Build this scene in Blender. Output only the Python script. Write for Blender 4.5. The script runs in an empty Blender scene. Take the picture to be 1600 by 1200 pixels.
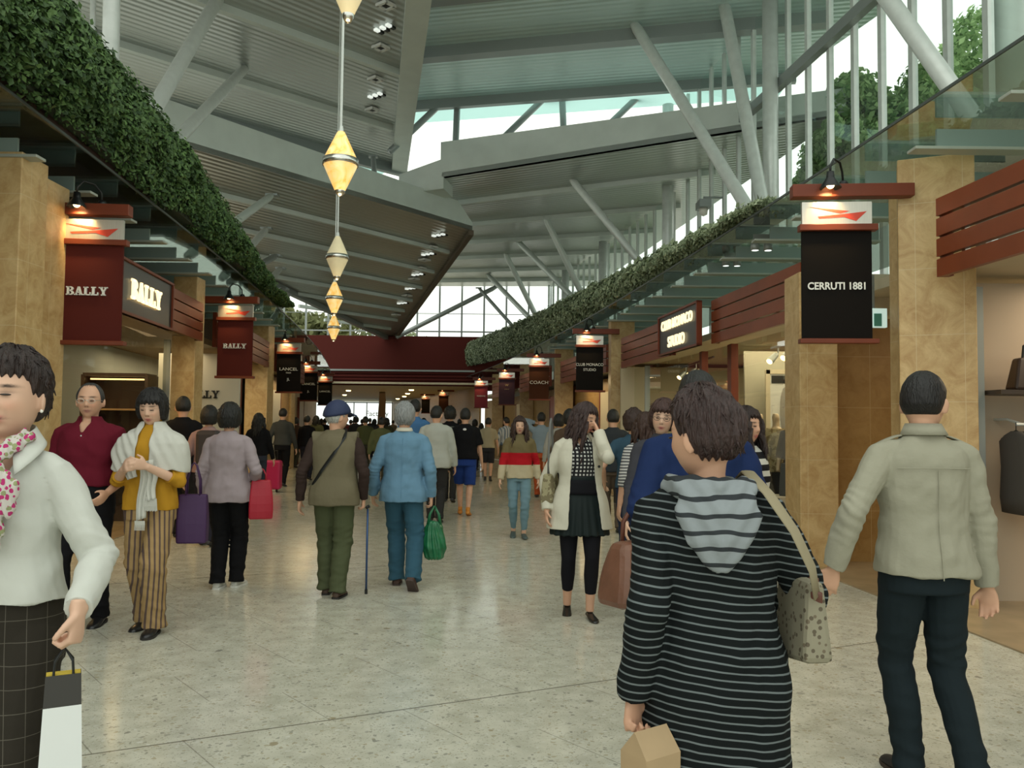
import bpy, bmesh, math, random
import numpy as np
from mathutils import Vector, Matrix, noise as mnoise

random.seed(7)
RNG = np.random.default_rng(7)
PI = math.pi
scene = bpy.context.scene
COL = scene.collection

# ------------------------------------------------------------------ camera
HC = 1.45
F = 1300.0
PITCH = math.atan(64 / F)
ROLL = 0.011
cam_data = bpy.data.cameras.new('camera')
cam_data.sensor_width = 36
cam_data.lens = 36 * F / 1600
cam_data.clip_end = 400
cam = bpy.data.objects.new('camera', cam_data)
COL.objects.link(cam)
CAM_R = Matrix.Rotation(PI / 2 + PITCH, 3, 'X') @ Matrix.Rotation(ROLL, 3, 'Z')
cam.matrix_world = Matrix.Translation((0, 0, HC)) @ CAM_R.to_4x4()
scene.camera = cam

# ------------------------------------------------------------------ daylight
world = bpy.data.worlds.new('overcast_sky')
scene.world = world
world.use_nodes = True
wn = world.node_tree
wn.nodes.clear()
w_out = wn.nodes.new('ShaderNodeOutputWorld')
w_bg = wn.nodes.new('ShaderNodeBackground')
w_tc = wn.nodes.new('ShaderNodeTexCoord')
w_map = wn.nodes.new('ShaderNodeMapping')
w_noise = wn.nodes.new('ShaderNodeTexNoise')
w_ramp = wn.nodes.new('ShaderNodeValToRGB')
w_noise.inputs['Scale'].default_value = 2.2
w_noise.inputs['Detail'].default_value = 5
w_map.inputs['Scale'].default_value = (1, 1, 2.5)
w_ramp.color_ramp.elements[0].position = 0.3
w_ramp.color_ramp.elements[0].color = (0.80, 0.88, 0.82, 1)
w_ramp.color_ramp.elements[1].position = 0.7
w_ramp.color_ramp.elements[1].color = (1.0, 1.01, 0.90, 1)
wn.links.new(w_tc.outputs['Generated'], w_map.inputs[0])
wn.links.new(w_map.outputs[0], w_noise.inputs['Vector'])
wn.links.new(w_noise.outputs[0], w_ramp.inputs[0])
wn.links.new(w_ramp.outputs[0], w_bg.inputs[0])
w_bg.inputs[1].default_value = 1.55
wn.links.new(w_bg.outputs[0], w_out.inputs[0])
sun_data = bpy.data.lights.new('sun', 'SUN')
sun_data.energy = 0.25
sun_data.angle = math.radians(60)
sun_data.color = (1.0, 0.98, 0.9)
sun = bpy.data.objects.new('sun', sun_data)
sun.rotation_euler = (math.radians(48), 0, math.radians(-25))
COL.objects.link(sun)

vs = scene.view_settings
vs.view_transform = 'Standard'
vs.look = 'None'
vs.gamma = 1
vs.use_curve_mapping = False
vs.exposure = -0.08

# ------------------------------------------------------------------ helpers
def ray(px, py):
    v = Vector(((px - 800) / F, (600 - py) / F, -1.0))
    return CAM_R @ v

def P(px, py, d):
    """world point seen at a pixel of the 1600x1200 frame, at depth d along +Y"""
    r = ray(px, py)
    return Vector((r.x / r.y * d, d, HC + r.z / r.y * d))

def PZ(px, py, z):
    r = ray(px, py)
    t = (z - HC) / r.z
    return Vector((r.x * t, r.y * t, z))

def Rr(y):                       # line of the right-hand banners
    return 3.25 - 0.065 * y - 0.0017 * y * y
def Ll(y):                       # line of the left-hand banners
    return Rr(y) - 6.7 - 0.004 * max(0, y - 15)
def heading(y):                  # slope dX/dY of the curved mall
    return -0.065 - 0.0034 * y
def yaw_at(y):
    return math.atan(-heading(y))

MATS = {}
def mat(name, color, rough=0.6, metal=0.0, bump=0.0, bscale=40, var=0.0, vscale=6, coat=0.0, emit=0.0, alpha=1.0, stretch=(1, 1, 1), spec=0.5, vcol=False):
    if name in MATS:
        return MATS[name]
    m = bpy.data.materials.new(name)
    MATS[name] = m
    m.use_nodes = True
    nt = m.node_tree
    b = nt.nodes['Principled BSDF']
    b.inputs['Base Color'].default_value = (*color, 1)
    b.inputs['Roughness'].default_value = rough
    b.inputs['Metallic'].default_value = metal
    b.inputs['Specular IOR Level'].default_value = spec
    if coat:
        b.inputs['Coat Weight'].default_value = coat
    if emit:
        b.inputs['Emission Color'].default_value = (*color, 1)
        b.inputs['Emission Strength'].default_value = emit
    if alpha < 1:
        b.inputs['Alpha'].default_value = alpha
    if bump or var:
        tc = nt.nodes.new('ShaderNodeTexCoord')
        mp = nt.nodes.new('ShaderNodeMapping')
        mp.inputs['Scale'].default_value = stretch
        nt.links.new(tc.outputs['Object'], mp.inputs[0])
    if var:
        n = nt.nodes.new('ShaderNodeTexNoise')
        n.inputs['Scale'].default_value = vscale
        n.inputs['Detail'].default_value = 5
        nt.links.new(mp.outputs[0], n.inputs['Vector'])
        r = nt.nodes.new('ShaderNodeValToRGB')
        r.color_ramp.elements[0].position = 0.3
        r.color_ramp.elements[1].position = 0.7
        r.color_ramp.elements[0].color = (*[max(0, c * (1 - var)) for c in color], 1)
        r.color_ramp.elements[1].color = (*[min(1, c * (1 + var)) for c in color], 1)
        nt.links.new(n.outputs[0], r.inputs[0])
        nt.links.new(r.outputs[0], b.inputs['Base Color'])
    if vcol:
        a = nt.nodes.new('ShaderNodeVertexColor')
        a.layer_name = 'Col'
        nt.links.new(a.outputs[0], b.inputs['Base Color'])
    if bump:
        n2 = nt.nodes.new('ShaderNodeTexNoise')
        n2.inputs['Scale'].default_value = bscale
        n2.inputs['Detail'].default_value = 4
        nt.links.new(mp.outputs[0], n2.inputs['Vector'])
        bp = nt.nodes.new('ShaderNodeBump')
        bp.inputs['Strength'].default_value = bump
        bp.inputs['Distance'].default_value = 0.02
        nt.links.new(n2.outputs[0], bp.inputs['Height'])
        nt.links.new(bp.outputs[0], b.inputs['Normal'])
    return m

def glass_mat(name, tint, gloss=0.12, rough=0.02, fres=0.6):
    """thin architectural pane: transparent with a tint, mirror by Fresnel"""
    if name in MATS:
        return MATS[name]
    m = bpy.data.materials.new(name)
    MATS[name] = m
    m.use_nodes = True
    nt = m.node_tree
    nt.nodes.clear()
    out = nt.nodes.new('ShaderNodeOutputMaterial')
    tr = nt.nodes.new('ShaderNodeBsdfTransparent')
    tr.inputs[0].default_value = (*tint, 1)
    gl = nt.nodes.new('ShaderNodeBsdfGlossy')
    gl.inputs['Roughness'].default_value = rough
    mx = nt.nodes.new('ShaderNodeMixShader')
    lw = nt.nodes.new('ShaderNodeLayerWeight')
    lw.inputs[0].default_value = 0.25
    mt = nt.nodes.new('ShaderNodeMath')
    mt.operation = 'MULTIPLY_ADD'
    mt.inputs[1].default_value = fres
    mt.inputs[2].default_value = gloss
    nt.links.new(lw.outputs['Fresnel'], mt.inputs[0])
    nt.links.new(mt.outputs[0], mx.inputs[0])
    nt.links.new(tr.outputs[0], mx.inputs[1])
    nt.links.new(gl.outputs[0], mx.inputs[2])
    nt.links.new(mx.outputs[0], out.inputs[0])
    return m

def tag(o, label=None, cat=None, group=None, kind=None):
    if label: o['label'] = label
    if cat: o['category'] = cat
    if group: o['group'] = group
    if kind: o['kind'] = kind
    return o

def empty(name, loc=(0, 0, 0), rz=0):
    o = bpy.data.objects.new(name, None)
    o.empty_display_size = 0.2
    COL.objects.link(o)
    o.location = loc
    o.rotation_euler = (0, 0, rz)
    return o

def link_mesh(name, me, m=None, parent=None, smooth=False):
    o = bpy.data.objects.new(name, me)
    COL.objects.link(o)
    if m is not None:
        for q in (m if isinstance(m, (list, tuple)) else [m]):
            me.materials.append(q)
    if parent is not None:
        o.parent = parent
    if smooth:
        me.polygons.foreach_set('use_smooth', [True] * len(me.polygons))
    return o

class MB:
    """collects simple solids and links them as ONE mesh object"""
    def __init__(s):
        s.v = []; s.f = []; s.mi = []
    def add(s, vs_, fs_, mi=0):
        o = len(s.v)
        s.v += [tuple(p) for p in vs_]
        s.f += [tuple(i + o for i in q) for q in fs_]
        s.mi += [mi] * len(fs_)
        return s
    def box(s, c, sz, rz=0, mi=0, M=None):
        hx, hy, hz = sz[0] / 2, sz[1] / 2, sz[2] / 2
        pts = [Vector((x, y, z)) for x in (-hx, hx) for y in (-hy, hy) for z in (-hz, hz)]
        R = M if M is not None else Matrix.Rotation(rz, 3, 'Z')
        pts = [R @ p + Vector(c) for p in pts]
        return s.add(pts, [(0, 1, 3, 2), (4, 6, 7, 5), (0, 4, 5, 1), (2, 3, 7, 6), (0, 2, 6, 4), (1, 5, 7, 3)], mi)
    def prism(s, poly, z0, z1, mi=0):
        """poly: list of (x,y); z0,z1 floats or lists"""
        n = len(poly)
        a = z0 if isinstance(z0, (list, tuple)) else [z0] * n
        b = z1 if isinstance(z1, (list, tuple)) else [z1] * n
        v = [(p[0], p[1], a[i]) for i, p in enumerate(poly)] + [(p[0], p[1], b[i]) for i, p in enumerate(poly)]
        f = [tuple(range(n))[::-1], tuple(range(n, 2 * n))] + [(i, (i + 1) % n, n + (i + 1) % n, n + i) for i in range(n)]
        return s.add(v, f, mi)
    def tube(s, pts, rad, seg=10, mi=0, cap=True, flat=None):
        v, f = tube_geo(pts, rad, seg, cap, flat)
        return s.add(v, f, mi)
    def slab(s, a, b, w, h, mi=0):
        """bar from a to b, w wide (horizontal), h high"""
        a, b = Vector(a), Vector(b)
        d = (b - a).normalized()
        side = d.cross(Vector((0, 0, 1)))
        if side.length < 1e-4: side = Vector((1, 0, 0))
        side.normalize()
        up = side.cross(d).normalized()
        v = []
        for p in (a, b):
            for sx, sz in ((-1, -1), (1, -1), (1, 1), (-1, 1)):
                v.append(p + side * sx * w / 2 + up * sz * h / 2)
        return s.add(v, [(3, 2, 1, 0), (4, 5, 6, 7), (0, 1, 5, 4), (1, 2, 6, 5), (2, 3, 7, 6), (3, 0, 4, 7)], mi)
    def lathe(s, prof, c=(0, 0, 0), seg=24, mi=0, axis='Z'):
        v = []; f = []
        n = len(prof)
        for i in range(seg):
            a = 2 * PI * i / seg
            for r, z in prof:
                p = Vector((r * math.cos(a), r * math.sin(a), z))
                v.append(p + Vector(c))
        for i in range(seg):
            j = (i + 1) % seg
            for k in range(n - 1):
                f.append((i * n + k, j * n + k, j * n + k + 1, i * n + k + 1))
        return s.add(v, f, mi)
    def build(s, name, m=None, parent=None, smooth=False, bevel=0):
        me = bpy.data.meshes.new(name)
        me.from_pydata(s.v, [], s.f)
        o = link_mesh(name, me, m, parent, smooth)
        me.polygons.foreach_set('material_index', s.mi)
        me.update()
        if bevel:
            md = o.modifiers.new('bevel', 'BEVEL')
            md.width = bevel; md.segments = 2; md.limit_method = 'ANGLE'
        return o

def tube_geo(pts, rad, seg=10, cap=True, flat=None):
    """flat: list of (ratio) flattening per point along the second frame axis, or (hint vector, ratio)"""
    pts = [Vector(p) for p in pts]
    n = len(pts)
    if not isinstance(rad, (list, tuple)): rad = [rad] * n
    tang = []
    for i in range(n):
        a = pts[max(0, i - 1)]; b = pts[min(n - 1, i + 1)]
        t = b - a
        tang.append(t.normalized() if t.length > 1e-9 else Vector((0, 0, 1)))
    hint = Vector((0, 0, 1)) if abs(tang[0].z) < 0.8 else Vector((0, 1, 0))
    ratio = 1
    if flat is not None: hint, ratio = Vector(flat[0]), flat[1]
    u = (hint - tang[0] * hint.dot(tang[0]))
    if u.length < 1e-6: u = tang[0].orthogonal()
    u.normalize()
    v = []; f = []
    for i in range(n):
        u = (u - tang[i] * u.dot(tang[i]))
        if u.length < 1e-6: u = tang[i].orthogonal()
        u.normalize()
        w = tang[i].cross(u)
        for k in range(seg):
            a = 2 * PI * k / seg
            rt = ratio[i] if isinstance(ratio, (list, tuple)) else ratio
            v.append(pts[i] + (w * math.cos(a) + u * math.sin(a) * rt) * rad[i])
    for i in range(n - 1):
        for k in range(seg):
            k2 = (k + 1) % seg
            f.append((i * seg + k, i * seg + k2, (i + 1) * seg + k2, (i + 1) * seg + k))
    if cap:
        f.append(tuple(range(seg))[::-1])
        f.append(tuple((n - 1) * seg + k for k in range(seg)))
    return v, f

def ell_geo(c, r, seg=16, rings=10, M=None):
    v = []; f = []
    for i in range(1, rings):
        t = PI * i / rings
        for k in range(seg):
            a = 2 * PI * k / seg
            p = Vector((r[0] * math.sin(t) * math.cos(a), r[1] * math.sin(t) * math.sin(a), r[2] * math.cos(t)))
            if M is not None: p = M @ p
            v.append(p + Vector(c))
    top = Vector((0, 0, r[2])); bot = Vector((0, 0, -r[2]))
    if M is not None: top = M @ top; bot = M @ bot
    v.append(top + Vector(c)); v.append(bot + Vector(c))
    nt_ = len(v) - 2
    for i in range(rings - 2):
        for k in range(seg):
            k2 = (k + 1) % seg
            f.append((i * seg + k, (i + 1) * seg + k, (i + 1) * seg + k2, i * seg + k2))
    for k in range(seg):
        k2 = (k + 1) % seg
        f.append((nt_, k, k2))
        f.append((nt_ + 1, (rings - 2) * seg + k2, (rings - 2) * seg + k))
    return v, f

def ring_loft(rings, seg=24, cap=True):
    """rings: (cx,cy,cz,rx,ry) stacked; superellipse-ish sections"""
    v = []; f = []
    n = len(rings)
    for (cx, cy, cz, rx, ry) in rings:
        for k in range(seg):
            a = 2 * PI * k / seg
            ca, sa = math.cos(a), math.sin(a)
            e = 0.88
            v.append((cx + rx * math.copysign(abs(ca) ** e, ca), cy + ry * math.copysign(abs(sa) ** e, sa), cz))
    for i in range(n - 1):
        for k in range(seg):
            k2 = (k + 1) % seg
            f.append((i * seg + k, i * seg + k2, (i + 1) * seg + k2, (i + 1) * seg + k))
    if cap:
        f.append(tuple(range(seg))[::-1])
        f.append(tuple((n - 1) * seg + k for k in range(seg)))
    return v, f

def remeshed(mb, voxel, smooth=2, name='m'):
    """fuse the collected solids into one continuous surface, returned as mesh data"""
    me = bpy.data.meshes.new(name)
    me.from_pydata(mb.v, [], mb.f)
    bm = bmesh.new(); bm.from_mesh(me)
    bmesh.ops.recalc_face_normals(bm, faces=bm.faces)
    bm.to_mesh(me); bm.free()
    o = bpy.data.objects.new('tmp', me)
    COL.objects.link(o)
    r = o.modifiers.new('r', 'REMESH'); r.mode = 'VOXEL'; r.voxel_size = voxel; r.use_smooth_shade = True
    if smooth:
        sm = o.modifiers.new('s', 'SMOOTH'); sm.factor = 0.5; sm.iterations = smooth
    dg = bpy.context.evaluated_depsgraph_get()
    dg.update()
    out = bpy.data.meshes.new_from_object(o.evaluated_get(dg))
    bpy.data.objects.remove(o)
    bpy.data.meshes.remove(me)
    return out

def co_of(me):
    a = np.empty(len(me.vertices) * 3, dtype=np.float32)
    me.vertices.foreach_get('co', a)
    return a.reshape(-1, 3).astype(np.float64)
def set_co(me, a):
    me.vertices.foreach_set('co', np.ascontiguousarray(a, dtype=np.float32).ravel())
    me.update()
def normals_of(me):
    a = np.empty(len(me.vertices) * 3, dtype=np.float32)
    me.vertices.foreach_get('normal', a)
    return a.reshape(-1, 3).astype(np.float64)
def set_vcol(me, colors):
    a = me.color_attributes.new('Col', 'FLOAT_COLOR', 'POINT')
    c = np.ones((len(colors), 4), dtype=np.float32)
    c[:, :3] = colors
    a.data.foreach_set('color', c.ravel())

def vnoise(p, s, seed=0):
    """cheap smooth 3-D noise from warped sines, p Nx3"""
    q = p * s + seed * 1.7
    x, y, z = q[:, 0], q[:, 1], q[:, 2]
    a = np.sin(x + 1.3 * np.sin(0.9 * y + 0.7 * z) + seed)
    b = np.sin(y + 1.1 * np.sin(1.1 * z + 0.8 * x) + 2.1)
    c = np.sin(z + 1.2 * np.sin(0.8 * x + 1.2 * y) + 4.2)
    return (a * b + b * c + c * a) / 1.8

def quads_mesh(name, centers, size, normals=None, m=None, parent=None, pointy=True, aspect=1.5, colvar=None):
    """a cloud of small leaf blades as one mesh"""
    n = len(centers)
    nrm = RNG.normal(size=(n, 3)) if normals is None else normals + RNG.normal(size=(n, 3)) * 0.6
    nrm /= np.linalg.norm(nrm, axis=1)[:, None] + 1e-9
    t = RNG.normal(size=(n, 3)); t -= nrm * (t * nrm).sum(1)[:, None]
    t /= np.linalg.norm(t, axis=1)[:, None] + 1e-9
    b = np.cross(nrm, t)
    s = (size * RNG.uniform(0.6, 1.3, n))[:, None]
    v = np.stack([centers - t * s * aspect * 0.5, centers + b * s * 0.42 - t * s * 0.05 + nrm * s * 0.12,
                  centers + t * s * aspect * 0.5, centers - b * s * 0.42 - t * s * 0.05 + nrm * s * 0.12], 1).reshape(-1, 3)
    me = bpy.data.meshes.new(name)
    me.vertices.add(4 * n); me.vertices.foreach_set('co', v.astype(np.float32).ravel())
    me.loops.add(4 * n); me.loops.foreach_set('vertex_index', np.arange(4 * n, dtype=np.int32))
    me.polygons.add(n); me.polygons.foreach_set('loop_start', np.arange(0, 4 * n, 4, dtype=np.int32))
    me.update(calc_edges=True)
    if colvar is not None:
        a, c = np.array(colvar[0]), np.array(colvar[1])
        k = RNG.uniform(0, 1, n)[:, None]
        set_vcol(me, np.repeat(a * (1 - k) + c * k, 4, axis=0))
    return link_mesh(name, me, m, parent)

def text_mesh(s, size, name, m, parent=None, extrude=0.004, align='CENTER', sx=1.0, space=1.0, bold=0.0):
    cu = bpy.data.curves.new(name, 'FONT')
    cu.body = s; cu.size = size; cu.align_x = align; cu.align_y = 'CENTER'
    cu.extrude = extrude; cu.offset = bold; cu.space_character = space
    cu.resolution_u = 4
    o = bpy.data.objects.new('tmp', cu)
    COL.objects.link(o)
    dg = bpy.context.evaluated_depsgraph_get(); dg.update()
    me = bpy.data.meshes.new_from_object(o.evaluated_get(dg))
    bpy.data.objects.remove(o)
    me.materials.clear()
    a = co_of(me)
    # stand it up: text x->x, y->z, faces -Y
    b = np.stack([a[:, 0] * sx, -a[:, 2], a[:, 1]], 1)
    set_co(me, b)
    me.name = name
    return link_mesh(name, me, m, parent)

def slab_letters(word, h):
    """heavy slab-serif capitals (B A L Y) in the x-z plane, centred; returns MB"""
    mb = MB()
    t = 0.26 * h; th = 0.13 * h; dz = 0.02
    def bar(x0, x1, z0, z1):
        mb.box(((x0 + x1) / 2, 0, (z0 + z1) / 2), (x1 - x0, dz, z1 - z0))
    def quad(p):
        v = [(q[0], -dz / 2, q[1]) for q in p] + [(q[0], dz / 2, q[1]) for q in p]
        mb.add(v, [(0, 1, 2, 3), (7, 6, 5, 4), (0, 4, 5, 1), (1, 5, 6, 2), (2, 6, 7, 3), (3, 7, 4, 0)])
    def arc(cx, cz, ro_x, ro_z, ri_x, ri_z):
        n = 8
        for i in range(n):
            a0 = -PI / 2 + PI * i / n; a1 = -PI / 2 + PI * (i + 1) / n
            quad([(cx + ri_x * math.cos(a0), cz + ri_z * math.sin(a0)), (cx + ro_x * math.cos(a0), cz + ro_z * math.sin(a0)),
                  (cx + ro_x * math.cos(a1), cz + ro_z * math.sin(a1)), (cx + ri_x * math.cos(a1), cz + ri_z * math.sin(a1))])
    W = {'B': 0.92, 'A': 1.02, 'L': 0.86, 'Y': 1.0}
    x = -sum(W[c] * h for c in word) / 2
    for c in word:
        w = W[c] * h - 0.05 * h
        if c == 'B':
            bar(x, x + 0.42 * h, 0, th); bar(x, x + 0.42 * h, h - th, h); bar(x + 0.1 * h, x + 0.1 * h + t, 0, h)
            bar(x + 0.3 * h, x + 0.52 * h, 0, th); bar(x + 0.3 * h, x + 0.5 * h, h - th, h); bar(x + 0.3 * h, x + 0.5 * h, 0.46 * h, 0.46 * h + th)
            arc(x + 0.5 * h, 0.265 * h, 0.36 * h, 0.265 * h, 0.12 * h, 0.14 * h)
            arc(x + 0.48 * h, 0.755 * h, 0.33 * h, 0.245 * h, 0.1 * h, 0.12 * h)
        elif c == 'A':
            quad([(x + 0.1 * h, 0), (x + 0.24 * h, 0), (x + 0.52 * h, h), (x + 0.38 * h, h)])
            quad([(x + 0.62 * h, 0), (x + 0.88 * h, 0), (x + 0.6 * h, h), (x + 0.36 * h, h)])
            bar(x + 0.22 * h, x + 0.7 * h, 0.27 * h, 0.27 * h + th)
            bar(x, x + 0.36 * h, 0, th); bar(x + 0.52 * h, x + 0.98 * h, 0, th)
        elif c == 'L':
            bar(x, x + 0.5 * h, h - th, h); bar(x + 0.1 * h, x + 0.1 * h + t, 0, h); bar(x, x + w, 0, th); bar(x + w - th, x + w, 0, 0.36 * h)
        elif c == 'Y':
            bar(x + 0.37 * h, x + 0.37 * h + t, 0, 0.5 * h); bar(x + 0.24 * h, x + 0.76 * h, 0, th)
            quad([(x + 0.37 * h, 0.42 * h), (x + 0.6 * h, 0.42 * h), (x + 0.3 * h, h), (x + 0.06 * h, h)])
            quad([(x + 0.46 * h, 0.42 * h), (x + 0.62 * h, 0.46 * h), (x + 0.92 * h, h), (x + 0.74 * h, h)])
            bar(x - 0.02 * h, x + 0.42 * h, h - th, h); bar(x + 0.6 * h, x + 0.98 * h, h - th, h)
        x += W[c] * h
    mb.v = [(p[0], p[1], p[2] - h / 2) for p in mb.v]
    return mb
# ------------------------------------------------------------------ materials of the place
def floor_material():
    m = bpy.data.materials.new('terrazzo'); m.use_nodes = True
    nt = m.node_tree; N = nt.nodes; L = nt.links
    b = N['Principled BSDF']
    b.inputs['Roughness'].default_value = 0.13
    b.inputs['Specular IOR Level'].default_value = 0.5
    tc = N.new('ShaderNodeTexCoord')
    sep = N.new('ShaderNodeSeparateXYZ'); L.new(tc.outputs['Object'], sep.inputs[0])
    def M(op, a, c=None, d=None):
        n = N.new('ShaderNodeMath'); n.operation = op
        for i, q in enumerate((a, c, d)):
            if q is None: continue
            if isinstance(q, (int, float)): n.inputs[i].default_value = q
            else: L.new(q, n.inputs[i])
        return n.outputs[0]
    X, Y = sep.outputs[0], sep.outputs[1]
    ca, sa = math.cos(math.radians(25.5)), math.sin(math.radians(25.5))
    u = M('ADD', M('MULTIPLY', X, ca), M('MULTIPLY', Y, sa))
    v = M('SUBTRACT', M('MULTIPLY', Y, ca), M('MULTIPLY', X, sa))
    v2 = M('DIVIDE', M('SUBTRACT', v, 4.115), 0.52)
    row = M('FLOOR', v2)
    dv = M('MULTIPLY', M('ABSOLUTE', M('SUBTRACT', M('SUBTRACT', v2, row), 0.5)), -1)
    line_v = M('GREATER_THAN', M('ADD', dv, 0.5), -1)  # placeholder replaced below
    edge_v = M('SUBTRACT', 0.5, M('ABSOLUTE', M('SUBTRACT', M('FRACT', v2), 0.5)))
    line_v = M('LESS_THAN', edge_v, 0.006)
    heavy = M('LESS_THAN', M('SUBTRACT', 0.5, M('ABSOLUTE', M('SUBTRACT', M('FRACT', M('DIVIDE', M('SUBTRACT', v, 4.115), 4.16)), 0.5))), 0.0014)
    w = M('ADD', M('ADD', u, M('MULTIPLY', v, 0.263)), M('MULTIPLY', row, 0.37))
    edge_w = M('SUBTRACT', 0.5, M('ABSOLUTE', M('SUBTRACT', M('FRACT', M('DIVIDE', w, 1.04)), 0.5)))
    line_w = M('LESS_THAN', edge_w, 0.0028)
    # chips
    mp = N.new('ShaderNodeMapping'); L.new(tc.outputs['Object'], mp.inputs[0])
    dist = N.new('ShaderNodeTexNoise'); dist.inputs['Scale'].default_value = 30; L.new(mp.outputs[0], dist.inputs['Vector'])
    mixv = N.new('ShaderNodeMix'); mixv.data_type = 'VECTOR'; mixv.inputs['Factor'].default_value = 0.035
    L.new(mp.outputs[0], mixv.inputs[4]); L.new(dist.outputs['Color'], mixv.inputs[5])
    col = None
    base = N.new('ShaderNodeTexNoise'); base.inputs['Scale'].default_value = 7; base.inputs['Detail'].default_value = 6
    L.new(mp.outputs[0], base.inputs['Vector'])
    rb = N.new('ShaderNodeValToRGB')
    rb.color_ramp.elements[0].position = 0.35; rb.color_ramp.elements[0].color = (0.50, 0.49, 0.40, 1)
    rb.color_ramp.elements[1].position = 0.65; rb.color_ramp.elements[1].color = (0.63, 0.62, 0.52, 1)
    L.new(base.outputs[0], rb.inputs[0])
    cur = rb.outputs[0]
    for sc, thr, size, stops in ((16, 0.86, 0.30, ((0, (0.20, 0.20, 0.17)), (0.4, (0.30, 0.24, 0.13)), (0.7, (0.34, 0.34, 0.29)), (1, (0.62, 0.63, 0.56)))),
                                 (45, 0.55, 0.34, ((0, (0.28, 0.28, 0.23)), (0.3, (0.40, 0.36, 0.24)), (0.6, (0.62, 0.62, 0.55)), (1, (0.68, 0.68, 0.62)))),
                                 (110, 0.45, 0.40, ((0, (0.36, 0.35, 0.28)), (1, (0.66, 0.66, 0.58))))):
        vo = N.new('ShaderNodeTexVoronoi'); vo.inputs['Scale'].default_value = sc
        L.new(mixv.outputs[1], vo.inputs['Vector'])
        sp = N.new('ShaderNodeSeparateColor'); L.new(vo.outputs['Color'], sp.inputs[0])
        on = M('MULTIPLY', M('GREATER_THAN', sp.outputs[0], thr), M('LESS_THAN', vo.outputs['Distance'], M('MULTIPLY', sp.outputs[2], size + 0.15)))
        r = N.new('ShaderNodeValToRGB'); r.color_ramp.interpolation = 'CONSTANT'
        e = r.color_ramp.elements
        e[0].position = 0; e[0].color = (*stops[0][1], 1)
        e[1].position = min(0.99, stops[1][0]); e[1].color = (*stops[1][1], 1)
        for st in stops[2:]:
            q = e.new(min(0.98, st[0])); q.color = (*st[1], 1)
        L.new(sp.outputs[1], r.inputs[0])
        mx = N.new('ShaderNodeMix'); mx.data_type = 'RGBA'
        L.new(M('MULTIPLY', on, 0.75), mx.inputs['Factor']); L.new(cur, mx.inputs[6]); L.new(r.outputs[0], mx.inputs[7])
        cur = mx.outputs[2]
    mask = M('MULTIPLY', M('MAXIMUM', M('MAXIMUM', M('MULTIPLY', line_v, 0.12), M('MULTIPLY', line_w, 0.5)), M('MULTIPLY', heavy, 0.85)), 1.0)
    mx = N.new('ShaderNodeMix'); mx.data_type = 'RGBA'
    mx.inputs[7].default_value = (0.13, 0.12, 0.09, 1)
    L.new(mask, mx.inputs['Factor']); L.new(cur, mx.inputs[6])
    L.new(mx.outputs[2], b.inputs['Base Color'])
    rn = N.new('ShaderNodeTexNoise'); rn.inputs['Scale'].default_value = 1.3; rn.inputs['Detail'].default_value = 5
    L.new(tc.outputs['Object'], rn.inputs['Vector'])
    rr = N.new('ShaderNodeMapRange'); rr.inputs['To Min'].default_value = 0.09; rr.inputs['To Max'].default_value = 0.22
    L.new(rn.outputs[0], rr.inputs[0]); L.new(rr.outputs[0], b.inputs['Roughness'])
    return m

def corrugated(name, color, ang, metal=0.62, rough=0.33, period=0.2, strength=0.28):
    m = bpy.data.materials.new(name); m.use_nodes = True
    nt = m.node_tree; N = nt.nodes; L = nt.links
    b = N['Principled BSDF']
    b.inputs['Metallic'].default_value = metal
    b.inputs['Roughness'].default_value = rough
    tc = N.new('ShaderNodeTexCoord'); mp = N.new('ShaderNodeMapping')
    mp.inputs['Rotation'].default_value = (0, 0, -ang)
    L.new(tc.outputs['Object'], mp.inputs[0])
    wv = N.new('ShaderNodeTexWave'); wv.bands_direction = 'Y'; wv.wave_profile = 'SIN'
    wv.inputs['Scale'].default_value = 0.314 / period
    wv.inputs['Distortion'].default_value = 0
    L.new(mp.outputs[0], wv.inputs['Vector'])
    bp = N.new('ShaderNodeBump'); bp.inputs['Strength'].default_value = strength; bp.inputs['Distance'].default_value = 0.04
    L.new(wv.outputs['Fac'], bp.inputs['Height']); L.new(bp.outputs[0], b.inputs['Normal'])
    ns = N.new('ShaderNodeTexNoise'); ns.inputs['Scale'].default_value = 0.6; ns.inputs['Detail'].default_value = 3
    L.new(mp.outputs[0], ns.inputs['Vector'])
    r = N.new('ShaderNodeValToRGB')
    r.color_ramp.elements[0].color = (*[c * 0.85 for c in color], 1)
    r.color_ramp.elements[1].color = (*[min(1, c * 1.12) for c in color], 1)
    L.new(ns.outputs[0], r.inputs[0]); L.new(r.outputs[0], b.inputs['Base Color'])
    return m

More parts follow.
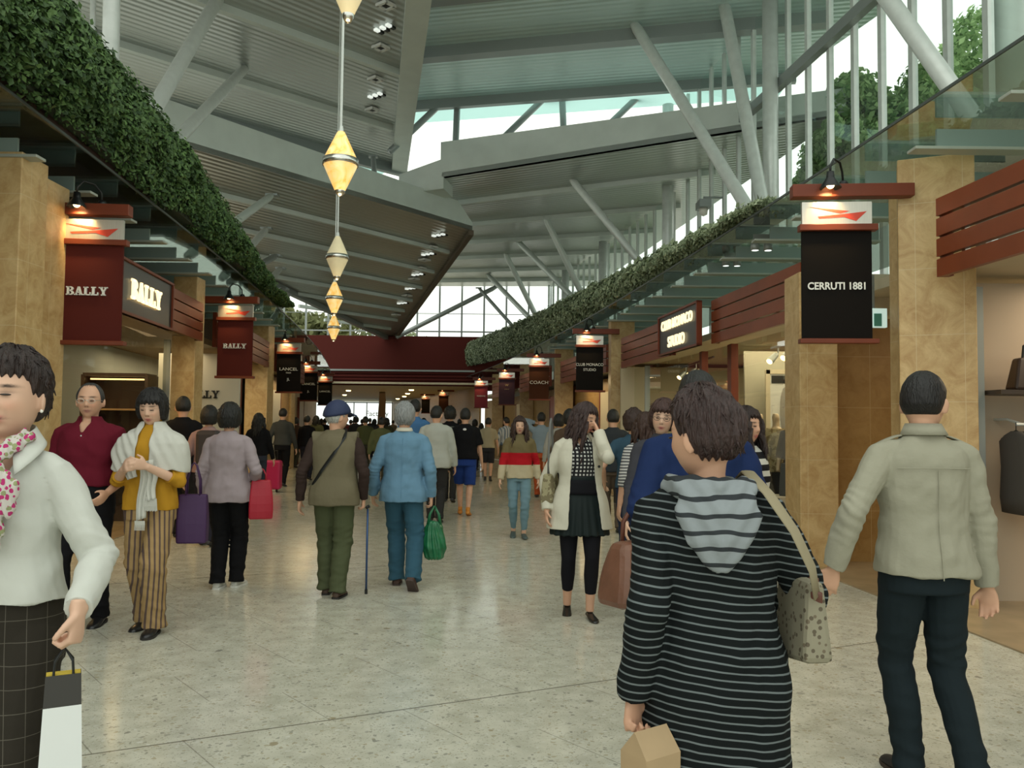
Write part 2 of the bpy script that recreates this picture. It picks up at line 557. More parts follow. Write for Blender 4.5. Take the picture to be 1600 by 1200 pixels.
def tiled(name, c1, c2, tw, th, mortar, rough=0.45, vec='wall'):
    """sandstone slabs with thin pale joints; works on vertical faces"""
    m = bpy.data.materials.new(name); m.use_nodes = True
    nt = m.node_tree; N = nt.nodes; L = nt.links
    b = N['Principled BSDF']; b.inputs['Roughness'].default_value = rough
    tc = N.new('ShaderNodeTexCoord'); sp = N.new('ShaderNodeSeparateXYZ'); L.new(tc.outputs['Object'], sp.inputs[0])
    ad = N.new('ShaderNodeMath'); ad.operation = 'ADD'; L.new(sp.outputs[0], ad.inputs[0]); L.new(sp.outputs[1], ad.inputs[1])
    cb = N.new('ShaderNodeCombineXYZ'); L.new(ad.outputs[0], cb.inputs[0]); L.new(sp.outputs[2], cb.inputs[1])
    br = N.new('ShaderNodeTexBrick')
    br.offset = 0.0
    br.inputs['Scale'].default_value = 1
    br.inputs['Brick Width'].default_value = tw; br.inputs['Row Height'].default_value = th
    br.inputs['Mortar Size'].default_value = 0.0022; br.inputs['Mortar Smooth'].default_value = 0.1
    br.inputs['Mortar'].default_value = (*mortar, 1)
    L.new(cb.outputs[0], br.inputs['Vector'])
    n = N.new('ShaderNodeTexNoise'); n.inputs['Scale'].default_value = 5; n.inputs['Detail'].default_value = 8; n.inputs['Roughness'].default_value = 0.7
    n.inputs['Distortion'].default_value = 0.8
    L.new(tc.outputs['Object'], n.inputs['Vector'])
    r = N.new('ShaderNodeValToRGB')
    r.color_ramp.elements[0].position = 0.33; r.color_ramp.elements[0].color = (*c1, 1)
    r.color_ramp.elements[1].position = 0.66; r.color_ramp.elements[1].color = (*c2, 1)
    L.new(n.outputs[0], r.inputs[0])
    L.new(r.outputs[0], br.inputs['Color1']); L.new(r.outputs[0], br.inputs['Color2'])
    L.new(br.outputs['Color'], b.inputs['Base Color'])
    return m

M_FLOOR = floor_material()
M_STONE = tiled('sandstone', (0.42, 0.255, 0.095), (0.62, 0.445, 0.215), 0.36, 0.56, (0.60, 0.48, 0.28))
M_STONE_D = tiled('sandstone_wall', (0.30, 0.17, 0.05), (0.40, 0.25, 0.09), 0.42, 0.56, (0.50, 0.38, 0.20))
M_RED = mat('red_brown_paint', (0.165, 0.036, 0.015), spec=0.3, rough=0.42, var=0.12, vscale=3)
M_REDSLAT = mat('red_brown_slat', (0.20, 0.048, 0.017), spec=0.3, rough=0.4, var=0.15, vscale=2)
M_STEEL = mat('white_painted_steel', (0.60, 0.64, 0.61), rough=0.35, metal=0.2, var=0.06)
M_GREY = mat('grey_painted_steel', (0.27, 0.30, 0.29), rough=0.4, metal=0.3)
M_FASCIA = mat('pale_grey_panel', (0.54, 0.59, 0.55), rough=0.45, metal=0.25, var=0.05, vscale=2)
M_FIN = mat('pale_grey_fin', (0.40, 0.44, 0.39), rough=0.45, metal=0.1)
M_DARK = mat('black_metal', (0.02, 0.022, 0.022), rough=0.35, metal=0.5)
M_BEIGE = mat('beige_plaster', (0.48, 0.43, 0.31), rough=0.7, var=0.05, vscale=2)
M_TAUPE = mat('taupe_plaster', (0.24, 0.165, 0.08), rough=0.6, var=0.1, vscale=1)
M_TAN = mat('tan_stone_floor', (0.35, 0.26, 0.15), rough=0.25, var=0.1, vscale=4)
M_WHITE = mat('white_panel', (0.68, 0.66, 0.58), rough=0.6)
M_WARM = mat('warm_lamp', (1.0, 0.72, 0.32), emit=9)
M_WARM2 = mat('warm_lit_letters', (1.0, 0.84, 0.50), emit=1.3)
M_COOL = mat('cool_white_letters', (0.75, 0.77, 0.74), rough=0.5)
G_CLEAR = glass_mat('canopy_glass', (0.76, 0.84, 0.79), gloss=0.07)
G_WALL = glass_mat('window_glass', (0.90, 0.97, 0.95), gloss=0.008, fres=0.12)
G_SHOP = glass_mat('shop_glass', (0.86, 0.88, 0.82), gloss=0.02, fres=0.35)

def structure(o, label=None):
    o['kind'] = 'structure'
    if label: o['label'] = label
    return o

# ------------------------------------------------------------------ floors
structure(MB().box((-6, 40, -0.1), (70, 100, 0.2)).build('floor', M_FLOOR), 'polished cream terrazzo floor with fine diagonal joints')
YS = [y * 1.0 for y in range(-2, 82)]
def strip_poly(f0, f1, ys):
    return [(f0(y), y) for y in ys] + [(f1(y), y) for y in reversed(ys)]
structure(MB().prism(strip_poly(lambda y: Rr(y) + 0.5, lambda y: Rr(y) + 6.5, [float(y) for y in range(-2, 44)]), 0.0, 0.012).build('floor', M_TAN), 'tan stone floor strip along the right shops')
structure(MB().prism(strip_poly(lambda y: Ll(y) - 7, lambda y: Ll(y) - 0.55, [float(y) for y in range(-2, 44)]), 0.0, 0.012).build('floor', M_TAN), 'tan stone floor of the left shops')

# ------------------------------------------------------------------ shop side walls, ceilings
def curved_wall(name, f, y0, y1, z0, z1, t, m, label=None):
    ys = np.linspace(y0, y1, max(2, int((y1 - y0) / 1.0) + 1))
    o = MB().prism([(f(y), y) for y in ys] + [(f(y) + t, y) for y in reversed(ys)], z0, z1).build(name, m)
    return structure(o, label)
RB = lambda k: (lambda y: Rr(y) + k)
LB = lambda k: (lambda y: Ll(y) + k)
# right
curved_wall('wall_right', RB(5.0), -2, 43, 0, 2.85, 0.12, M_BEIGE, 'beige rear wall of the right-hand shops')
structure(MB().prism(strip_poly(RB(0.85), RB(5.1), [float(y) for y in range(-2, 44)]), 2.78, 2.88).build('ceiling', M_BEIGE), 'beige ceiling of the right-hand shops')
# left
curved_wall('wall_left', LB(-4.2), -2, 43, 0, 2.9, 0.12, M_TAUPE, 'brown rear wall of the left-hand shops')
structure(MB().prism(strip_poly(LB(-4.2), LB(-0.55), [float(y) for y in range(-2, 44)]), 2.78, 2.88).build('ceiling', M_TAUPE), 'brown ceiling of the left-hand shops')
# upper recess wall behind the left canopy
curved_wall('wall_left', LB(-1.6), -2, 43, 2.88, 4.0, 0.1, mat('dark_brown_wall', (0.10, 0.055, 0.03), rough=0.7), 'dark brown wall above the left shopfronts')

# slatted fascias: each one a thing
def fascia(side, y0, y1, label, z0=2.64, z1=3.28, off=0.6, nslat=4, group=None, posts=(0.0, 1.0)):
    f = RB(off) if side == 'R' else LB(-off)
    root = empty('slatted_fascia', (f((y0 + y1) / 2), (y0 + y1) / 2, z0))
    tag(root, label, 'fascia', group)
    t = 0.05 if side == 'R' else -0.05
    h = (z1 - z0) / nslat
    ys = np.linspace(y0, y1, 6)
    lx, ly = root.location.x, root.location.y
    for k in range(nslat):
        mb = MB()
        za = z0 + k * h; zb = za + h * 0.86
        mb.prism([(f(y) - lx, y - ly) for y in ys] + [(f(y) + t - lx, y - ly) for y in reversed(ys)], za - z0, zb - z0)
        mb.build('slat', M_REDSLAT, root)
    for q in posts:
        y = y0 + (y1 - y0) * q
        MB().box((f(y) + t * 1.6 - lx, y - ly, (z1 - z0) / 2), (0.07, 0.07, (z1 - z0) * 0.98)).build('post', M_RED, root)
    for q in np.linspace(0.06, 0.94, 5):
        y = y0 + (y1 - y0) * q
        MB().box((f(y) + t * 1.7 - lx, y - ly, (z1 - z0) / 2), (0.04, 0.05, (z1 - z0) * 0.9)).build('bracket', mat('bright_bracket', (0.6, 0.58, 0.5), rough=0.3, metal=0.8), root)
    return root
FG = 'slatted fascias above the shopfronts'
fascia('R', 2.6, 6.45, 'red-brown slatted fascia over the entrance at the right edge, nearest the camera', off=0.55, group=FG)
fascia('R', 9.0, 11.85, 'red-brown slatted fascia between the black hanging banner and the lit shop sign on the right', group=FG)
fascia('R', 13.9, 17.1, 'red-brown slatted fascia beyond the lit studio sign, up to the sandstone pillar', group=FG)
fascia('R', 18.4, 23.6, 'far right slatted fascia between the second and third sandstone pillars', group=FG)
fascia('R', 25.4, 30.6, 'small far slatted fascia behind the brown hanging banner', group=FG)
fascia('R', 32.2, 37.0, 'smallest right slatted fascia, farthest down the mall', group=FG)
fascia('L', 7.9, 11.25, 'dark slatted fascia carrying the lit slab-letter sign, nearest on the left', off=0.30, z0=2.7, z1=3.3, group=FG)
fascia('L', 11.3, 12.9, 'brown slatted fascia right of the lit sign on the left wall', off=0.25, z0=2.7, z1=3.3, group=FG)
fascia('L', 14.0, 19.0, 'dark slatted fascia behind the second maroon banner on the left', off=0.25, z0=2.7, z1=3.3, group=FG)
fascia('L', 20.5, 27.0, 'far left slatted fascia behind the black banners', off=0.25, z0=2.7, z1=3.3, group=FG)

# lit shop signs
def sign_box(side, y0, y1, z0, z1, off, label, lines):
    """lines: (text, size, z fraction, builder)"""
    f = RB(off) if side == 'R' else LB(-off)
    yc = (y0 + y1) / 2
    a = Vector((f(y0), y0)); b = Vector((f(y1), y1))
    length = (b - a).length
    d = (b - a).normalized()
    ang = math.atan2(d.y, d.x)
    root = empty('shop_sign', (f(yc), yc, z0), ang - (PI if side == 'R' else 0))
    tag(root, label, 'sign')
    H = z1 - z0
    MB().box((0, 0, H / 2), (length, 0.05, H)).build('panel', mat('dark_sign_panel', (0.022, 0.018, 0.014), rough=0.35), root)
    fr = MB()
    for z in (0.015, H - 0.015): fr.box((0, -0.01, z), (length + 0.04, 0.08, 0.03))
    for x in (-length / 2, length / 2): fr.box((x, -0.01, H / 2), (0.04, 0.08, H))
    fr.build('frame', M_RED, root)
    for tx, size, zf, kind in lines:
        if kind == 'slab':
            o = slab_letters(tx, size).build('lettering', M_WARM2, root)
        else:
            o = text_mesh(tx, size, 'lettering', M_WARM2, root, bold=0.004, extrude=0.01)
        o.location = (0.16 if side == 'L' else 0, -0.045, H * zf)
        o['label'] = 'warm lit capital letters reading ' + tx
    return root
sign_box('R', 11.9, 13.85, 2.62, 3.27, 0.45, 'dark shop sign with warm lit words reading CLUB MONACO STUDIO', [('CLUB MONACO', 0.215, 0.70, 'f'), ('STUDIO', 0.235, 0.26, 'f')])
sign_box('L', 8.85, 11.25, 2.68, 3.32, 0.27, 'black shop sign on the left wall with warm lit slab letters reading BALLY', [('BALLY', 0.235, 0.5, 'slab')])

# ------------------------------------------------------------------ pillars
def pillar(x0, x1, y0, y1, z1, label, rz=0, m=None, z0=0):
    o = MB().box((0, 0, (z1 - z0) / 2), (x1 - x0, y1 - y0, z1 - z0)).build('stone_pillar', m or M_STONE, bevel=0.008)
    o.location = ((x0 + x1) / 2, (y0 + y1) / 2, z0); o.rotation_euler = (0, 0, rz)
    tag(o, label, 'pillar', 'sandstone pillars along the shops')
    return o
p = pillar(3.33, 3.91, 6.88, 7.28, 3.75, 'large sandstone pillar beside the man in the khaki jacket', rz=math.radians(-24))
p2 = pillar(3.46, 3.66, 7.34, 7.6, 3.68, 'narrow sandstone post directly behind the large right pillar')
pillar(3.02, 3.42, 8.72, 9.2, 3.1, 'sandstone pillar under the black CERRUTI banner')
pillar(2.13, 2.64, 17.9, 18.4, 3.75, 'sandstone pillar right of the black studio banner')
pillar(1.28, 1.82, 24.7, 25.2, 3.75, 'sandstone pillar right of the brown COACH banner')
pillar(0.30, 0.82, 31.4, 31.9, 3.75, 'sandstone pillar between the purple banner and the brown banner')
pillar(-0.9, -0.4, 37.8, 38.3, 3.75, 'small sandstone pillar behind the crimson banner')
pillar(-5.0, -4.17, 6.95, 7.35, 3.72, 'large sandstone pillar at the left edge behind the woman in the white shirt')
pillar(-5.1, -4.27, 7.45, 7.9, 3.66, 'orange-lit sandstone post just behind the left edge pillar')
pillar(-5.32, -4.95, 12.95, 13.3, 3.72, 'sandstone pillar left of the second maroon banner')
pillar(-6.2, -5.68, 19.3, 19.8, 3.72, 'sandstone pillar left of the first black banner')
pillar(-7.5, -6.95, 26.2, 26.7, 3.72, 'sandstone pillar among the far left black banners')
structure(MB().box((3.86, 9.16, 1.33), (0.9, 0.12, 2.66)).build('wall_right', M_STONE_D), 'tiled wall segment darkened for canopy shade right of the pillar under the black banner')  # darker sandstone: the shade under the canopy is put into its colour
structure(MB().box((3.75, 8.6, 2.84), (0.9, 0.5, 0.35)).build('wall_right', M_BEIGE), 'beige lintel beside the large right pillar')
ex = empty('exit_sign', (3.42, 7.85, 2.5))
tag(ex, 'small lit white exit sign hanging left of the large right pillar', 'sign')
MB().box((0, 0, 0), (0.24, 0.05, 0.18)).build('lit_panel', mat('exit_panel', (0.65, 0.85, 0.78), emit=0.55), ex)
MB().box((0.03, -0.03, -0.02), (0.07, 0.01, 0.12)).build('running_figure_mark', mat('exit_green', (0.1, 0.35, 0.28), rough=0.5), ex)
MB().box((0, 0, 0.25), (0.02, 0.02, 0.32)).build('hanger', M_GREY, ex)

# far walls of the mall between pillars
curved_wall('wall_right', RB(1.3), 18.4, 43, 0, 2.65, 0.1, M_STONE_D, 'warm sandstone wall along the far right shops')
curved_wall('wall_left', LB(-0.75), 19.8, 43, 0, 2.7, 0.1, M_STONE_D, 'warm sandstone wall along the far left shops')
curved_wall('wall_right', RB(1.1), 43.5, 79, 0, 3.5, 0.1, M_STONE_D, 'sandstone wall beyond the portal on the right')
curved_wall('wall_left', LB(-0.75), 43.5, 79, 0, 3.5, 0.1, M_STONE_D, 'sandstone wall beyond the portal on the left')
# doorways in the far walls
for side, y, w, hh, c, lb in (('R', 20.8, 1.6, 2.3, (0.62, 0.55, 0.40), 'lit shop doorway beyond the second right pillar'), ('R', 27.5, 1.5, 2.4, (0.30, 0.05, 0.02), 'dark red doorway under the brown banner'),
                          ('R', 34.0, 1.4, 2.3, (0.6, 0.45, 0.2), 'warm lit doorway below the purple banner'), ('L', 22.4, 2.2, 2.3, (0.62, 0.58, 0.48), 'pale doorway below the first black banner'),
                          ('L', 30.0, 2.0, 2.3, (0.45, 0.3, 0.12), 'warm doorway at the far left')):
    f = RB(1.27) if side == 'R' else LB(-0.62)
    ang = math.atan2(1, heading(y))
    fr = MB().box((0, 0, hh / 2), (w, 0.08, hh)).build('door', mat('door_' + lb[:9].replace(' ', '_') + side + str(int(y)), c, rough=0.4))
    fr.location = (f(y), y, 0.012); fr.rotation_euler = (0, 0, ang); structure(fr, lb)
    for s in (-1, 1):
        MB().box((s * w / 2, -0.02 if side == 'R' else 0.02, hh / 2), (0.1, 0.14, hh + 0.05)).build('door_frame', M_RED, fr)

# ------------------------------------------------------------------ canopies: glass, edge rail, fins, downlights
def canopy(side, y0, y1, w, label):
    f0 = RB(0.3) if side == 'R' else LB(0.12)
    s = 1 if side == 'R' else -1
    ys = np.linspace(y0, y1, 30)
    o = MB().prism([(f0(y), y) for y in ys] + [(f0(y) + s * w, y) for y in reversed(ys)], 3.90, 3.915).build('glass_canopy', G_CLEAR)
    tag(o, label, 'canopy')
    mb = MB()
    for i in range(len(ys) - 1):
        mb.slab((f0(ys[i]), ys[i], 3.905), (f0(ys[i + 1]), ys[i + 1], 3.905), 0.014, 0.022)
    e = mb.build('edge_rail', mat('dark_edge_steel', (0.06, 0.075, 0.07), rough=0.4), o)
    return o
canopy('R', 3.6, 43, 3.2, 'greenish glass canopy over the right-hand shops')
canopy('L', 4.5, 43, 1.6, 'greenish glass canopy over the left-hand shops')
def fin(side, y, label):
    f0 = RB(0.42) if side == 'R' else LB(-0.05)
    s = 1 if side == 'R' else -1
    ln = 1.5
    root = empty('canopy_fin', (f0(y), y, 3.68), yaw_at(y) * -0.0)
    tag(root, label, 'beam', 'pale steel fins under the glass canopies')
    MB().box((s * (ln / 2), 0, 0), (ln, 0.15, 0.025)).build('bottom_plate', M_FIN, root, bevel=0.004)
    MB().box((s * (ln / 2 + 0.1), 0, 0.09), (ln - 0.2, 0.025, 0.16)).build('web', mat('fin_web_teal', (0.24, 0.32, 0.30), rough=0.35), root)
    return root
NUM = ['nearest the camera', 'second from the camera', 'third from the camera', 'fourth from the camera', 'fifth from the camera', 'sixth from the camera', 'seventh from the camera', 'eighth from the camera', 'ninth from the camera', 'tenth from the camera',
       'eleventh from the camera', 'twelfth from the camera', 'thirteenth from the camera', 'fourteenth from the camera', 'fifteenth from the camera', 'sixteenth from the camera', 'seventeenth from the camera', 'eighteenth from the camera', 'nineteenth from the camera', 'twentieth from the camera']
def ordw(k): return NUM[min(k, 19)]
y = 5.45
k = 0
while y < 26:
    fin('R', y, 'pale steel fin under the right glass canopy, %s' % ordw(k)); y += 1.1; k += 1
y = 5.9
k = 0
while y < 24:
    fin('L', y, 'pale steel fin under the left glass canopy, %s' % ordw(k)); y += 1.1; k += 1
# round twin downlights seen under the right canopy
for i, (px, py, d, lb) in enumerate(((1190, 385, 10.2, 'nearest'), (1143, 410, 11.8, 'second'), (985, 465, 16.5, 'farthest'))):
    c = P(px, py, d)
    root = empty('canopy_spotlight', c)
    tag(root, '%s small twin spotlight under the right glass canopy' % lb, 'spotlight')
    for s in (-1, 1):
        h = MB().lathe([(0.0, 0.05), (0.045, 0.05), (0.055, 0.0), (0.055, -0.05), (0.0, -0.05)], (s * 0.08, 0, 0)).build('lamp_head', M_GREY, root, smooth=True)
        MB().lathe([(0.0, -0.052), (0.042, -0.052), (0.0, -0.05)], (s * 0.08, 0, 0)).build('lens', mat('spot_lens', (0.9, 0.95, 0.9), emit=2), h)
    MB().box((0, 0, 0.1), (0.2, 0.03, 0.1)).build('bracket', M_GREY, root)

# ------------------------------------------------------------------ hanging banners
M_PLATE = mat('brushed_plate', (0.62, 0.60, 0.54), rough=0.35, metal=0.75, var=0.05, stretch=(20, 1, 1))
M_LOGO = mat('red_logo', (0.62, 0.06, 0.03), rough=0.45)
def banner(side, y, x, cloth, lines, label, lcol, near=False, cw=0.575):
    s = 1 if side == 'R' else -1
    root = empty('hanging_banner', (x, y, 2.15), math.radians(-5 if side == 'R' else 5) if near else 0)
    tag(root, label, 'banner', None)
    W = cw
    def bx(n, c, sz, m, par=root, bv=0.0): return MB().box((c[0], c[1], c[2] - 2.15), sz).build(n, m, par, bevel=bv)
    bx('arm', (s * 0.13, 0.0, 3.465), (1.0, 0.12, 0.11), M_RED, bv=0.006)
    pl = bx('logo_plate', (0, -0.01, 3.275), (W, 0.04, 0.19), M_PLATE)
    lg = MB()
    def tri(pts):
        v = [(px_ * W * 0.5, -0.034, pz_ * 0.095) for px_, pz_ in pts] + [(px_ * W * 0.5, -0.028, pz_ * 0.095) for px_, pz_ in pts]
        n = len(pts)
        lg.add(v, [tuple(range(n)), tuple(range(2 * n - 1, n - 1, -1))] + [(i, n + i, n + (i + 1) % n, (i + 1) % n) for i in range(n)])
    tri([(-0.78, 0.55), (0.1, -0.05), (0.36, 0.15)]); tri([(-0.55, -0.32), (0.25, -0.1), (0.85, 0.12), (0.55, -0.75), (0.2, -0.38), (-0.5, -0.5)])
    o = lg.build('arrow_logo', M_LOGO, pl); o.location = (0, 0, 3.275 - 2.15)
    bx('upper_bar', (0.01, -0.01, 3.15), (W + 0.07, 0.09, 0.055), M_RED, bv=0.005)
    bx('cloth', (0, 0, 2.66), (W, 0.03, 0.93), cloth)
    bx('lower_bar', (0.01, -0.01, 2.185), (W + 0.07, 0.09, 0.04), M_RED, bv=0.005)
    for tx, size, z, kind, sx in lines:
        if kind == 'slab': o = slab_letters(tx, size).build('lettering', lcol, root)
        else: o = text_mesh(tx, size, 'lettering', lcol, root, sx=sx, extrude=0.003, bold=0.002 if near else 0.0)
        o.location = (0, -0.022, z - 2.15)
    # gooseneck lamp on the arm
    lm = MB()
    pts = [(0.08, 0.05, 1.36), (0.07, 0.05, 1.50), (0.03, -0.02, 1.56), (-0.04, -0.09, 1.57), (-0.08, -0.13, 1.50), (-0.08, -0.13, 1.44)]
    lm.tube(pts, 0.010, 8)
    lm.lathe([(0.0, 0.0), (0.03, 0.0), (0.035, -0.05), (0.04, -0.06), (0.085, -0.13), (0.088, -0.14)], (-0.08, -0.13, 1.45), 20)
    lm.lathe([(0.0, 0.02), (0.03, 0.02), (0.05, -0.02), (0.0, -0.04)], (0.08, 0.05, 1.40), 16)
    g = lm.build('gooseneck_lamp', M_DARK, root, smooth=True)
    bl = MB(); v, f = ell_geo((-0.08, -0.13, 1.345), (0.035, 0.035, 0.04), 12, 8); bl.add(v, f)
    bl.build('bulb', M_WARM, g, smooth=True)
    sd = bpy.data.lights.new('banner_spot', 'SPOT')
    sd.energy = 26; sd.color = (1.0, 0.68, 0.3); sd.spot_size = math.radians(95); sd.spot_blend = 0.8; sd.shadow_soft_size = 0.03
    so = bpy.data.objects.new('banner_spot', sd); COL.objects.link(so); so.parent = root
    so.location = (-0.08, -0.15, 1.30)
    so.rotation_euler = (math.radians(38), 0, 0)
    return root
C_MAROON = mat('maroon_cloth', (0.088, 0.015, 0.011), rough=0.8, spec=0.15)
C_BLACK = mat('black_cloth', (0.0065, 0.005, 0.004), rough=0.7, spec=0.12)
C_BROWN = mat('brown_cloth', (0.06, 0.022, 0.011), rough=0.8, spec=0.15)
C_CRIM = mat('crimson_cloth', (0.22, 0.018, 0.03), rough=0.7)
C_PURP = mat('purple_cloth', (0.045, 0.012, 0.03), rough=0.7)
banner('R', 7.0, 2.74, C_BLACK, [('CERRUTI 1881', 0.085, 2.65, 'f', 0.92)], 'black hanging banner reading CERRUTI 1881, nearest on the right', M_COOL, near=True)
banner('R', 17.7, 1.65, C_BLACK, [('CLUB MONACO', 0.085, 2.75, 'f', 0.95), ('STUDIO', 0.08, 2.64, 'f', 0.95)], 'black hanging banner reading CLUB MONACO STUDIO in the middle distance', M_COOL)
banner('R', 24.0, 0.78, C_BROWN, [('COACH', 0.13, 2.68, 'f', 1.15)], 'brown hanging banner reading COACH', M_COOL)
banner('R', 30.5, -0.19, C_PURP, [('W', 0.12, 2.9, 'f', 1), ('===', 0.1, 2.75, 'f', 1)], 'dark purple hanging banner between the brown and the crimson ones', mat('dull_gold', (0.4, 0.3, 0.15), rough=0.5))
banner('R', 36.5, -1.35, C_CRIM, [('VIVIENNE', 0.09, 2.7, 'f', 1.0)], 'bright crimson hanging banner far down the right side', M_COOL)
banner('R', 50.0, -4.1, C_BROWN, [], 'tiny brown banner beyond the portal, left of the crimson one', M_COOL)
banner('R', 57.0, -5.9, C_BLACK, [], 'tiny dark banner beyond the portal, farthest of the right row', M_COOL)
banner('L', 7.9, -4.06, C_MAROON, [('BALLY', 0.082, 2.68, 'slab', 1)], 'large maroon hanging banner reading BALLY beside the left pillar', M_COOL, near=True, cw=0.63)
banner('L', 13.7, -4.58, C_MAROON, [('BALLY', 0.082, 2.70, 'slab', 1)], 'smaller maroon hanging banner reading BALLY, second on the left', M_COOL, near=False)
banner('L', 20.3, -5.46, C_BLACK, [('LANCEL', 0.10, 2.75, 'f', 1.25), ('PARIS', 0.05, 2.66, 'f', 1), ('JL', 0.09, 2.5, 'f', 1)], 'black hanging banner reading LANCEL, largest of the black ones on the left', M_COOL)
banner('L', 28.0, -6.85, C_BLACK, [('LANCEL', 0.10, 2.75, 'f', 1.25), ('JL', 0.09, 2.5, 'f', 1)], 'second black banner on the left, half behind the LANCEL one', M_COOL)
banner('L', 34.5, -7.75, C_BLACK, [('LANCEL', 0.10, 2.75, 'f', 1.25)], 'third and smallest black banner on the left', M_COOL)

# ------------------------------------------------------------------ portal at the end
PY = 43.0
ptx0, ptx1 = -15.5, Rr(PY) + 0.75
structure(MB().box(((ptx0 + ptx1) / 2, PY + 0.2, 5.1), (ptx1 - ptx0, 0.3, 1.8)).build('wall_back', mat('dark_red_portal', (0.085, 0.013, 0.009), rough=0.75, spec=0.2)), 'dark red fascia across the far end of the hall')
structure(MB().box((ptx1 + 2.6, PY + 0.2, 4.6), (5.2, 0.3, 2.8)).build('wall_back', mat('dark_red_portal', (0.1, 0.02, 0.01))), 'dark red fascia continuing to the right')
structure(MB().box(((ptx0 + ptx1) / 2, PY - 0.02, 4.2), (ptx1 - ptx0, 0.12, 0.09)).build('trim_1', M_GREY), 'thin grey rail under the dark red fascia')
sl = MB()
for k in range(4): sl.box(((ptx0 + ptx1) / 2, PY + 0.1, 3.58 + k * 0.17), (ptx1 - ptx0, 0.1, 0.12))
structure(MB().box(((ptx0 + ptx1) / 2, PY + 0.3, 3.9), (ptx1 - ptx0, 0.1, 0.95)).build('wall_back', mat('dark_red_portal', (0.1, 0.02, 0.01))), 'dark backing behind the portal slats')
structure(sl.build('trim_2', mat('dark_red_portal', (0.1, 0.02, 0.01))), 'dark red slats under the portal fascia')
structure(MB().prism([(ptx0, PY), (ptx1 + 2, PY), (Rr(79) + 2, 79), (Ll(79) - 3, 79)], 3.50, 3.6).build('ceiling', mat('lit_beige_ceiling', (0.62, 0.55, 0.38), rough=0.6, var=0.1)), 'low beige ceiling beyond the portal')
cl = MB()
cl_root = empty('ceiling_light', (0, 0, 0)) if False else None
for i, (yy, dx) in enumerate(((50, 1.5), (56, 2.0), (62, 2.6), (68, 3.0), (52, -2.2), (60, -2.0))):
    c = (Rr(yy) - 3.3 + dx, yy, 3.47)
    o = MB().lathe([(0.0, -0.03), (0.12, -0.03), (0.15, 0.0), (0.15, 0.03), (0.0, 0.03)], (0, 0, 0), 14).build('ceiling_light', M_WARM, smooth=True)
    o.location = c
    tag(o, 'small warm downlight in the low ceiling beyond the portal, %s' % ['nearest of the right row', 'second of the right row', 'third of the right row', 'farthest of the right row', 'nearer of the left pair', 'farther of the left pair'][i], 'ceiling light', 'downlights beyond the portal')
# glazed end of the mall
ew = MB()
for x in np.linspace(Ll(78) - 0.5, Rr(78) + 1, 8): ew.box((x, 78, 1.72), (0.08, 0.08, 3.44))
ew.box(((Ll(78) + Rr(78)) / 2 + 0.2, 78, 3.4), (8.6, 0.08, 0.1))
wf = structure(ew.build('window_3', M_GREY), 'bright glazed doors at the far end of the mall')
t = text_mesh('Factory', 0.7, 'lettering', mat('grey_letters', (0.55, 0.6, 0.62), rough=0.5), wf, sx=1.0); t.location = (-12.6, 77.9, 2.35)

# ------------------------------------------------------------------ upper glazed walls
WR = lambda y: Rr(y) + 4.4
def glazed_wall(name, f, y0, y1, z0, z1f, step, label, glass=True, mw=0.09):
    root_mb = MB()
    y = y0
    while y <= y1:
        zt = z1f(y)
        root_mb.box((f(y), y, (z0 + zt) / 2), (mw, mw * 1.6, zt - z0), rz=0)
        y += step
    o = structure(root_mb.build(name, M_STEEL), label)
    if glass:
        ys = np.linspace(y0, y1, 24)
        g = MB()
        for i in range(len(ys) - 1):
            a, b = ys[i], ys[i + 1]
            g.add([(f(a), a, z0), (f(b), b, z0), (f(b), b, z1f(b)), (f(a), a, z1f(a))], [(0, 1, 2, 3)])
        g.build('pane', G_WALL, o)
    return o
glazed_wall('window_1', WR, 5.2, 24.6, 3.6, lambda y: 11.25, 0.9, 'tall glazed wall with pale mullions above the right canopy')
glazed_wall('window_2', WR, 25.3, 43, 3.6, lambda y: 8.65, 0.9, 'far stretch of the glazed wall on the right')
b = MB()
for i in range(20):
    ya, yb = 5 + i, 6 + i
    b.slab((WR(ya) - 0.12, ya, 9.0), (WR(yb) - 0.12, yb, 9.0), 0.16, 0.22)
structure(b.build('trim_3', M_GREY), 'dark grey beam running along the glazed wall')
curved_wall('wall_right', RB(4.35), 2, 43, 0, 3.7, 0.15, mat('sill_grey', (0.4, 0.42, 0.38)), 'low wall carrying the glazed wall')
# end window above the portal
ew = MB()
for x in np.arange(-14.5, 2.6, 1.18): ew.box((x, PY + 0.9, 7.6), (0.09, 0.09, 3.4))
ew.box((-6, PY + 0.9, 6.35), (17.5, 0.08, 0.07))
ew.box((-6, PY + 0.9, 7.3), (17.5, 0.05, 0.03))
structure(ew.build('window_4', M_GREY), 'bright gable window with thin mullions above the dark red fascia')
# low wall left of the hall behind the ivy
curved_wall('wall_left', LB(-2.6), 2, 42.5, 0, 4.0, 0.15, mat('sill_grey', (0.4, 0.42, 0.38)), 'low wall behind the left ivy')

# ------------------------------------------------------------------ roof panels
def plane3(a, b, c):
    n = (b - a).cross(c - a)
    return a, n
def hit(px, py, pl):
    r = ray(px, py); o = Vector((0, 0, HC))
    t = (pl[0] - o).dot(pl[1]) / r.dot(pl[1])
    return o + r * t
def zplane(z): return (Vector((0, 0, z)), Vector((0, 0, 1)))
def on_plane(pl, x, y):
    a, n = pl
    return a.z - (n.x * (x - a.x) + n.y * (y - a.y)) / n.z

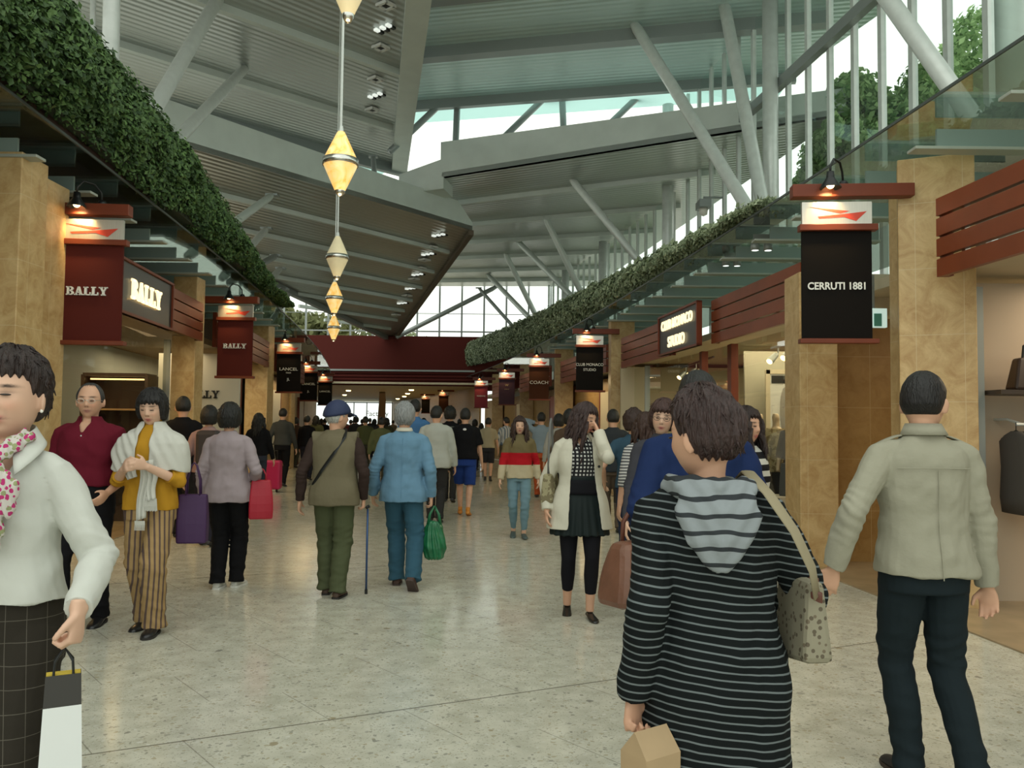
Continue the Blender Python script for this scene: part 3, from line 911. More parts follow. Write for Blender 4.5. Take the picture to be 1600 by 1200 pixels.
def roof(name, poly, pl, m, label, th=0.14):
    zs = [on_plane(pl, x, y) for x, y in poly]
    o = MB().prism(poly, zs, [z + th for z in zs]).build(name, m)
    return structure(o, label)
def purlin(parent, a, b, w=0.14, h=0.16, m=None, drop=0.0, name='purlin'):
    a = Vector(a); b = Vector(b)
    return MB().slab(a - Vector((0, 0, h / 2 + drop)), b - Vector((0, 0, h / 2 + drop)), w, h).build(name, m or M_FASCIA, parent)
M_ROOF_A = corrugated('corrugated_left', (0.42, 0.45, 0.43), math.atan2(6.3, 6.4), metal=0.45)
M_ROOF_C = corrugated('corrugated_right', (0.56, 0.70, 0.68), math.atan2(-1.7, 8), rough=0.4, metal=0.3)  # teal of the cool daylight is put into this panel's base colour
M_ROOF_D = corrugated('corrugated_middle', (0.44, 0.48, 0.45), math.atan2(-3.9, 7.8), metal=0.4)
M_ROOF_B = corrugated('corrugated_low', (0.40, 0.40, 0.35), math.atan2(8.5, 6.46), rough=0.3, metal=0.65)

# A: upper left
PA = zplane(10.0)
tipA = hit(634, 263, PA); farA = hit(190, 142, PA); rA = hit(670, 0, PA)
dA = (farA - tipA).normalized(); eA = (rA - tipA).normalized()
A_fl = tipA + dA * 18
A_nr = rA + eA * 5; A_nl = A_fl + eA * 19 
panelA = roof('ceiling', [(tipA.x, tipA.y), (A_fl.x, A_fl.y), (A_nl.x, A_nl.y), (A_nr.x, A_nr.y)], PA, M_ROOF_A, 'grey corrugated roof panel, upper left, nearest the camera')
for px, py in ((612, 197), (625, 110)):
    a = hit(px, py, PA); purlin(panelA, a, a + dA * 14, 0.16, 0.16)
a = hit(650, -60, PA); purlin(panelA, a, a + dA * 14, 0.16, 0.16)
purlin(panelA, tipA, tipA + dA * 18, 0.2, 0.3, M_GREY, name='edge_beam')
purlin(panelA, tipA + Vector((-.22, 0, 0)), A_nr + Vector((-.22, 0, 0)), 0.5, 0.22, M_FASCIA, name='edge_flange')

# B: lower left with the pale fascia
tB = hit(738, 360, zplane(7.6)); lB = hit(230, 212, zplane(7.6)); fB = hit(615, 530, zplane(5.95))
PB = plane3(tB, lB, fB)
dB = (lB - tB).normalized()
lB2 = tB + dB * 14.5
sB = hit(400, 427, PB)
sB2 = fB + (sB - fB) * 1.35
panelB = roof('ceiling', [(tB.x, tB.y), (fB.x, fB.y), (sB2.x, sB2.y), (lB2.x - 1, lB2.y + 1), (lB2.x, lB2.y)], PB, M_ROOF_B, 'brownish corrugated roof panel sloping down over the pendant lamps')
# fascia with the clipped corner
def vband(a, b, h0, h1, t, clip=0):
    a = Vector(a); b = Vector(b); d = (b - a).normalized(); n = Vector((-d.y, d.x, 0)) * t
    c = b - d * clip
    pts = [a, b, b + Vector((0, 0, 0.25)), c + Vector((0, 0, h1)), a + Vector((0, 0, h0))] if clip else [a, b, b + Vector((0, 0, h1)), a + Vector((0, 0, h0))]
    k = len(pts)
    v = pts + [q + n for q in pts]
    return MB().add(v, [tuple(range(k)), tuple(range(2 * k - 1, k - 1, -1))] + [(i, k + i, k + (i + 1) % k, (i + 1) % k) for i in range(k)])
vband(lB2, tB, 1.0, 0.8, 0.15, clip=0.7).build('fascia', M_FASCIA, panelB)
wB = fB - tB
sidedir = (sB - fB)
for q in (0.13, 0.27, 0.40, 0.52, 0.63, 0.74, 0.85):
    a = tB + wB * (q + 0.0) + dB * (0.35 + 0.45 * q)
    ln = 14 * (1 - q) + 2
    e = a + dB * ln
    e.z = on_plane(PB, e.x, e.y); a.z = on_plane(PB, a.x, a.y)
    purlin(panelB, a, e, 0.12, 0.13)
purlin(panelB, tB + dB * 0.05, fB, 0.16, 0.16, mat('dark_brown_edge', (0.10, 0.075, 0.05), rough=0.5), name='edge_flange')
purlin(panelB, fB, sB2, 0.22, 0.2, M_GREY, name='edge_beam')

# C: upper right
PC = zplane(11.3)
lC = hit(640, 160, PC); rC = hit(1060, 128, PC)
dC = (rC - lC).normalized()
nC = Vector((0.12, -1, 0)).normalized()
c0 = lC - dC * 3; c1 = rC + dC * 3.2
panelC = roof('ceiling', [(c1.x, c1.y), (c0.x, c0.y), (c0.x + 1.5, 9), (c1.x + 3.5, 9)], PC, M_ROOF_C, 'corrugated roof panel tinted teal for cool daylight, upper right')
purlin(panelC, c0, c1, 0.2, 0.28, M_GREY, name='edge_beam')
for px, py in ((670, 77), (680, -15)):
    a = hit(px, py, PC) - dC * 3; purlin(panelC, a, a + dC * 13, 0.35, 0.3, M_GREY)
def teal_sheet():
    m = bpy.data.materials.new('teal_translucent_sheet'); m.use_nodes = True
    nt = m.node_tree; N = nt.nodes; N.clear()
    t = N.new('ShaderNodeBsdfTranslucent'); d = N.new('ShaderNodeBsdfDiffuse'); x = N.new('ShaderNodeMixShader'); o = N.new('ShaderNodeOutputMaterial')
    t.inputs[0].default_value = (0.80, 0.97, 0.95, 1); d.inputs[0].default_value = (0.7, 0.85, 0.83, 1); x.inputs[0].default_value = 0.75
    nt.links.new(d.outputs[0], x.inputs[1]); nt.links.new(t.outputs[0], x.inputs[2]); nt.links.new(x.outputs[0], o.inputs[0])
    return m
M_SHEET = teal_sheet()
bk_ = Vector((0.1, 1.9, 0))
structure(MB().prism([(c0.x, c0.y + .15), (c1.x, c1.y + .15), (c1.x + bk_.x, c1.y + bk_.y), (c0.x + bk_.x, c0.y + bk_.y)], 11.36, 11.40).build('ceiling', M_SHEET), 'pale teal translucent eave strip beyond the upper right roof edge')
t0_ = tipA + dA * 0.5; t1_ = tipA + dA * 16
structure(MB().prism([(t0_.x, t0_.y + .2), (t0_.x - 0.6, t0_.y + 1.3), (t1_.x - .6, t1_.y + 1.3), (t1_.x, t1_.y + .2)], 10.06, 10.10).build('ceiling', M_SHEET), 'pale teal translucent eave strip beyond the upper left roof edge')
# D: middle right with pale fascia
PD = zplane(8.7)
lD = hit(688, 277, PD); rD = hit(1170, 201, PD)
dD = (rD - lD).normalized()
r2 = rD + dD * 2.2
fD = Vector((-5.5, 43.6, 8.7)); gD = Vector((4.2, 43.0, 8.7))
panelD = roof('ceiling', [(r2.x, r2.y), (gD.x, gD.y), (fD.x, fD.y), (lD.x, lD.y)][::-1], PD, M_ROOF_D, 'dark grey corrugated roof panel, middle right, behind the pale fascia')
vband(lD, r2, 1.05, 0.6, 0.15).build('fascia', M_FASCIA, panelD)
e0 = hit(640, 292, PD)
bx = MB().prism([(lD.x + 0.1, lD.y - 0.05), (lD.x + 0.3, lD.y + 0.9), (lD.x - 1.3, lD.y + 1.2), (lD.x - 1.3, lD.y + 0.6)], 8.35, [9.25, 9.25, 8.95, 8.95])
bx.build('gutter_box', M_FASCIA, panelD)
for q in (3.0, 6.2, 9.2, 12.2, 15.2, 17.8):
    a = lD + (fD - lD).normalized() * q
    ln = min(9.5, (WR(a.y - 3) - a.x) / dD.x + 0.4)
    sl_ = Vector((dD.x, dD.y * (1 - q / 24), 0)).normalized()
    purlin(panelD, a, a + sl_ * ln, 0.14, 0.15, M_FASCIA)
# vents and small downlights set in the left panels
M_VENT = mat('vent_white', (0.62, 0.63, 0.6), rough=0.4)
def vent(px, py, pl, size, lamps, label):
    c = hit(px, py, pl)
    root = empty('ceiling_vent', c - Vector((0, 0, 0.02)))
    root.rotation_euler = (0, 0, math.atan2(dB.y, dB.x))
    if lamps:
        tag(root, label, 'ceiling light', 'triple downlights in the left roof panels')
        for k in range(3):
            MB().box((0, (k - 1) * size * 0.75, -0.03), (size * 0.5, size * 0.35, 0.05)).build('lamp_lens', mat('downlight_lens', (0.8, 0.85, 0.8), emit=0.8), root)
            MB().box((-size * 0.55, (k - 1) * size * 0.75, -0.03), (size * 0.4, size * 0.35, 0.05)).build('lamp_shield', M_DARK, root)
        root.name = 'ceiling_light'
    else:
        tag(root, label, 'vent', 'square vents in the left roof panels')
        f = MB()
        for s in (-1, 1):
            f.box((s * size / 2, 0, -0.03), (0.06, size + 0.06, 0.06)); f.box((0, s * size / 2, -0.03), (size, 0.06, 0.06))
        f.build('frame', M_VENT, root)
        MB().box((0, 0, -0.01), (size - 0.04, size - 0.04, 0.03)).build('grille', M_DARK, root)
VN = {}
def vlab(l, where):
    k = VN.get((l, where), 0); VN[(l, where)] = k + 1
    return '%s %s, %s from the top' % ('small triple downlight' if l else 'small square white vent', where, ['first', 'second', 'third', 'fourth', 'fifth', 'sixth', 'seventh'][k])
for px, py, l in ((603, 5, 0), (598, 40, 1), (595, 71, 0), (587, 121, 0), (586, 146, 1), (582, 169, 0)):
    vent(px, py, PA, 0.24, l, vlab(l, 'in the upper left roof panel'))
for px, py, l in ((685, 365, 1), (674, 384, 0), (668, 395, 1), (663, 404, 0), (657, 417, 0), (652, 427, 1), (647, 434, 0), (641, 449, 1), (636, 460, 0), (628, 472, 1), (619, 490, 0)):
    vent(px, py, PB, 0.26, l, vlab(l, 'in the low sloping roof panel'))

# ------------------------------------------------------------------ columns and raking struts (each one a thing)
def strut(a, b, r, label, m=None, name='raking_strut', group=None, cap=True):
    a = Vector(a); b = Vector(b)
    o = empty(name, a)
    tag(o, label, 'strut' if name == 'raking_strut' else 'column', group)
    e = b - a
    pts = [e * q for q in (0, 0.03, 0.94, 1)] if cap else [e * 0, e]
    rr = [r * 0.85, r, r, r * 0.6] if cap else [r, r]
    MB().tube(pts, rr, 14).build('shaft', m or M_STEEL, o, smooth=True)
    if name == 'raking_strut':
        MB().box(e, (r * 3.4, r * 2.2, 0.05)).build('head_plate', M_GREY, o)
    return o
SR = 'raking struts on the right'; SL_ = 'raking struts on the left'
def st(p0, d0, p1, d1, r, label, m=None, group=None):
    a = P(p0[0], p0[1], d0); b = P(p1[0], p1[1], d1)
    if group == SL_: a = a + (a - b).normalized() * 1.1; b = b + (b - a).normalized() * 0.1
    return strut(a, b, r, label, m, group=group)
st((1205, 385), 16.2, (985, 28), 20.1, 0.13, 'long pale raking strut crossing the middle of the right roof', group=SR)
st((1198, 352), 16.9, (1128, -12), 19.2, 0.14, 'pale raking strut right of the long one, meeting it at the ivy', group=SR)
st((1560, 240), 10.6, (1360, -40), 12.2, 0.13, 'thick pale raking strut at the upper right in front of the trees', group=SR)
st((1025, 440), 23.4, (890, 276), 24.3, 0.11, 'raking strut leaving the ivy right of centre under the dark panel', group=SR)
st((925, 492), 29.2, (850, 336), 28.5, 0.11, 'steep grey raking strut in the middle distance', M_FASCIA, group=SR)
st((915, 485), 30.4, (806, 374), 32.6, 0.11, 'raking strut crossing beside the steep grey one', M_FASCIA, group=SR)
st((848, 515), 36, (788, 393), 35, 0.11, 'distant raking strut behind the crossing pair', M_FASCIA, group=SR)
st((850, 520), 36, (760, 427), 40, 0.11, 'distant raking strut leaning to the left over the far ivy', M_FASCIA, group=SR)
st((815, 525), 42, (748, 450), 42.5, 0.09, 'farthest raking strut against the gable window', M_GREY, group=SR)
st((619, 527), 42.6, (778, 447), 42.6, 0.12, 'low diagonal brace across the gable window', M_GREY, group=SR)
st((212, 220), 12.0, (345, -10), 16.6, 0.125, 'thick pale raking strut at the upper left above the ivy', group=SL_)
st((245, 252), 12.9, (385, 104), 19.9, 0.11, 'pale raking strut with a dark head plate on the upper left panel', group=SL_)
st((322, 380), 15.4, (424, 306), 20.5, 0.09, 'raking strut touching the low panel near the ivy', M_FASCIA, group=SL_)
st((362, 418), 17.5, (416, 358), 22.5, 0.09, 'bright raking strut at mid left just above the ivy', group=SL_)
st((375, 432), 19.0, (430, 400), 23.5, 0.09, 'dark raking strut at mid left above the ivy', M_GREY, group=SL_)
st((395, 465), 21.0, (438, 420), 26.0, 0.09, 'bright raking strut farther along the left', group=SL_)
st((405, 475), 24.0, (443, 452), 28.0, 0.09, 'small dark raking strut at far left', M_GREY, group=SL_)
st((425, 500), 27.0, (450, 462), 31.0, 0.09, 'smallest raking strut at far left', M_FASCIA, group=SL_)
CG = 'round columns in the glazed wall'
for yy, zt, lb in ((17.9, 11.2, 'white round column in the glazed wall, left of the trees'), (24.8, 11.2, 'round column where the two right roof panels overlap'),
                   (32.0, 8.6, 'grey round column in the far glazed wall'), (37.9, 8.6, 'farthest grey round column in the glazed wall')):
    strut((WR(yy) - 0.35, yy, 3.7), (WR(yy) - 0.35, yy, zt), 0.17, lb, name='round_column', group=CG, cap=False)
strut((7.1, 11.6, 3.7), (7.1, 11.6, 11.2), 0.3, 'wide grey column at the upper right corner', M_FASCIA, name='round_column', group=CG, cap=False)
strut(P(168, 330, 11.6), P(168, 0, 11.6) + Vector((0, 0, 4.0)), 0.115, 'white round column at the upper left behind the ivy', name='round_column', cap=False)
strut(P(140, 330, 13.6), P(140, 0, 13.6) + Vector((0, 0, 3.0)), 0.045, 'thin white pipe column left of the thick one', name='round_column', cap=False)
# clerestory props
for p0, p1, lb in (((711, 245), (715, 150), 'short vertical prop over the pale fascia, leftmost'), ((608, 238), (694, 157), 'slanting prop in the bright clerestory, leftmost'),
                   ((881, 215), (878, 142), 'short vertical prop in the middle of the clerestory'), ((782, 220), (858, 146), 'slanting prop in the middle of the clerestory'),
                   ((944, 202), (1013, 136), 'slanting prop at the right of the clerestory')):
    st(p0, 24.6, p1, 25.0, 0.10, lb, M_GREY, 'short props in the clerestory')
for p0, p1, lb in (((420, 222), (430, 190), 'dark prop at the upper left gap'), ((586, 285), (583, 245), 'dark prop beside the panel tip')):
    st(p0, 24.0, p1, 25.0, 0.08, lb, M_GREY)
# security camera on the glazed wall
sc_ = empty('security_camera', (WR(21.4) - 0.55, 21.4, P(1068, 320, 21.4).z)); sc_.rotation_euler = (0, 0, PI)
tag(sc_, 'small dark security camera on the glazed wall above the ivy', 'camera')
MB().box((0, 0, 0), (0.3, 0.5, 0.2)).build('housing', M_GREY, sc_); MB().box((-0.25, 0, 0.2), (0.5, 0.05, 0.05)).build('arm', M_GREY, sc_)
MB().lathe([(0, -0.3), (0.1, -0.25), (0.12, -0.1), (0, -0.1)], (0, 0, 0), 14).build('dome', M_WHITE, sc_, smooth=True)

# ------------------------------------------------------------------ pendant lamps
def alabaster():
    m = bpy.data.materials.new('alabaster'); m.use_nodes = True
    nt = m.node_tree; N = nt.nodes; L = nt.links
    b = N['Principled BSDF']; b.inputs['Roughness'].default_value = 0.4
    tc = N.new('ShaderNodeTexCoord'); n = N.new('ShaderNodeTexNoise')
    n.inputs['Scale'].default_value = 5; n.inputs['Detail'].default_value = 6; n.inputs['Distortion'].default_value = 1.5
    L.new(tc.outputs['Object'], n.inputs['Vector'])
    r = N.new('ShaderNodeValToRGB')
    r.color_ramp.elements[0].position = 0.36; r.color_ramp.elements[0].color = (0.95, 0.50, 0.10, 1)
    r.color_ramp.elements[1].position = 0.62; r.color_ramp.elements[1].color = (1.0, 0.80, 0.38, 1)
    L.new(n.outputs[0], r.inputs[0]); L.new(r.outputs[0], b.inputs['Base Color']); L.new(r.outputs[0], b.inputs['Emission Color'])
    b.inputs['Emission Strength'].default_value = 0.62
    return m
M_ALAB = alabaster()
M_CREAM = mat('cream_shade', (0.75, 0.66, 0.42), rough=0.5, var=0.08, emit=0.22)
M_CHROME = mat('brushed_chrome', (0.65, 0.66, 0.63), rough=0.22, metal=0.95)
def pendant(c, h, w, m, label, ztop):
    root = empty('pendant_lamp', c)
    tag(root, label, 'pendant lamp', None)
    R_ = w / 2; hh = h / 2
    MB().lathe([(0.0, -hh), (R_ * 0.22, -hh), (R_ * 0.30, -hh * 0.92), (R_ * 0.97, -0.03)], seg=28).build('lower_shade', m, root, smooth=True)
    MB().lathe([(R_ * 0.97, 0.03), (R_ * 0.28, hh * 0.92), (R_ * 0.2, hh), (0.0, hh)], seg=28).build('upper_shade', m, root, smooth=True)
    MB().lathe([(R_ * 0.95, -0.035), (R_ * 1.02, -0.035), (R_ * 1.02, 0.035), (R_ * 0.95, 0.035)], seg=28).build('metal_band', M_CHROME, root, smooth=True)
    MB().tube([(0, 0, hh), (0, 0, hh + 0.06)], [0.03, 0.02], 10).tube([(0, 0, hh + 0.05), (0, 0, ztop - c[2])], 0.011, 8).build('rod', M_STEEL, root)
    MB().lathe([(0.0, -hh - 0.03), (0.02, -hh - 0.03), (R_ * 0.3, -hh + 0.005), (R_ * 0.3, -hh + 0.03)], seg=20).build('finial', M_CHROME, root, smooth=True)
    ld = bpy.data.lights.new('pendant_bulb', 'POINT'); ld.energy = 6; ld.color = (1, 0.72, 0.35); ld.shadow_soft_size = 0.15
    lo = bpy.data.objects.new('pendant_bulb', ld); COL.objects.link(lo); lo.parent = root; lo.location = (0, 0, -hh - 0.22)
    return root
pendant(P(545, -31, 5.3), 0.50, 0.26, M_CREAM, 'nearest pendant lamp, cut by the top edge of the view', 10)
pendant(P(532, 254, 8.6), 0.65, 0.365, M_ALAB, 'largest glowing amber pendant lamp with a metal band', 10)
pendant(P(527, 402, 12.7), 0.65, 0.345, M_CREAM, 'cream unlit-looking pendant lamp below the largest amber one', 10)
pendant(P(522.5, 466, 16.6), 0.65, 0.345, M_ALAB, 'amber pendant lamp directly under the cream one', 10.0)
pendant(P(521.5, 512, 20.8), 0.64, 0.32, M_ALAB, 'smallest and lowest amber pendant lamp', 10.05)

# ------------------------------------------------------------------ hanging ivy
M_LEAF = mat('ivy_leaf', (0.1, 0.2, 0.08), rough=0.5, vcol=True, spec=0.25)
def tree_leaf():
    m = bpy.data.materials.new('tree_leaf'); m.use_nodes = True
    nt = m.node_tree; N = nt.nodes; N.clear()
    a = N.new('ShaderNodeVertexColor'); a.layer_name = 'Col'
    d = N.new('ShaderNodeBsdfDiffuse'); t = N.new('ShaderNodeBsdfTranslucent'); x = N.new('ShaderNodeMixShader'); o = N.new('ShaderNodeOutputMaterial')
    for q in (d, t): nt.links.new(a.outputs[0], q.inputs[0])
    nt.links.new(d.outputs[0], x.inputs[1]); nt.links.new(t.outputs[0], x.inputs[2]); nt.links.new(x.outputs[0], o.inputs[0])
    return m
M_TREE = tree_leaf()
M_SOIL = mat('planter_dark', (0.02, 0.03, 0.015), rough=0.9)
def ivy(name, f, s, y0, y1, zb, zt, n, size, label, c0, c1, depth=0.35):
    """leaf cloud along a curved planter; zb, zt functions of y"""
    yy = y0 + (y1 - y0) * RNG.uniform(0, 1, n) ** 1.25
    a = RNG.uniform(0, 1, n)
    ZB = np.array([zb(q) for q in yy]); ZT = np.array([zt(q) for q in yy])
    drape = vnoise(np.stack([yy, yy * 0, yy * 0], 1), 2.3, 3) * 0.06
    z = ZB + (ZT - ZB) * a + np.where(a < 0.25, drape, 0)
    bul = np.sin(a * PI) * 0.16 + 0.04
    lump = 0.05 * vnoise(np.stack([yy, z, z * 0], 1), 5.0, 1) + 0.06 * vnoise(np.stack([yy, z, z * 0], 1), 2.0, 5)
    x = np.array([f(q) for q in yy]) - s * (bul + lump) + s * RNG.uniform(0, 1, n) ** 2 * depth * 0.5
    top = RNG.uniform(0, 1, n) < 0.3
    x = np.where(top, np.array([f(q) for q in yy]) + s * RNG.uniform(-0.1, depth, n), x)
    z = np.where(top, ZT + RNG.normal(0, 0.035, n) + lump * 0.5, z)
    nr = np.stack([-s * np.ones(n), -0.35 * np.ones(n), 0.5 + 0.5 * top], 1)
    o = quads_mesh(name, np.stack([x, yy, z], 1), size, nr, M_LEAF, None, colvar=(c0, c1))
    tag(o, label, 'ivy', None, 'stuff')
    mb = MB(); ys = np.linspace(y0, y1, 40)
    for i in range(39):
        a_, b_ = ys[i], ys[i + 1]
        v = [(f(a_), a_, zb(a_) + .03), (f(a_) + s * depth, a_, zb(a_) + .03), (f(a_) + s * depth, a_, zt(a_) - .04), (f(a_), a_, zt(a_) - .04)]
        v += [(f(b_), b_, zb(b_) + .03), (f(b_) + s * depth, b_, zb(b_) + .03), (f(b_) + s * depth, b_, zt(b_) - .04), (f(b_), b_, zt(b_) - .04)]
        mb.add(v, [(0, 4, 7, 3), (3, 7, 6, 2), (0, 1, 5, 4), (1, 2, 6, 5)] + ([(0, 3, 2, 1)] if i == 0 else []))
    mb.build('planter', M_SOIL, o)
    return o
def interp(tab): 
    xs = [t_[0] for t_ in tab]; ys_ = [t_[1] for t_ in tab]
    return lambda q: float(np.interp(q, xs, ys_))
lt = interp([(4, 4.85), (9, 4.85), (12, 4.6), (16, 4.1), (18, 4.0)])
ivy('hanging_ivy', LB(0.20), -1, 4.2, 18, lambda q: 3.95, lt, 52000, 0.045, 'thick dark green ivy hanging along the left canopy edge', (0.025, 0.055, 0.02), (0.10, 0.18, 0.055), depth=0.4)
rt = interp([(5, 4.0), (9.3, 4.02), (11, 4.12), (14, 4.33), (22, 4.75), (30, 5.1), (38, 5.45), (43, 5.6)])
rb = interp([(5, 3.95), (25, 3.95), (30, 4.0), (38, 4.35), (43, 4.5)])
ivy('hanging_ivy', RB(0.42), 1, 9.3, 43, rb, rt, 60000, 0.07, 'lighter green ivy hanging along the right canopy edge towards the far end', (0.09, 0.13, 0.06), (0.36, 0.42, 0.27), depth=0.45)
ivy('hanging_ivy', RB(1.75), 1, 4.4, 9.5, lambda q: 3.95, lambda q: 4.4, 7000, 0.075, 'ivy bed seen through the glass canopy at the upper right', (0.04, 0.08, 0.04), (0.14, 0.2, 0.1), depth=0.6)
# dark soffit under the left planter
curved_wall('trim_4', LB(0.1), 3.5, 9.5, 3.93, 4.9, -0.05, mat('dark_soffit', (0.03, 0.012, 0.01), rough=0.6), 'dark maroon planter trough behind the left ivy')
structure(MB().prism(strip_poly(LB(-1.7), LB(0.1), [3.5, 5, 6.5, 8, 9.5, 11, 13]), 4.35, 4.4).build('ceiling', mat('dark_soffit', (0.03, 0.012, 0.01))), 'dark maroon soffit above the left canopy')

# ------------------------------------------------------------------ trees outside
def tree(c, r, n, size, label, name='broadleaf_tree', c0=(0.12, 0.24, 0.08), c1=(0.48, 0.66, 0.32)):
    root = empty(name, (c[0], c[1], 0)); tag(root, label, 'tree', 'trees outside the glazed walls')
    k = 34
    cc = np.clip(RNG.normal(0, 0.5, (k, 3)), -0.8, 0.8) * np.array(r); cc[:, 2] *= 0.8
    idx = RNG.integers(0, k, n)
    d = RNG.normal(size=(n, 3)); d /= np.linalg.norm(d, axis=1)[:, None]
    rad = 0.33 * RNG.uniform(0.6, 1.0, n)[:, None]
    pts = cc[idx] + d * rad * np.array(r)
    pts[:, 2] += c[2]
    quads_mesh('crown', pts, size, d, M_TREE, root, colvar=(c0, c1))
    MB().tube([(0, 0, 0), (0.1, 0, c[2] * 0.5), (0, 0, c[2])], [0.3, 0.22, 0.1], 8).build('trunk', mat('bark', (0.12, 0.08, 0.05), rough=0.9), root)
tree((9.7, 20.5, 8.2), (2.2, 2.4, 2.2), 36000, 0.13, 'tall leafy tree outside the glass at the upper right')
tree((7.35, 18.6, 7.2), (0.55, 1.2, 1.25), 14000, 0.12, 'round green tree outside behind the white column')
tree((13.0, 23.0, 9.8), (2.6, 2.4, 3.0), 36000, 0.14, 'tallest tree outside near the right edge')
tree((7.9, 27.0, 6.6), (1.2, 2.5, 1.6), 12000, 0.13, 'slim tree outside the middle of the glazed wall')
tree((5.6, 40.0, 5.0), (1.5, 4.0, 2.0), 2500, 0.26, 'low tree outside the far glazed wall')
tree((-13, 52, 6.8), (5.0, 2.0, 2.3), 4000, 0.4, 'olive tree seen through the gable window at the left', c0=(0.12, 0.13, 0.05), c1=(0.35, 0.38, 0.2))
tree((-8.5, 54, 5.9), (2.5, 1.5, 1.6), 1500, 0.35, 'pale bush seen through the gable window', c0=(0.2, 0.25, 0.12), c1=(0.4, 0.45, 0.3))

# ------------------------------------------------------------------ right boutique (behind the studio sign)
def glazing(side, y0, y1, off, z1, label, mull=()):
    f = RB(off) if side == 'R' else LB(-off)
    ys = np.linspace(y0, y1, 6); g = MB()
    for i in range(5):
        a, b_ = ys[i], ys[i + 1]
        g.add([(f(a), a, 0.02), (f(b_), b_, 0.02), (f(b_), b_, z1), (f(a), a, z1)], [(0, 1, 2, 3)])
    o = structure(g.build('window_5', G_SHOP), label)
    for (ym, w, mm) in mull:
        MB().box((f(ym), ym, z1 / 2), (0.1, w, z1)).build('mullion', mm, o)
    return o
glazing('R', 9.25, 17.8, 1.0, 2.66, 'tall shop window of the right-hand boutique', [(12.1, 0.22, M_RED), (13.35, 0.18, M_RED), (9.3, 0.06, M_GREY), (16.6, 0.05, M_GREY)])
glazing('L', 7.9, 12.9, 0.75, 2.7, 'tall shop window of the left-hand boutique', [(12.75, 0.025, M_GREY)])
bt = MB().box((0, 0, 1.35), (3.2, 0.1, 2.7)).build('wall_right', mat('lit_beige_wall', (0.50, 0.44, 0.31), rough=0.7)); bt.location = (3.9, 17.6, 0.0); structure(bt, 'lit beige end wall inside the right boutique')
def area(name, loc, sx, sy, e, col, rot=(0, 0, 0)):
    d = bpy.data.lights.new(name, 'AREA'); d.shape = 'RECTANGLE'; d.size = sx; d.size_y = sy; d.energy = e; d.color = col
    o = bpy.data.objects.new(name, d); COL.objects.link(o); o.location = loc; o.rotation_euler = rot
    return o
area('shop_light', (4.3, 12.8, 2.7), 1.6, 6, 190, (1.0, 0.85, 0.55))
area('shop_light', (5.3, 6.3, 2.7), 1.5, 3, 75, (1.0, 0.82, 0.6))
area('shop_light', (-5.9, 10.3, 2.7), 1.6, 4, 55, (1.0, 0.70, 0.35))
area('shop_light', (-6.3, 16.5, 2.7), 1.2, 4, 60, (1.0, 0.8, 0.5))
area('shop_light', (1.7, 21.2, 2.6), 0.6, 4, 35, (1.0, 0.75, 0.4))
area('shop_light', (-6.0, 23.5, 2.6), 0.6, 5, 30, (1.0, 0.75, 0.4))
area('corridor_light', (-7.6, 56, 3.42), 5, 18, 120, (1.0, 0.72, 0.36))
area('arcade_light', (-5.6, 38, 3.4), 3.5, 6, 20, (1.0, 0.75, 0.45))
area('shop_light', (-4.9, 8.6, 2.6), 0.4, 0.8, 22, (1.0, 0.5, 0.15))  # orange lamp added to warm the post behind the left edge pillar
# track lights
def track(y0, y1, x, z, n, label):
    root = empty('track_light', (x, (y0 + y1) / 2, z)); tag(root, label, 'track light')
    MB().box((0, 0, 0), (0.03, y1 - y0, 0.03)).build('rail', M_DARK, root)
    for i in range(n):
        yy = -(y1 - y0) / 2 + (i + 0.5) * (y1 - y0) / n
        h = MB().tube([(0, yy, -0.02), (0, yy, -0.1), (-0.05, yy - 0.05, -0.14)], 0.012, 6).tube([(-0.03, yy - 0.0, -0.12), (-0.14, yy - 0.06, -0.22)], [0.04, 0.055], 12).build('spot_head', M_GREY, root)
        MB().tube([(-0.141, yy - 0.061, -0.221), (-0.146, yy - 0.064, -0.226)], 0.045, 12).build('lens', M_WARM, h)
track(9.6, 12.0, 3.75, 2.60, 4, 'black ceiling track with small spotlights in the right boutique')
track(13.6, 16.2, 3.3, 2.60, 3, 'farther ceiling track with spotlights behind the red mullions')
# framed picture in the boutique
fp = empty('framed_picture', (3.85, 14.0, 1.2), 0); tag(fp, 'tall pale framed fashion picture inside the right boutique', 'picture')
fp.location = P(1226, 625, 13.2); fp.location.z = 1.02
fr = MB()
for s in (-1, 1): fr.box((s * 0.27, 0, 0.65), (0.07, 0.05, 1.4)); fr.box((0, 0, 0.65 + s * 0.67), (0.6, 0.05, 0.07))
fr.build('frame', mat('pale_wood', (0.5, 0.44, 0.32), rough=0.5), fp)
MB().box((0, 0.01, 0.65), (0.5, 0.03, 1.3)).build('print', mat('print_white', (0.55, 0.56, 0.54)), fp)
mb = MB(); v, f = ell_geo((0, -0.01, 0.7), (0.08, 0.012, 0.38), 14, 8); mb.add(v, f); mb.build('figure_silhouette', mat('print_grey', (0.25, 0.24, 0.22)), fp)
MB().box((0, -0.005, 1.2), (0.42, 0.03, 0.12)).build('dark_caption_block', M_DARK, fp)
pm = MB().box((0, 0, 1.35), (2.4, 0.06, 2.7)).build('wall_right', mat('boutique_partition', (0.40, 0.38, 0.30), rough=0.7)); pm.location = (5.0, 13.6, 0.0); structure(pm, 'grey-beige partition behind the framed picture')

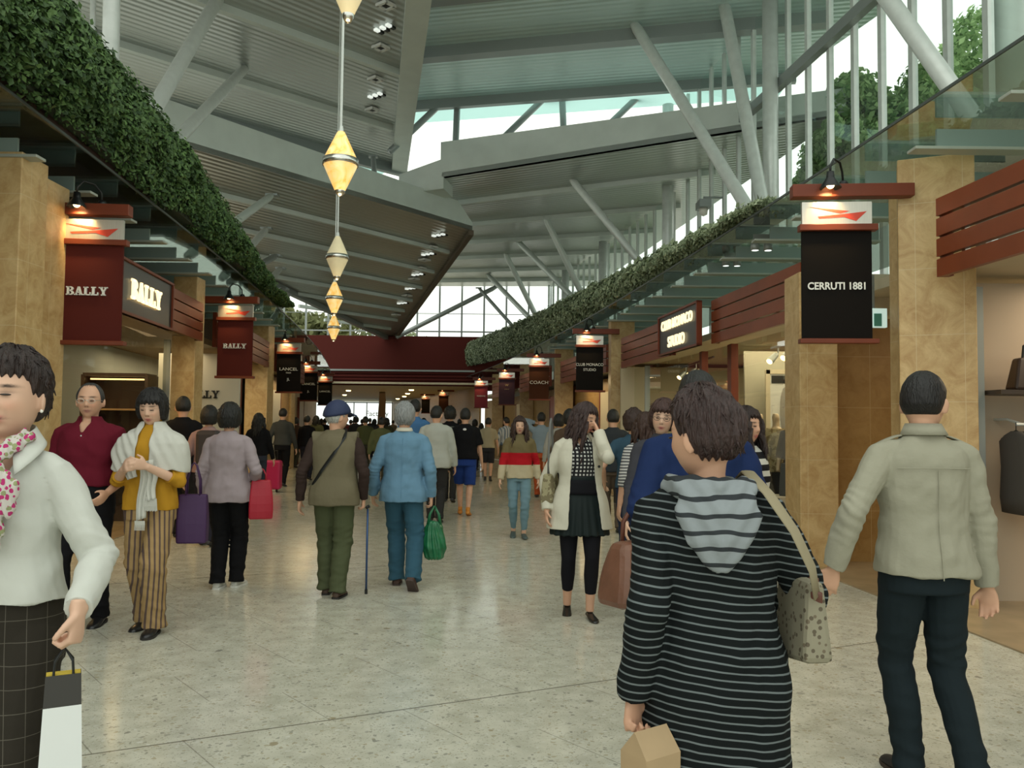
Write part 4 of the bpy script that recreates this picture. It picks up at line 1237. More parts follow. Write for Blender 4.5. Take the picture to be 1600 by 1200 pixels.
# near right shop: shelf, handbag, rail with clothes
mb = MB().box((0, 0, 1.35), (4.0, 0.1, 2.7)).build('wall_right', mat('shop_wall_pinkbeige', (0.46, 0.37, 0.27), rough=0.6)); mb.location = (5.75, 7.15, 0.012); structure(mb, 'pinkish beige wall inside the nearest right shop')
structure(MB().box((3.87, 6.9, 1.32), (0.07, 0.07, 2.64)).build('trim_5', M_GREY), 'steel edge of the nearest right shopfront')
sh = tag(MB().box((0, 0, 0), (1.6, 0.42, 0.035)).build('wall_shelf', mat('dark_shelf', (0.04, 0.028, 0.02), rough=0.4)), 'dark wall shelf carrying the brown handbag at the right edge', 'shelf')
sh.location = (4.72, 6.87, 1.76)
hb = empty('handbag', (4.26, 6.78, 1.78)); tag(hb, 'dark brown handbag standing on the shelf at the right edge', 'handbag')
MB().add([(-0.2, -0.08, 0), (0.2, -0.08, 0), (0.2, 0.08, 0), (-0.2, 0.08, 0), (-0.15, -0.05, 0.26), (0.17, -0.05, 0.28), (0.17, 0.05, 0.28), (-0.15, 0.05, 0.26)],
         [(0, 1, 5, 4), (1, 2, 6, 5), (2, 3, 7, 6), (3, 0, 4, 7), (4, 5, 6, 7), (3, 2, 1, 0)]).build('body', mat('dark_brown_leather', (0.03, 0.016, 0.01), rough=0.35, var=0.3), hb, bevel=0.02)
MB().tube([(-0.09, 0, 0.26), (-0.08, 0, 0.36), (0, 0, 0.41), (0.09, 0, 0.36), (0.1, 0, 0.27)], 0.01, 8).build('handle', M_DARK, hb)
rk = empty('clothes_rail', (4.62, 6.72, 1.5)); tag(rk, 'steel clothes rail inside the right shop below the shelf', 'rail')
MB().tube([(-0.55, 0, 0), (1.0, 0, 0)], 0.014, 10).build('bar', M_STEEL, rk)
for s in (-0.5, 0.95): MB().tube([(s, 0, 0), (s, 0.2, 0.04), (s, 0.38, 0.04)], 0.012, 8).build('bracket', M_STEEL, rk)
gc = [((0.06, 0.055, 0.05), 'dark charcoal garment hanging leftmost on the rail'), ((0.09, 0.08, 0.07), 'dark grey-brown garment second on the rail'), ((0.13, 0.12, 0.11), 'grey jacket third on the rail'),
      ((0.62, 0.60, 0.62), 'pale lilac-white shirt hanging on the rail near the right edge'), ((0.5, 0.48, 0.5), 'light grey shirt behind the pale one on the rail')]
for i, (c, lb) in enumerate(gc):
    g = empty('hanging_garment', (4.07 + i * 0.085, 6.72 - 0.02 * i, 1.5)); tag(g, lb, 'garment', 'garments on the clothes rail')
    MB().tube([(0, 0, 0.015), (0, 0, -0.04), (0, 0.0, -0.06)], 0.004, 6).tube([(0, -0.2, -0.12), (0, 0, -0.05), (0, 0.2, -0.12)], 0.007, 6).build('hanger', M_DARK, g)
    L_ = 0.72 if i < 3 else 0.82
    v, f = ring_loft([(0, 0, -0.055, 0.02, 0.06), (0, 0, -0.09, 0.035, 0.15), (0, 0, -0.14, 0.045, 0.22), (0, 0, -0.35, 0.045, 0.20), (0.0, 0.01, -0.6, 0.05, 0.21), (0, 0, -L_, 0.04, 0.2)], 20)
    MB().add(v, f).build('cloth', mat('garment_%d' % i, c, rough=0.8, bump=0.4, bscale=8, stretch=(1, 1, 0.2)), g, smooth=True)

# left boutique interior: dark display units with warm lit frames
def display(x, y, w, h, rz, label):
    root = empty('display_cabinet', (x, y, 0.012), rz); tag(root, label, 'cabinet', 'display cabinets in the left boutique')
    MB().box((0, 0.2, h / 2), (w, 0.04, h)).box((-w / 2, 0, h / 2), (0.05, 0.4, h)).box((w / 2, 0, h / 2), (0.05, 0.4, h)).box((0, 0, h), (w, 0.4, 0.05)).box((0, 0, 0.1), (w, 0.4, 0.2)).build('body', mat('dark_walnut', (0.035, 0.018, 0.01), rough=0.35), root)
    for k in range(3): MB().box((0, 0, 0.7 + k * 0.45), (w - 0.06, 0.36, 0.025)).build('shelf', mat('shelf_tan', (0.35, 0.22, 0.1), rough=0.4), root)
    MB().box((0, -0.1, h - 0.06), (w - 0.15, 0.05, 0.02)).build('strip_lamp', mat('cabinet_strip', (1, 0.65, 0.25), emit=2.5), root)
display(-6.4, 10.2, 1.1, 2.0, 0.1, 'dark display cabinet behind the couple, left of the two')
display(-5.75, 12.2, 0.9, 2.1, 0.05, 'dark display cabinet behind the couple, right of the two')
pw = MB().box((0, 0, 1.35), (1.5, 0.08, 2.7)).build('wall_left', mat('white_brand_panel', (0.60, 0.57, 0.47), rough=0.6)); pw.location = (-5.75, 15.3, 0.0); structure(pw, 'pale wall panel with dark slab letters behind the second maroon banner')
t = slab_letters('BALLY', 0.14).build('lettering', mat('black_letters', (0.02, 0.02, 0.02)), pw); t.location = (0.06, -0.05, 1.95); t['label'] = 'dark slab letters reading BALLY'
for x_ in (-5.05, -4.93): structure(MB().box((x_ - .1, 15.35, 1.35), (0.07, 0.07, 2.7)).build('trim_6', M_RED), 'dark red door post by the second maroon banner')
# ------------------------------------------------------------------ people
def ik(a, b, l1, l2, hint):
    a = Vector(a); b = Vector(b); d = b - a; L = d.length
    if L > (l1 + l2) * 0.998:
        b = a + d.normalized() * (l1 + l2) * 0.998; d = b - a; L = d.length
    u = d.normalized()
    x = (l1 * l1 - l2 * l2 + L * L) / (2 * L)
    h = math.sqrt(max(0, l1 * l1 - x * x))
    hv = Vector(hint); hv = hv - u * hv.dot(u)
    if hv.length < 1e-6: hv = u.orthogonal()
    return a + u * x + hv.normalized() * h, b

def g2(x, z, cx, cz, sx, sz):
    return np.exp(-((x - cx) / sx) ** 2 - ((z - cz) / sz) ** 2)

def head_points(na=44, nr=34, features=True, fem=0.0):
    ph = np.linspace(0.0001, PI - 0.0001, nr)[:, None]
    a = (2 * PI * np.arange(na) / na)[None, :]
    r = np.sin(ph)
    x = 0.074 * r * np.sin(a); y = -0.094 * r * np.cos(a); z = 0.117 * np.cos(ph) + 0 * a
    t = np.clip(-z / 0.117, 0, 1)
    x = x * (1 - 0.30 * t ** 1.5) * (1 + 0.03 * np.clip(z / 0.117, 0, 1))
    x = np.sign(x) * 0.074 * (np.abs(x) / 0.074) ** 0.88
    front = y < 0
    y = np.where(front, y * (0.94 + 0.03 * t), y * (1.03 - 0.42 * t ** 1.3))
    if features:
        w = np.clip((-y) / 0.05, 0, 1)
        ax = np.abs(x)
        f = np.clip((0.032 - z) / 0.054, 0, 1) * np.clip((z + 0.037) / 0.013, 0, 1)
        d = (0.023 - 0.003 * fem) * np.exp(-(x / 0.0115) ** 2) * f
        d += 0.009 * g2(ax, z, 0.0135, -0.027, 0.006, 0.007) - 0.0022 * np.exp(-((ax - 0.026 - 0.25 * (-0.03 - z)) / 0.005) ** 2) * g2(x, z, 0, -0.046, 1, 0.014)
        d += -0.009 * g2(ax, z, 0.031, 0.008, 0.017, 0.012)
        d += 0.0055 * g2(ax, z, 0.031, 0.003, 0.012, 0.006)
        d += 0.004 * g2(ax, z, 0.028, 0.028, 0.024, 0.009)
        d += 0.005 * g2(ax, z, 0.040, -0.026, 0.018, 0.018)
        d += 0.006 * g2(x, z, 0, -0.0555, 0.019, 0.0045) + 0.007 * g2(x, z, 0, -0.067, 0.016, 0.005) - 0.004 * g2(x, z, 0, -0.0608, 0.022, 0.0025)
        d += -0.004 * g2(x, z, 0, -0.079, 0.02, 0.006) + 0.006 * g2(x, z, 0, -0.097, 0.02, 0.012)
        y = y - d * w
    return np.stack([x, y, z], -1)

def grid_faces(nr, na):
    f = []
    for i in range(nr - 1):
        for k in range(na):
            k2 = (k + 1) % na
            f.append((i * na + k, (i + 1) * na + k, (i + 1) * na + k2, i * na + k2))
    return f

def hand_geo(mb, w, d, n, thumb, curl=0.35, spread=1.0, sc=1.0, tcurl=0.3):
    """palm, four unequal fingers and a thumb; n = the way the palm faces; thumb=+1/-1 along d x n"""
    w = Vector(w); d = Vector(d).normalized(); n = Vector(n); n = (n - d * n.dot(d)).normalized()
    s = d.cross(n).normalized() * thumb          # towards the thumb side
    v, f = tube_geo([w - d * 0.03, w, w + d * 0.03 * sc, w + d * 0.065 * sc, w + d * 0.09 * sc], [0.024 * sc, 0.026 * sc, 0.038 * sc, 0.042 * sc, 0.036 * sc], 14, True, (n, [0.85, 0.75, 0.42, 0.36, 0.30]))
    mb.add(v, f)
    for i, (off, L, r) in enumerate(((0.031, 0.072, 0.0088), (0.010, 0.082, 0.0092), (-0.011, 0.076, 0.0088), (-0.031, 0.060, 0.0078))):
        p = w + d * (0.078 - 0.004 * abs(i - 1)) * sc + s * off * sc
        dirv = (d + s * off * 2.2 * spread).normalized()
        c = curl * (1 + 0.12 * i)
        pts = [p]; ax = dirv.cross(n).normalized(); ang = 0.0
        for q, fr in enumerate((0.46, 0.30, 0.24)):
            ang += c * (0.8 if q == 0 else 1.1)
            dv = dirv * math.cos(ang) + n * math.sin(ang)
            pts.append(pts[-1] + dv * L * fr * sc)
        v, f = tube_geo([pts[0] - dirv * 0.015] + pts, [r * sc, r * sc * 1.05, r * sc, r * sc * 0.9, r * sc * 0.65], 8)
        mb.add(v, f)
    b = w + d * 0.022 * sc + s * 0.026 * sc
    t1 = (d * 0.62 + s * 0.72 + n * 0.3).normalized(); t2 = (d * 0.85 + s * (0.5 - tcurl) + n * (0.3 + tcurl)).normalized()
    p1 = b + t1 * 0.038 * sc; p2 = p1 + t2 * 0.034 * sc
    v, f = tube_geo([b - t1 * 0.015, b, p1, p2, p2 + t2 * 0.006], [0.012 * sc, 0.0135 * sc, 0.0105 * sc, 0.0085 * sc, 0.005 * sc], 8)
    mb.add(v, f)

PROF = [(1.475, .056, .058, .012), (1.45, .066, .062, .012), (1.425, .088, .068, .010), (1.40, .116, .078, .008), (1.365, .146, .092, .005), (1.34, .158, .1, .003), (1.30, .166, .106, 0), (1.22, .163, .112, -.004),
        (1.12, .146, .102, .0), (1.04, .150, .104, .002), (.96, .166, .112, .008), (.88, .174, .118, .012), (.80, .172, .115, .010), (.6, .172, .115, .010), (.3, .172, .115, .010)]
def prof(z):
    zs = [p[0] for p in PROF][::-1]
    return tuple(float(np.interp(z, zs, [p[i] for p in PROF][::-1])) for i in (1, 2, 3))

SKINS = [(0.62, 0.36, 0.24), (0.52, 0.30, 0.19), (0.66, 0.42, 0.30)]

def fabric(name, c1, c2=None, kind='plain', scale=1.0, rough=0.85, bump=0.25, width=0.2, c3=None, wobble=0.03, tilt=0.0):
    if name in MATS: return MATS[name]
    m = mat(name, c1, rough=rough, bump=bump, bscale=14, spec=0.12)
    if kind == 'plain': return m
    nt = m.node_tree; N = nt.nodes; L = nt.links; b = N['Principled BSDF']
    tc = N.new('ShaderNodeTexCoord'); sp = N.new('ShaderNodeSeparateXYZ'); L.new(tc.outputs['Object'], sp.inputs[0])
    def M(op, a, c=None):
        n = N.new('ShaderNodeMath'); n.operation = op
        for i, q in enumerate((a, c)):
            if q is None: continue
            if isinstance(q, (int, float)): n.inputs[i].default_value = q
            else: L.new(q, n.inputs[i])
        return n.outputs[0]
    ns = N.new('ShaderNodeTexNoise'); ns.inputs['Scale'].default_value = 3.5; L.new(tc.outputs['Object'], ns.inputs['Vector'])
    wob = M('MULTIPLY', M('SUBTRACT', ns.outputs[0], 0.5), wobble)
    X, Y, Z = sp.outputs
    if kind == 'stripes':
        fac = M('LESS_THAN', M('FRACT', M('DIVIDE', M('ADD', M('ADD', Z, M('MULTIPLY', X, tilt)), wob), scale)), width)
    elif kind == 'vstripes':
        fac = M('LESS_THAN', M('FRACT', M('DIVIDE', M('ADD', M('ADD', X, M('MULTIPLY', Y, 0.7)), M('MULTIPLY', wob, 0.3)), scale)), width)
    elif kind == 'check':
        a = M('GREATER_THAN', M('SINE', M('MULTIPLY', M('ADD', X, M('MULTIPLY', Y, 0.5)), 6.283 / scale)), 0.0)
        c = M('GREATER_THAN', M('SINE', M('MULTIPLY', Z, 6.283 / scale)), 0.0)
        fac = M('MULTIPLY', M('MAXIMUM', a, c), M('ADD', M('MULTIPLY', M('MULTIPLY', a, c), 0.0), 1.0))
    elif kind == 'grid':
        a = M('LESS_THAN', M('FRACT', M('DIVIDE', M('ADD', X, M('MULTIPLY', Y, 0.6)), scale)), width)
        c = M('LESS_THAN', M('FRACT', M('DIVIDE', Z, scale)), width)
        fac = M('MAXIMUM', a, c)
    elif kind == 'bands':      # c1 above, c2 in the middle, c3 below (scale=(z1,z2))
        fac = M('LESS_THAN', Z, scale[0])
    elif kind == 'camo':
        n2 = N.new('ShaderNodeTexNoise'); n2.inputs['Scale'].default_value = scale; L.new(tc.outputs['Object'], n2.inputs['Vector'])
        fac = M('GREATER_THAN', n2.outputs[0], 0.5)
    elif kind == 'floral':
        v = N.new('ShaderNodeTexVoronoi'); v.inputs['Scale'].default_value = scale; L.new(tc.outputs['Object'], v.inputs['Vector'])
        fac = M('LESS_THAN', v.outputs['Distance'], width)
    mx = N.new('ShaderNodeMix'); mx.data_type = 'RGBA'
    mx.inputs[6].default_value = (*c1, 1); mx.inputs[7].default_value = (*c2, 1)
    L.new(fac, mx.inputs['Factor'])
    out = mx.outputs[2]
    if kind == 'bands' and c3:
        m2 = N.new('ShaderNodeMix'); m2.data_type = 'RGBA'; m2.inputs[7].default_value = (*c3, 1)
        L.new(out, m2.inputs[6]); L.new(M('LESS_THAN', Z, scale[1]), m2.inputs['Factor']); out = m2.outputs[2]
    if kind == 'floral':
        sc = N.new('ShaderNodeSeparateColor'); L.new(v.outputs['Color'], sc.inputs[0])
        r = N.new('ShaderNodeValToRGB'); r.color_ramp.interpolation = 'CONSTANT'
        r.color_ramp.elements[0].color = (*c2, 1); r.color_ramp.elements[1].position = 0.6; r.color_ramp.elements[1].color = (*c3, 1)
        L.new(sc.outputs[0], r.inputs[0]); L.new(r.outputs[0], mx.inputs[7])
    L.new(out, b.inputs['Base Color'])
    return m

def cut_mesh(me, co, cut):
    """open a neckline or a coat front: drop vertices for which cut(x, y, z) is true"""
    bm = bmesh.new(); bm.from_mesh(me); bm.verts.ensure_lookup_table()
    x, y, z = co.T
    kill = np.nonzero(cut(x, y, z))[0]
    bmesh.ops.delete(bm, geom=[bm.verts[int(i)] for i in kill], context='VERTS')
    for _ in range(8):
        bv = [v for v in bm.verts if v.is_boundary]
        new = {}
        for v in bv:
            nb = [e.other_vert(v).co for e in v.link_edges if e.is_boundary]
            if len(nb) == 2: new[v] = v.co * 0.4 + (nb[0] + nb[1]) * 0.3
        for v, c_ in new.items(): v.co = c_
    bm.to_mesh(me); bm.free()
def vneck(zv, hw, yb=0.02):
    return lambda x, y, z: (y < yb) & (z > zv) & (np.abs(x) < hw * (z - zv) / (1.47 - zv) + 0.004)

def person(label, loc, H, yaw, vox=0.012, skin=0, fem=0, girth=1.0, feet=None, hands=None, elbows=None, head=(0, 0, 0), lean=0.0,
           hair='short', hair_c=(0.012, 0.010, 0.009), top=None, bottom=None, shoes=None, extra=None, palm=None, curls=(0.35, 0.35), group=None, hem=0.86,
           sleeve=1.0, top_ease=0.016, flare=0.0, cut=None, smooth_top=0, eyes='slit', trouser_w=1.0, sw=1.0, z_sleeve=None, roll=(0, 0)):
    """feet: ((x,y,lift,yaw,pitch) left, right); hands: wrist targets; all for a 1.70 m figure, facing -Y, +x = own left"""
    s = H / 1.7
    sw = sw * (1 - 0.09 * fem)
    root = empty('person', loc, math.radians(yaw)); root.scale = (s, s, s)
    tag(root, label, 'person', group)
    near = vox < 0.011
    feet = feet or ((0.09, 0.0, 0, 4, 0), (-0.09, 0.0, 0, -4, 0))
    hands = hands or ((0.25, -0.03, 0.80), (-0.25, -0.03, 0.80))
    elbows = elbows or ((0.4, 0.8, 0.0), (-0.4, 0.8, 0.0))
    palm = palm or ((-1, 0, 0), (1, 0, 0))
    def T(p):
        p = Vector(p); k = max(0, p.z - 0.95)
        return Vector((p.x + roll[0] * k, p.y - lean * k, p.z))
    # ---- joints
    hz = 0.875
    stride = max(abs(feet[0][1]), abs(feet[1][1]))
    hz -= 0.10 * stride
    J = {}
    for i, sd in ((0, 1), (1, -1)):
        fx, fy, lift, fyaw, fp = feet[i]
        ank = Vector((fx, fy + 0.03, 0.085 + lift))
        hip = Vector((sd * 0.088, 0.0, hz))
        knee, ank = ik(hip, ank, 0.405, 0.395, (sd * 0.05, -1, 0))
        J['hip', i], J['knee', i], J['ank', i] = hip, knee, ank
        sh = T((sd * 0.172 * sw, 0.005, 1.352))
        el, wr = ik(sh, Vector(hands[i]), 0.295, 0.262, elbows[i])
        J['sh', i], J['el', i], J['wr', i] = sh, el, wr
    # ---- head matrix
    hy, hp, hr = [math.radians(q) for q in head]
    piv = T((0, 0.012, 1.475))
    HM = Matrix.Translation(piv) @ Matrix.Rotation(hy, 4, 'Z') @ Matrix.Rotation(hp, 4, 'X') @ Matrix.Rotation(hr, 4, 'Y') @ Matrix.Translation((0, -0.012, 0.10)) @ Matrix.Scale(1.07, 4)
    HMI = HM.inverted()
    # ---- body
    mb = MB()
    na, nr = (72, 56) if near else ((44, 34) if vox < 0.02 else (20, 14))
    hpnt = head_points(na, nr, vox < 0.02, fem)
    mb.add([HM @ Vector(p) for p in hpnt.reshape(-1, 3)], grid_faces(nr, na) + [tuple(range(na))[::-1], tuple((nr - 1) * na + k for k in range(na))])
    if vox < 0.02:
        for sd in (1, -1):
            v, f = ell_geo((0, 0, 0), (0.008, 0.019, 0.032), 12, 10, Matrix.Rotation(sd * 0.55, 3, 'Z') @ Matrix.Rotation(0.15, 3, 'X'))
            mb.add([HM @ (Vector(p) + Vector((sd * 0.081, 0.012, -0.010))) for p in v], f)
    nb = T((0, 0.015, 1.42)); nt_ = HM @ Vector((0, 0.022, -0.05))
    v, f = tube_geo([nb, nb.lerp(nt_, 0.5), nt_], [0.060 - 0.008 * fem, 0.051 - 0.007 * fem, 0.054 - 0.006 * fem], 16); mb.add(v, f)
    rings = []
    for z in np.linspace(0.84, 1.43, 14):
        rx, ry, cy = prof(z); c = T((0, cy, z))
        rings.append((c.x, c.y, z, rx * 0.92 * girth * (1 + min(0, sw - 1) * float(np.interp(z, [1.0, 1.2], [0.3, 1.0]))), ry * 0.92 * girth))
    v, f = ring_loft(rings, 24); mb.add(v, f)
    for i, sd in ((0, 1), (1, -1)):
        sh, el, wr = J['sh', i], J['el', i], J['wr', i]
        v, f = tube_geo([T((sd * 0.09, 0.005, 1.372)), sh, sh.lerp(el, 0.5), el, el.lerp(wr, 0.3), wr], [0.045, 0.048, 0.043, 0.036, 0.035, 0.025], 14); mb.add(v, f)
        d = (wr - el).normalized()
        hsc = 1.0 if vox < 0.011 else 1.12
        if curls[i] >= 0.9: d = d * 0.25 + Vector((0, 0, -1))
        hand_geo(mb, wr, d + Vector((0, 0, -0.15)), palm[i], (-1 if i == 0 else 1), curls[i], 1.0, hsc * 0.98)
        hip, knee, ank = J['hip', i], J['knee', i], J['ank', i]
        v, f = tube_geo([hip + Vector((0, 0, 0.03)), hip.lerp(knee, 0.35), knee, knee.lerp(ank, 0.3) + Vector((0, 0.012, 0)), ank.lerp(knee, 0.12), ank - Vector((0, 0, 0.03))],
                        [0.082, 0.074, 0.052, 0.052, 0.035, 0.033], 14); mb.add(v, f)
    me = remeshed(mb, vox, 3 if near else 2, 'body')
    co = co_of(me)
    hmi = np.array(HMI)
    lc = co @ hmi[:3, :3].T + hmi[:3, 3]
    base = np.array(SKINS[skin])
    c = np.tile(base, (len(co), 1))
    c *= (1 + 0.06 * vnoise(co, 30, 2))[:, None]
    if vox < 0.02:
        x, y, z = lc.T; ax = np.abs(x)
        fr = ((y < -0.045) & (np.abs(z) < 0.12)).astype(float)
        def blend(w, col):
            nonlocal c
            w = np.clip(w, 0, 1)[:, None] * fr[:, None]
            c = c * (1 - w) + np.array(col) * w
        blend(1.1 * g2(ax, z, 0.036, -0.025, 0.018, 0.016) * 0.35, base * np.array([1.1, 0.78, 0.75]))
        lipc = (0.50, 0.14, 0.13) if fem else (0.42, 0.19, 0.15)
        blend(1.5 * g2(x, z, 0, -0.0555, 0.018, 0.0042), lipc); blend(1.5 * g2(x, z, 0, -0.0675, 0.015, 0.005), lipc)
        blend(1.4 * g2(x, z, 0, -0.0608, 0.022, 0.0022), (0.16, 0.05, 0.05))
        blend(1.6 * g2(ax, z, 0.031, 0.029, 0.018, 0.0036), (0.05, 0.03, 0.02)); blend(0.9 * g2(ax, z, 0.031, 0.0105 - 0.0, 0.018, 0.0018), (0.10, 0.05, 0.04))
        blend(1.2 * g2(ax, z, 0.0075, -0.0345, 0.0045, 0.003), (0.10, 0.04, 0.03)); blend(0.30 * g2(ax, z, 0.031, 0.010, 0.020, 0.010), base * 0.6); blend(0.25 * g2(ax, z, 0.028, -0.045, 0.004, 0.012), base * 0.6)
        if not near: blend(1.6 * g2(ax, z, 0.031, 0.005, 0.013, 0.004), (0.03, 0.02, 0.015))
    set_vcol(me, np.clip(c, 0, 1))
    body = link_mesh('body', me, mat('skin_%d' % skin, base, rough=0.5, vcol=True, spec=0.35), root, True)
    # ---- eyes for the near faces
    if near and eyes:
        for sd in (1, -1):
            v, f = ell_geo((0, 0, 0), (0.0145, 0.0045, 0.0032 if eyes == 'slit' else 0.0048), 14, 8)
            yy = -0.0868 if fem else -0.086
            ce = Vector((sd * 0.031, yy, 0.0045))
            e = MB().add([HM @ (Matrix.Rotation(sd * 0.35, 3, 'Z') @ Vector(p) + ce) for p in v], f).build('eye', mat('eye_dark', (0.02, 0.012, 0.01), rough=0.15), root, True)
    # ---- hair
    build_hair(root, HM, hair, hair_c, vox)
    # ---- bottom
    if bottom:
        bk, bm = bottom[0], bottom[1]
        mb = MB()
        zt = 1.05
        if bk in ('trousers', 'shorts', 'capri', 'leggings'):
            rings = []
            for z in np.linspace(hz - 0.07, zt, 8):
                rx, ry, cy = prof(z); c_ = T((0, cy, z)); rings.append((c_.x, c_.y, z, rx * 1.0 * girth + 0.004, ry * girth + 0.004))
            v, f = ring_loft(rings, 24); mb.add(v, f)
            end = {'trousers': 1.0, 'leggings': 0.93, 'capri': 0.32, 'shorts': -0.02}[bk]
            for i in (0, 1):
                hip, knee, ank = J['hip', i], J['knee', i], J['ank', i]
                if bk == 'leggings': rad = [0.090, 0.083, 0.064, 0.062, 0.045, 0.041]
                else: rad = [0.098, 0.090, 0.068 * trouser_w, 0.066 * trouser_w, 0.060 * trouser_w, 0.064 * trouser_w]
                pts = [hip + Vector((0, 0.005, 0.03)), hip.lerp(knee, 0.4), knee, knee.lerp(ank, 0.4) + Vector((0, 0.008, 0)), knee.lerp(ank, 0.8), ank - Vector((0, 0.0, 0.035))]
                if bk == 'leggings': pts[-1] = knee.lerp(ank, 0.93)
                if bk == 'capri': pts = pts[:4]; rad = rad[:4]; rad[3] = 0.075; rad[2] = 0.078
                if bk == 'shorts': pts = pts[:3]; rad = [0.10, 0.10, 0.088]; pts[2] = hip.lerp(knee, 0.92)
                v, f = tube_geo(pts, [q * (0.5 + 0.5 * girth) for q in rad], 16); mb.add(v, f)
            nm = bk
        else:   # skirt: (kind, mat, z_bottom, flare)
            zb, fl = bottom[2], bottom[3]
            rings = []
            for z in np.linspace(zb, 1.12, 12):
                q = max(0, (0.98 - z)) / (0.98 - zb + 1e-6)
                rx, ry, cy = prof(max(z, 0.86)); c_ = T((0, cy, z)); rings.append((c_.x, c_.y, z, rx * girth + 0.008 + fl * q, ry * girth + 0.008 + fl * q))
            v, f = ring_loft(rings, 64); mb.add(v, f)
            nm = 'skirt'
        me = remeshed(mb, max(vox, 0.007), 2, nm)
        co = co_of(me); nn = normals_of(me)
        if bk == 'skirt':
            an = np.arctan2(co[:, 1], co[:, 0]); q = np.clip((0.98 - co[:, 2]) / 0.3, 0, 1)
            co += nn * (np.sin(an * 18) * 0.006 * q)[:, None]
        else:
            amp = 0.0055 if near else 0.004
            leg = np.clip((0.9 - co[:, 2]) / 0.1, 0, 1)
            kz = np.exp(-((co[:, 2] - 0.47) / 0.12) ** 2) + 1.3 * np.exp(-((co[:, 2] - 0.12) / 0.09) ** 2) + 0.35
            co += nn * (vnoise(co * np.array([1, 1, 2.2]), 22, 4) * amp * kz * leg)[:, None]
            co += nn * (vnoise(co * np.array([1, 1, 0.5]), 16, 8) * amp * 0.7 * leg)[:, None]
        set_co(me, co)
        link_mesh(nm, me, bm, root, True)
    # ---- top
    if top:
        mb = MB(); e = top_ease
        rings = []
        for z in np.linspace(hem, 1.462, 22):
            rx, ry, cy = prof(z); c_ = T((0, cy, z))
            low = max(0, (1.05 - z)) / 0.4
            ee = e * (1 if z < 1.38 else max(0.3, 1 - (z - 1.38) / 0.1))
            rings.append((c_.x, c_.y, z, rx * girth * (1 + (sw - 1) * float(np.interp(z, [1.05, 1.25], [0.2, 0.9]))) + ee + flare * low, ry * girth + ee + flare * low))
        v, f = ring_loft(rings, 28); mb.add(v, f)
        for i, sd in ((0, 1), (1, -1)):
            sh, el, wr = J['sh', i], J['el', i], J['wr', i]
            pts = [T((sd * 0.08, 0.005, 1.382)), T((sd * 0.13 * sw, 0.005, 1.374)), sh, sh.lerp(el, 0.35), sh.lerp(el, 0.75), el, el.lerp(wr, 0.3), el.lerp(wr, 0.7), el.lerp(wr, 0.98)]
            rad = [0.040, 0.047, 0.054, 0.056, 0.050, 0.047, 0.046, 0.041, 0.036]
            rad = [r_ * (0.6 + 0.4 * girth) + (e - 0.012) * 0.7 for r_ in rad]
            if sleeve < 0.6: pts = pts[:4] + [sh.lerp(el, sleeve * 1.6)]; rad = rad[:4] + [rad[3] + 0.006]
            elif sleeve < 0.99: pts = pts[:7]; rad = rad[:7]
            v, f = tube_geo(pts, rad, 16); mb.add(v, f)
            if sleeve > 0.6: v, f = ell_geo(el, (rad[5] - .001,) * 3, 14, 10); mb.add(v, f)
        me = remeshed(mb, max(vox, 0.006), 3 if near else 2, 'top')
        co = co_of(me); nn = normals_of(me)
        amp = 0.0045 if near else 0.003
        co += nn * (vnoise(co * np.array([1, 1, 1.6]), 17, 6) * amp)[:, None]
        if near: co += nn * (np.abs(vnoise(co * np.array([1.3, 1.0, 0.8]), 11, 12)) * -0.005 + vnoise(co * np.array([1.6, 1.2, 1.1]), 34, 3) * 0.0016)[:, None]
        co += nn * (vnoise(co * np.array([1.2, 1.2, 0.45]), 21, 9) * amp * 1.1)[:, None]
        if near:
            for i in (0, 1):
                el = np.array(J['el', i]); dd = np.linalg.norm(co - el, axis=1)
                ax_ = np.array((J['wr', i] - J['sh', i]).normalized())
                ph = (co - el) @ ax_
                co += nn * (np.sin(ph * 150 + 3.5 * vnoise(co, 16, 3)) * 0.0013 * (1 + 0.8 * vnoise(co, 9, 5)) * np.exp(-(dd / 0.13) ** 2))[:, None]
        set_co(me, co)
        if cut:
            cut_mesh(me, co, cut)
        nm = top[0]
        link_mesh(nm, me, top[1], root, True)
    # ---- shoes
    if shoes:
        for i, sd in ((0, 1), (1, -1)):
            fx, fy, lift, fyaw, fp = feet[i]
            ank = J['ank', i]
            R_ = Matrix.Rotation(math.radians(fyaw), 4, 'Z') @ Matrix.Rotation(math.radians(fp), 4, 'X')
            Mx = Matrix.Translation((ank.x, ank.y, ank.z)) @ R_
            flat = len(shoes) > 2 and shoes[2] == 'flat'
            boot = len(shoes) > 2 and shoes[2] == 'boot'
            secs = [(0.052, -0.062, 0.018, 0.012), (0.045, -0.05, 0.030, 0.030), (0.01, -0.042, 0.036, 0.040), (-0.04, -0.05, 0.038, 0.034), (-0.09, -0.058, 0.044, 0.026), (-0.14, -0.062, 0.044, 0.022), (-0.175, -0.066, 0.032, 0.018), (-0.192, -0.070, 0.012, 0.010)]
            if flat: secs = [(a_, b_ - 0.01, c_ * 0.85, d_ * 0.62) for a_, b_, c_, d_ in secs]
            v = []; f = []; n_ = 16
            for (yy, zc, rx, rz) in secs:
                for k in range(n_):
                    an = 2 * PI * k / n_
                    zz = zc + rz * math.sin(an) * (1.0 if math.sin(an) > 0 else 0.85)
                    zz = max(zz, -0.085)
                    v.append(Mx @ Vector((rx * math.cos(an), yy, zz)))
            for q in range(len(secs) - 1):
                for k in range(n_):
                    k2 = (k + 1) % n_
                    f.append((q * n_ + k, q * n_ + k2, (q + 1) * n_ + k2, (q + 1) * n_ + k))
            f.append(tuple(range(n_))[::-1]); f.append(tuple((len(secs) - 1) * n_ + k for k in range(n_)))
            sb = MB().add(v, f)
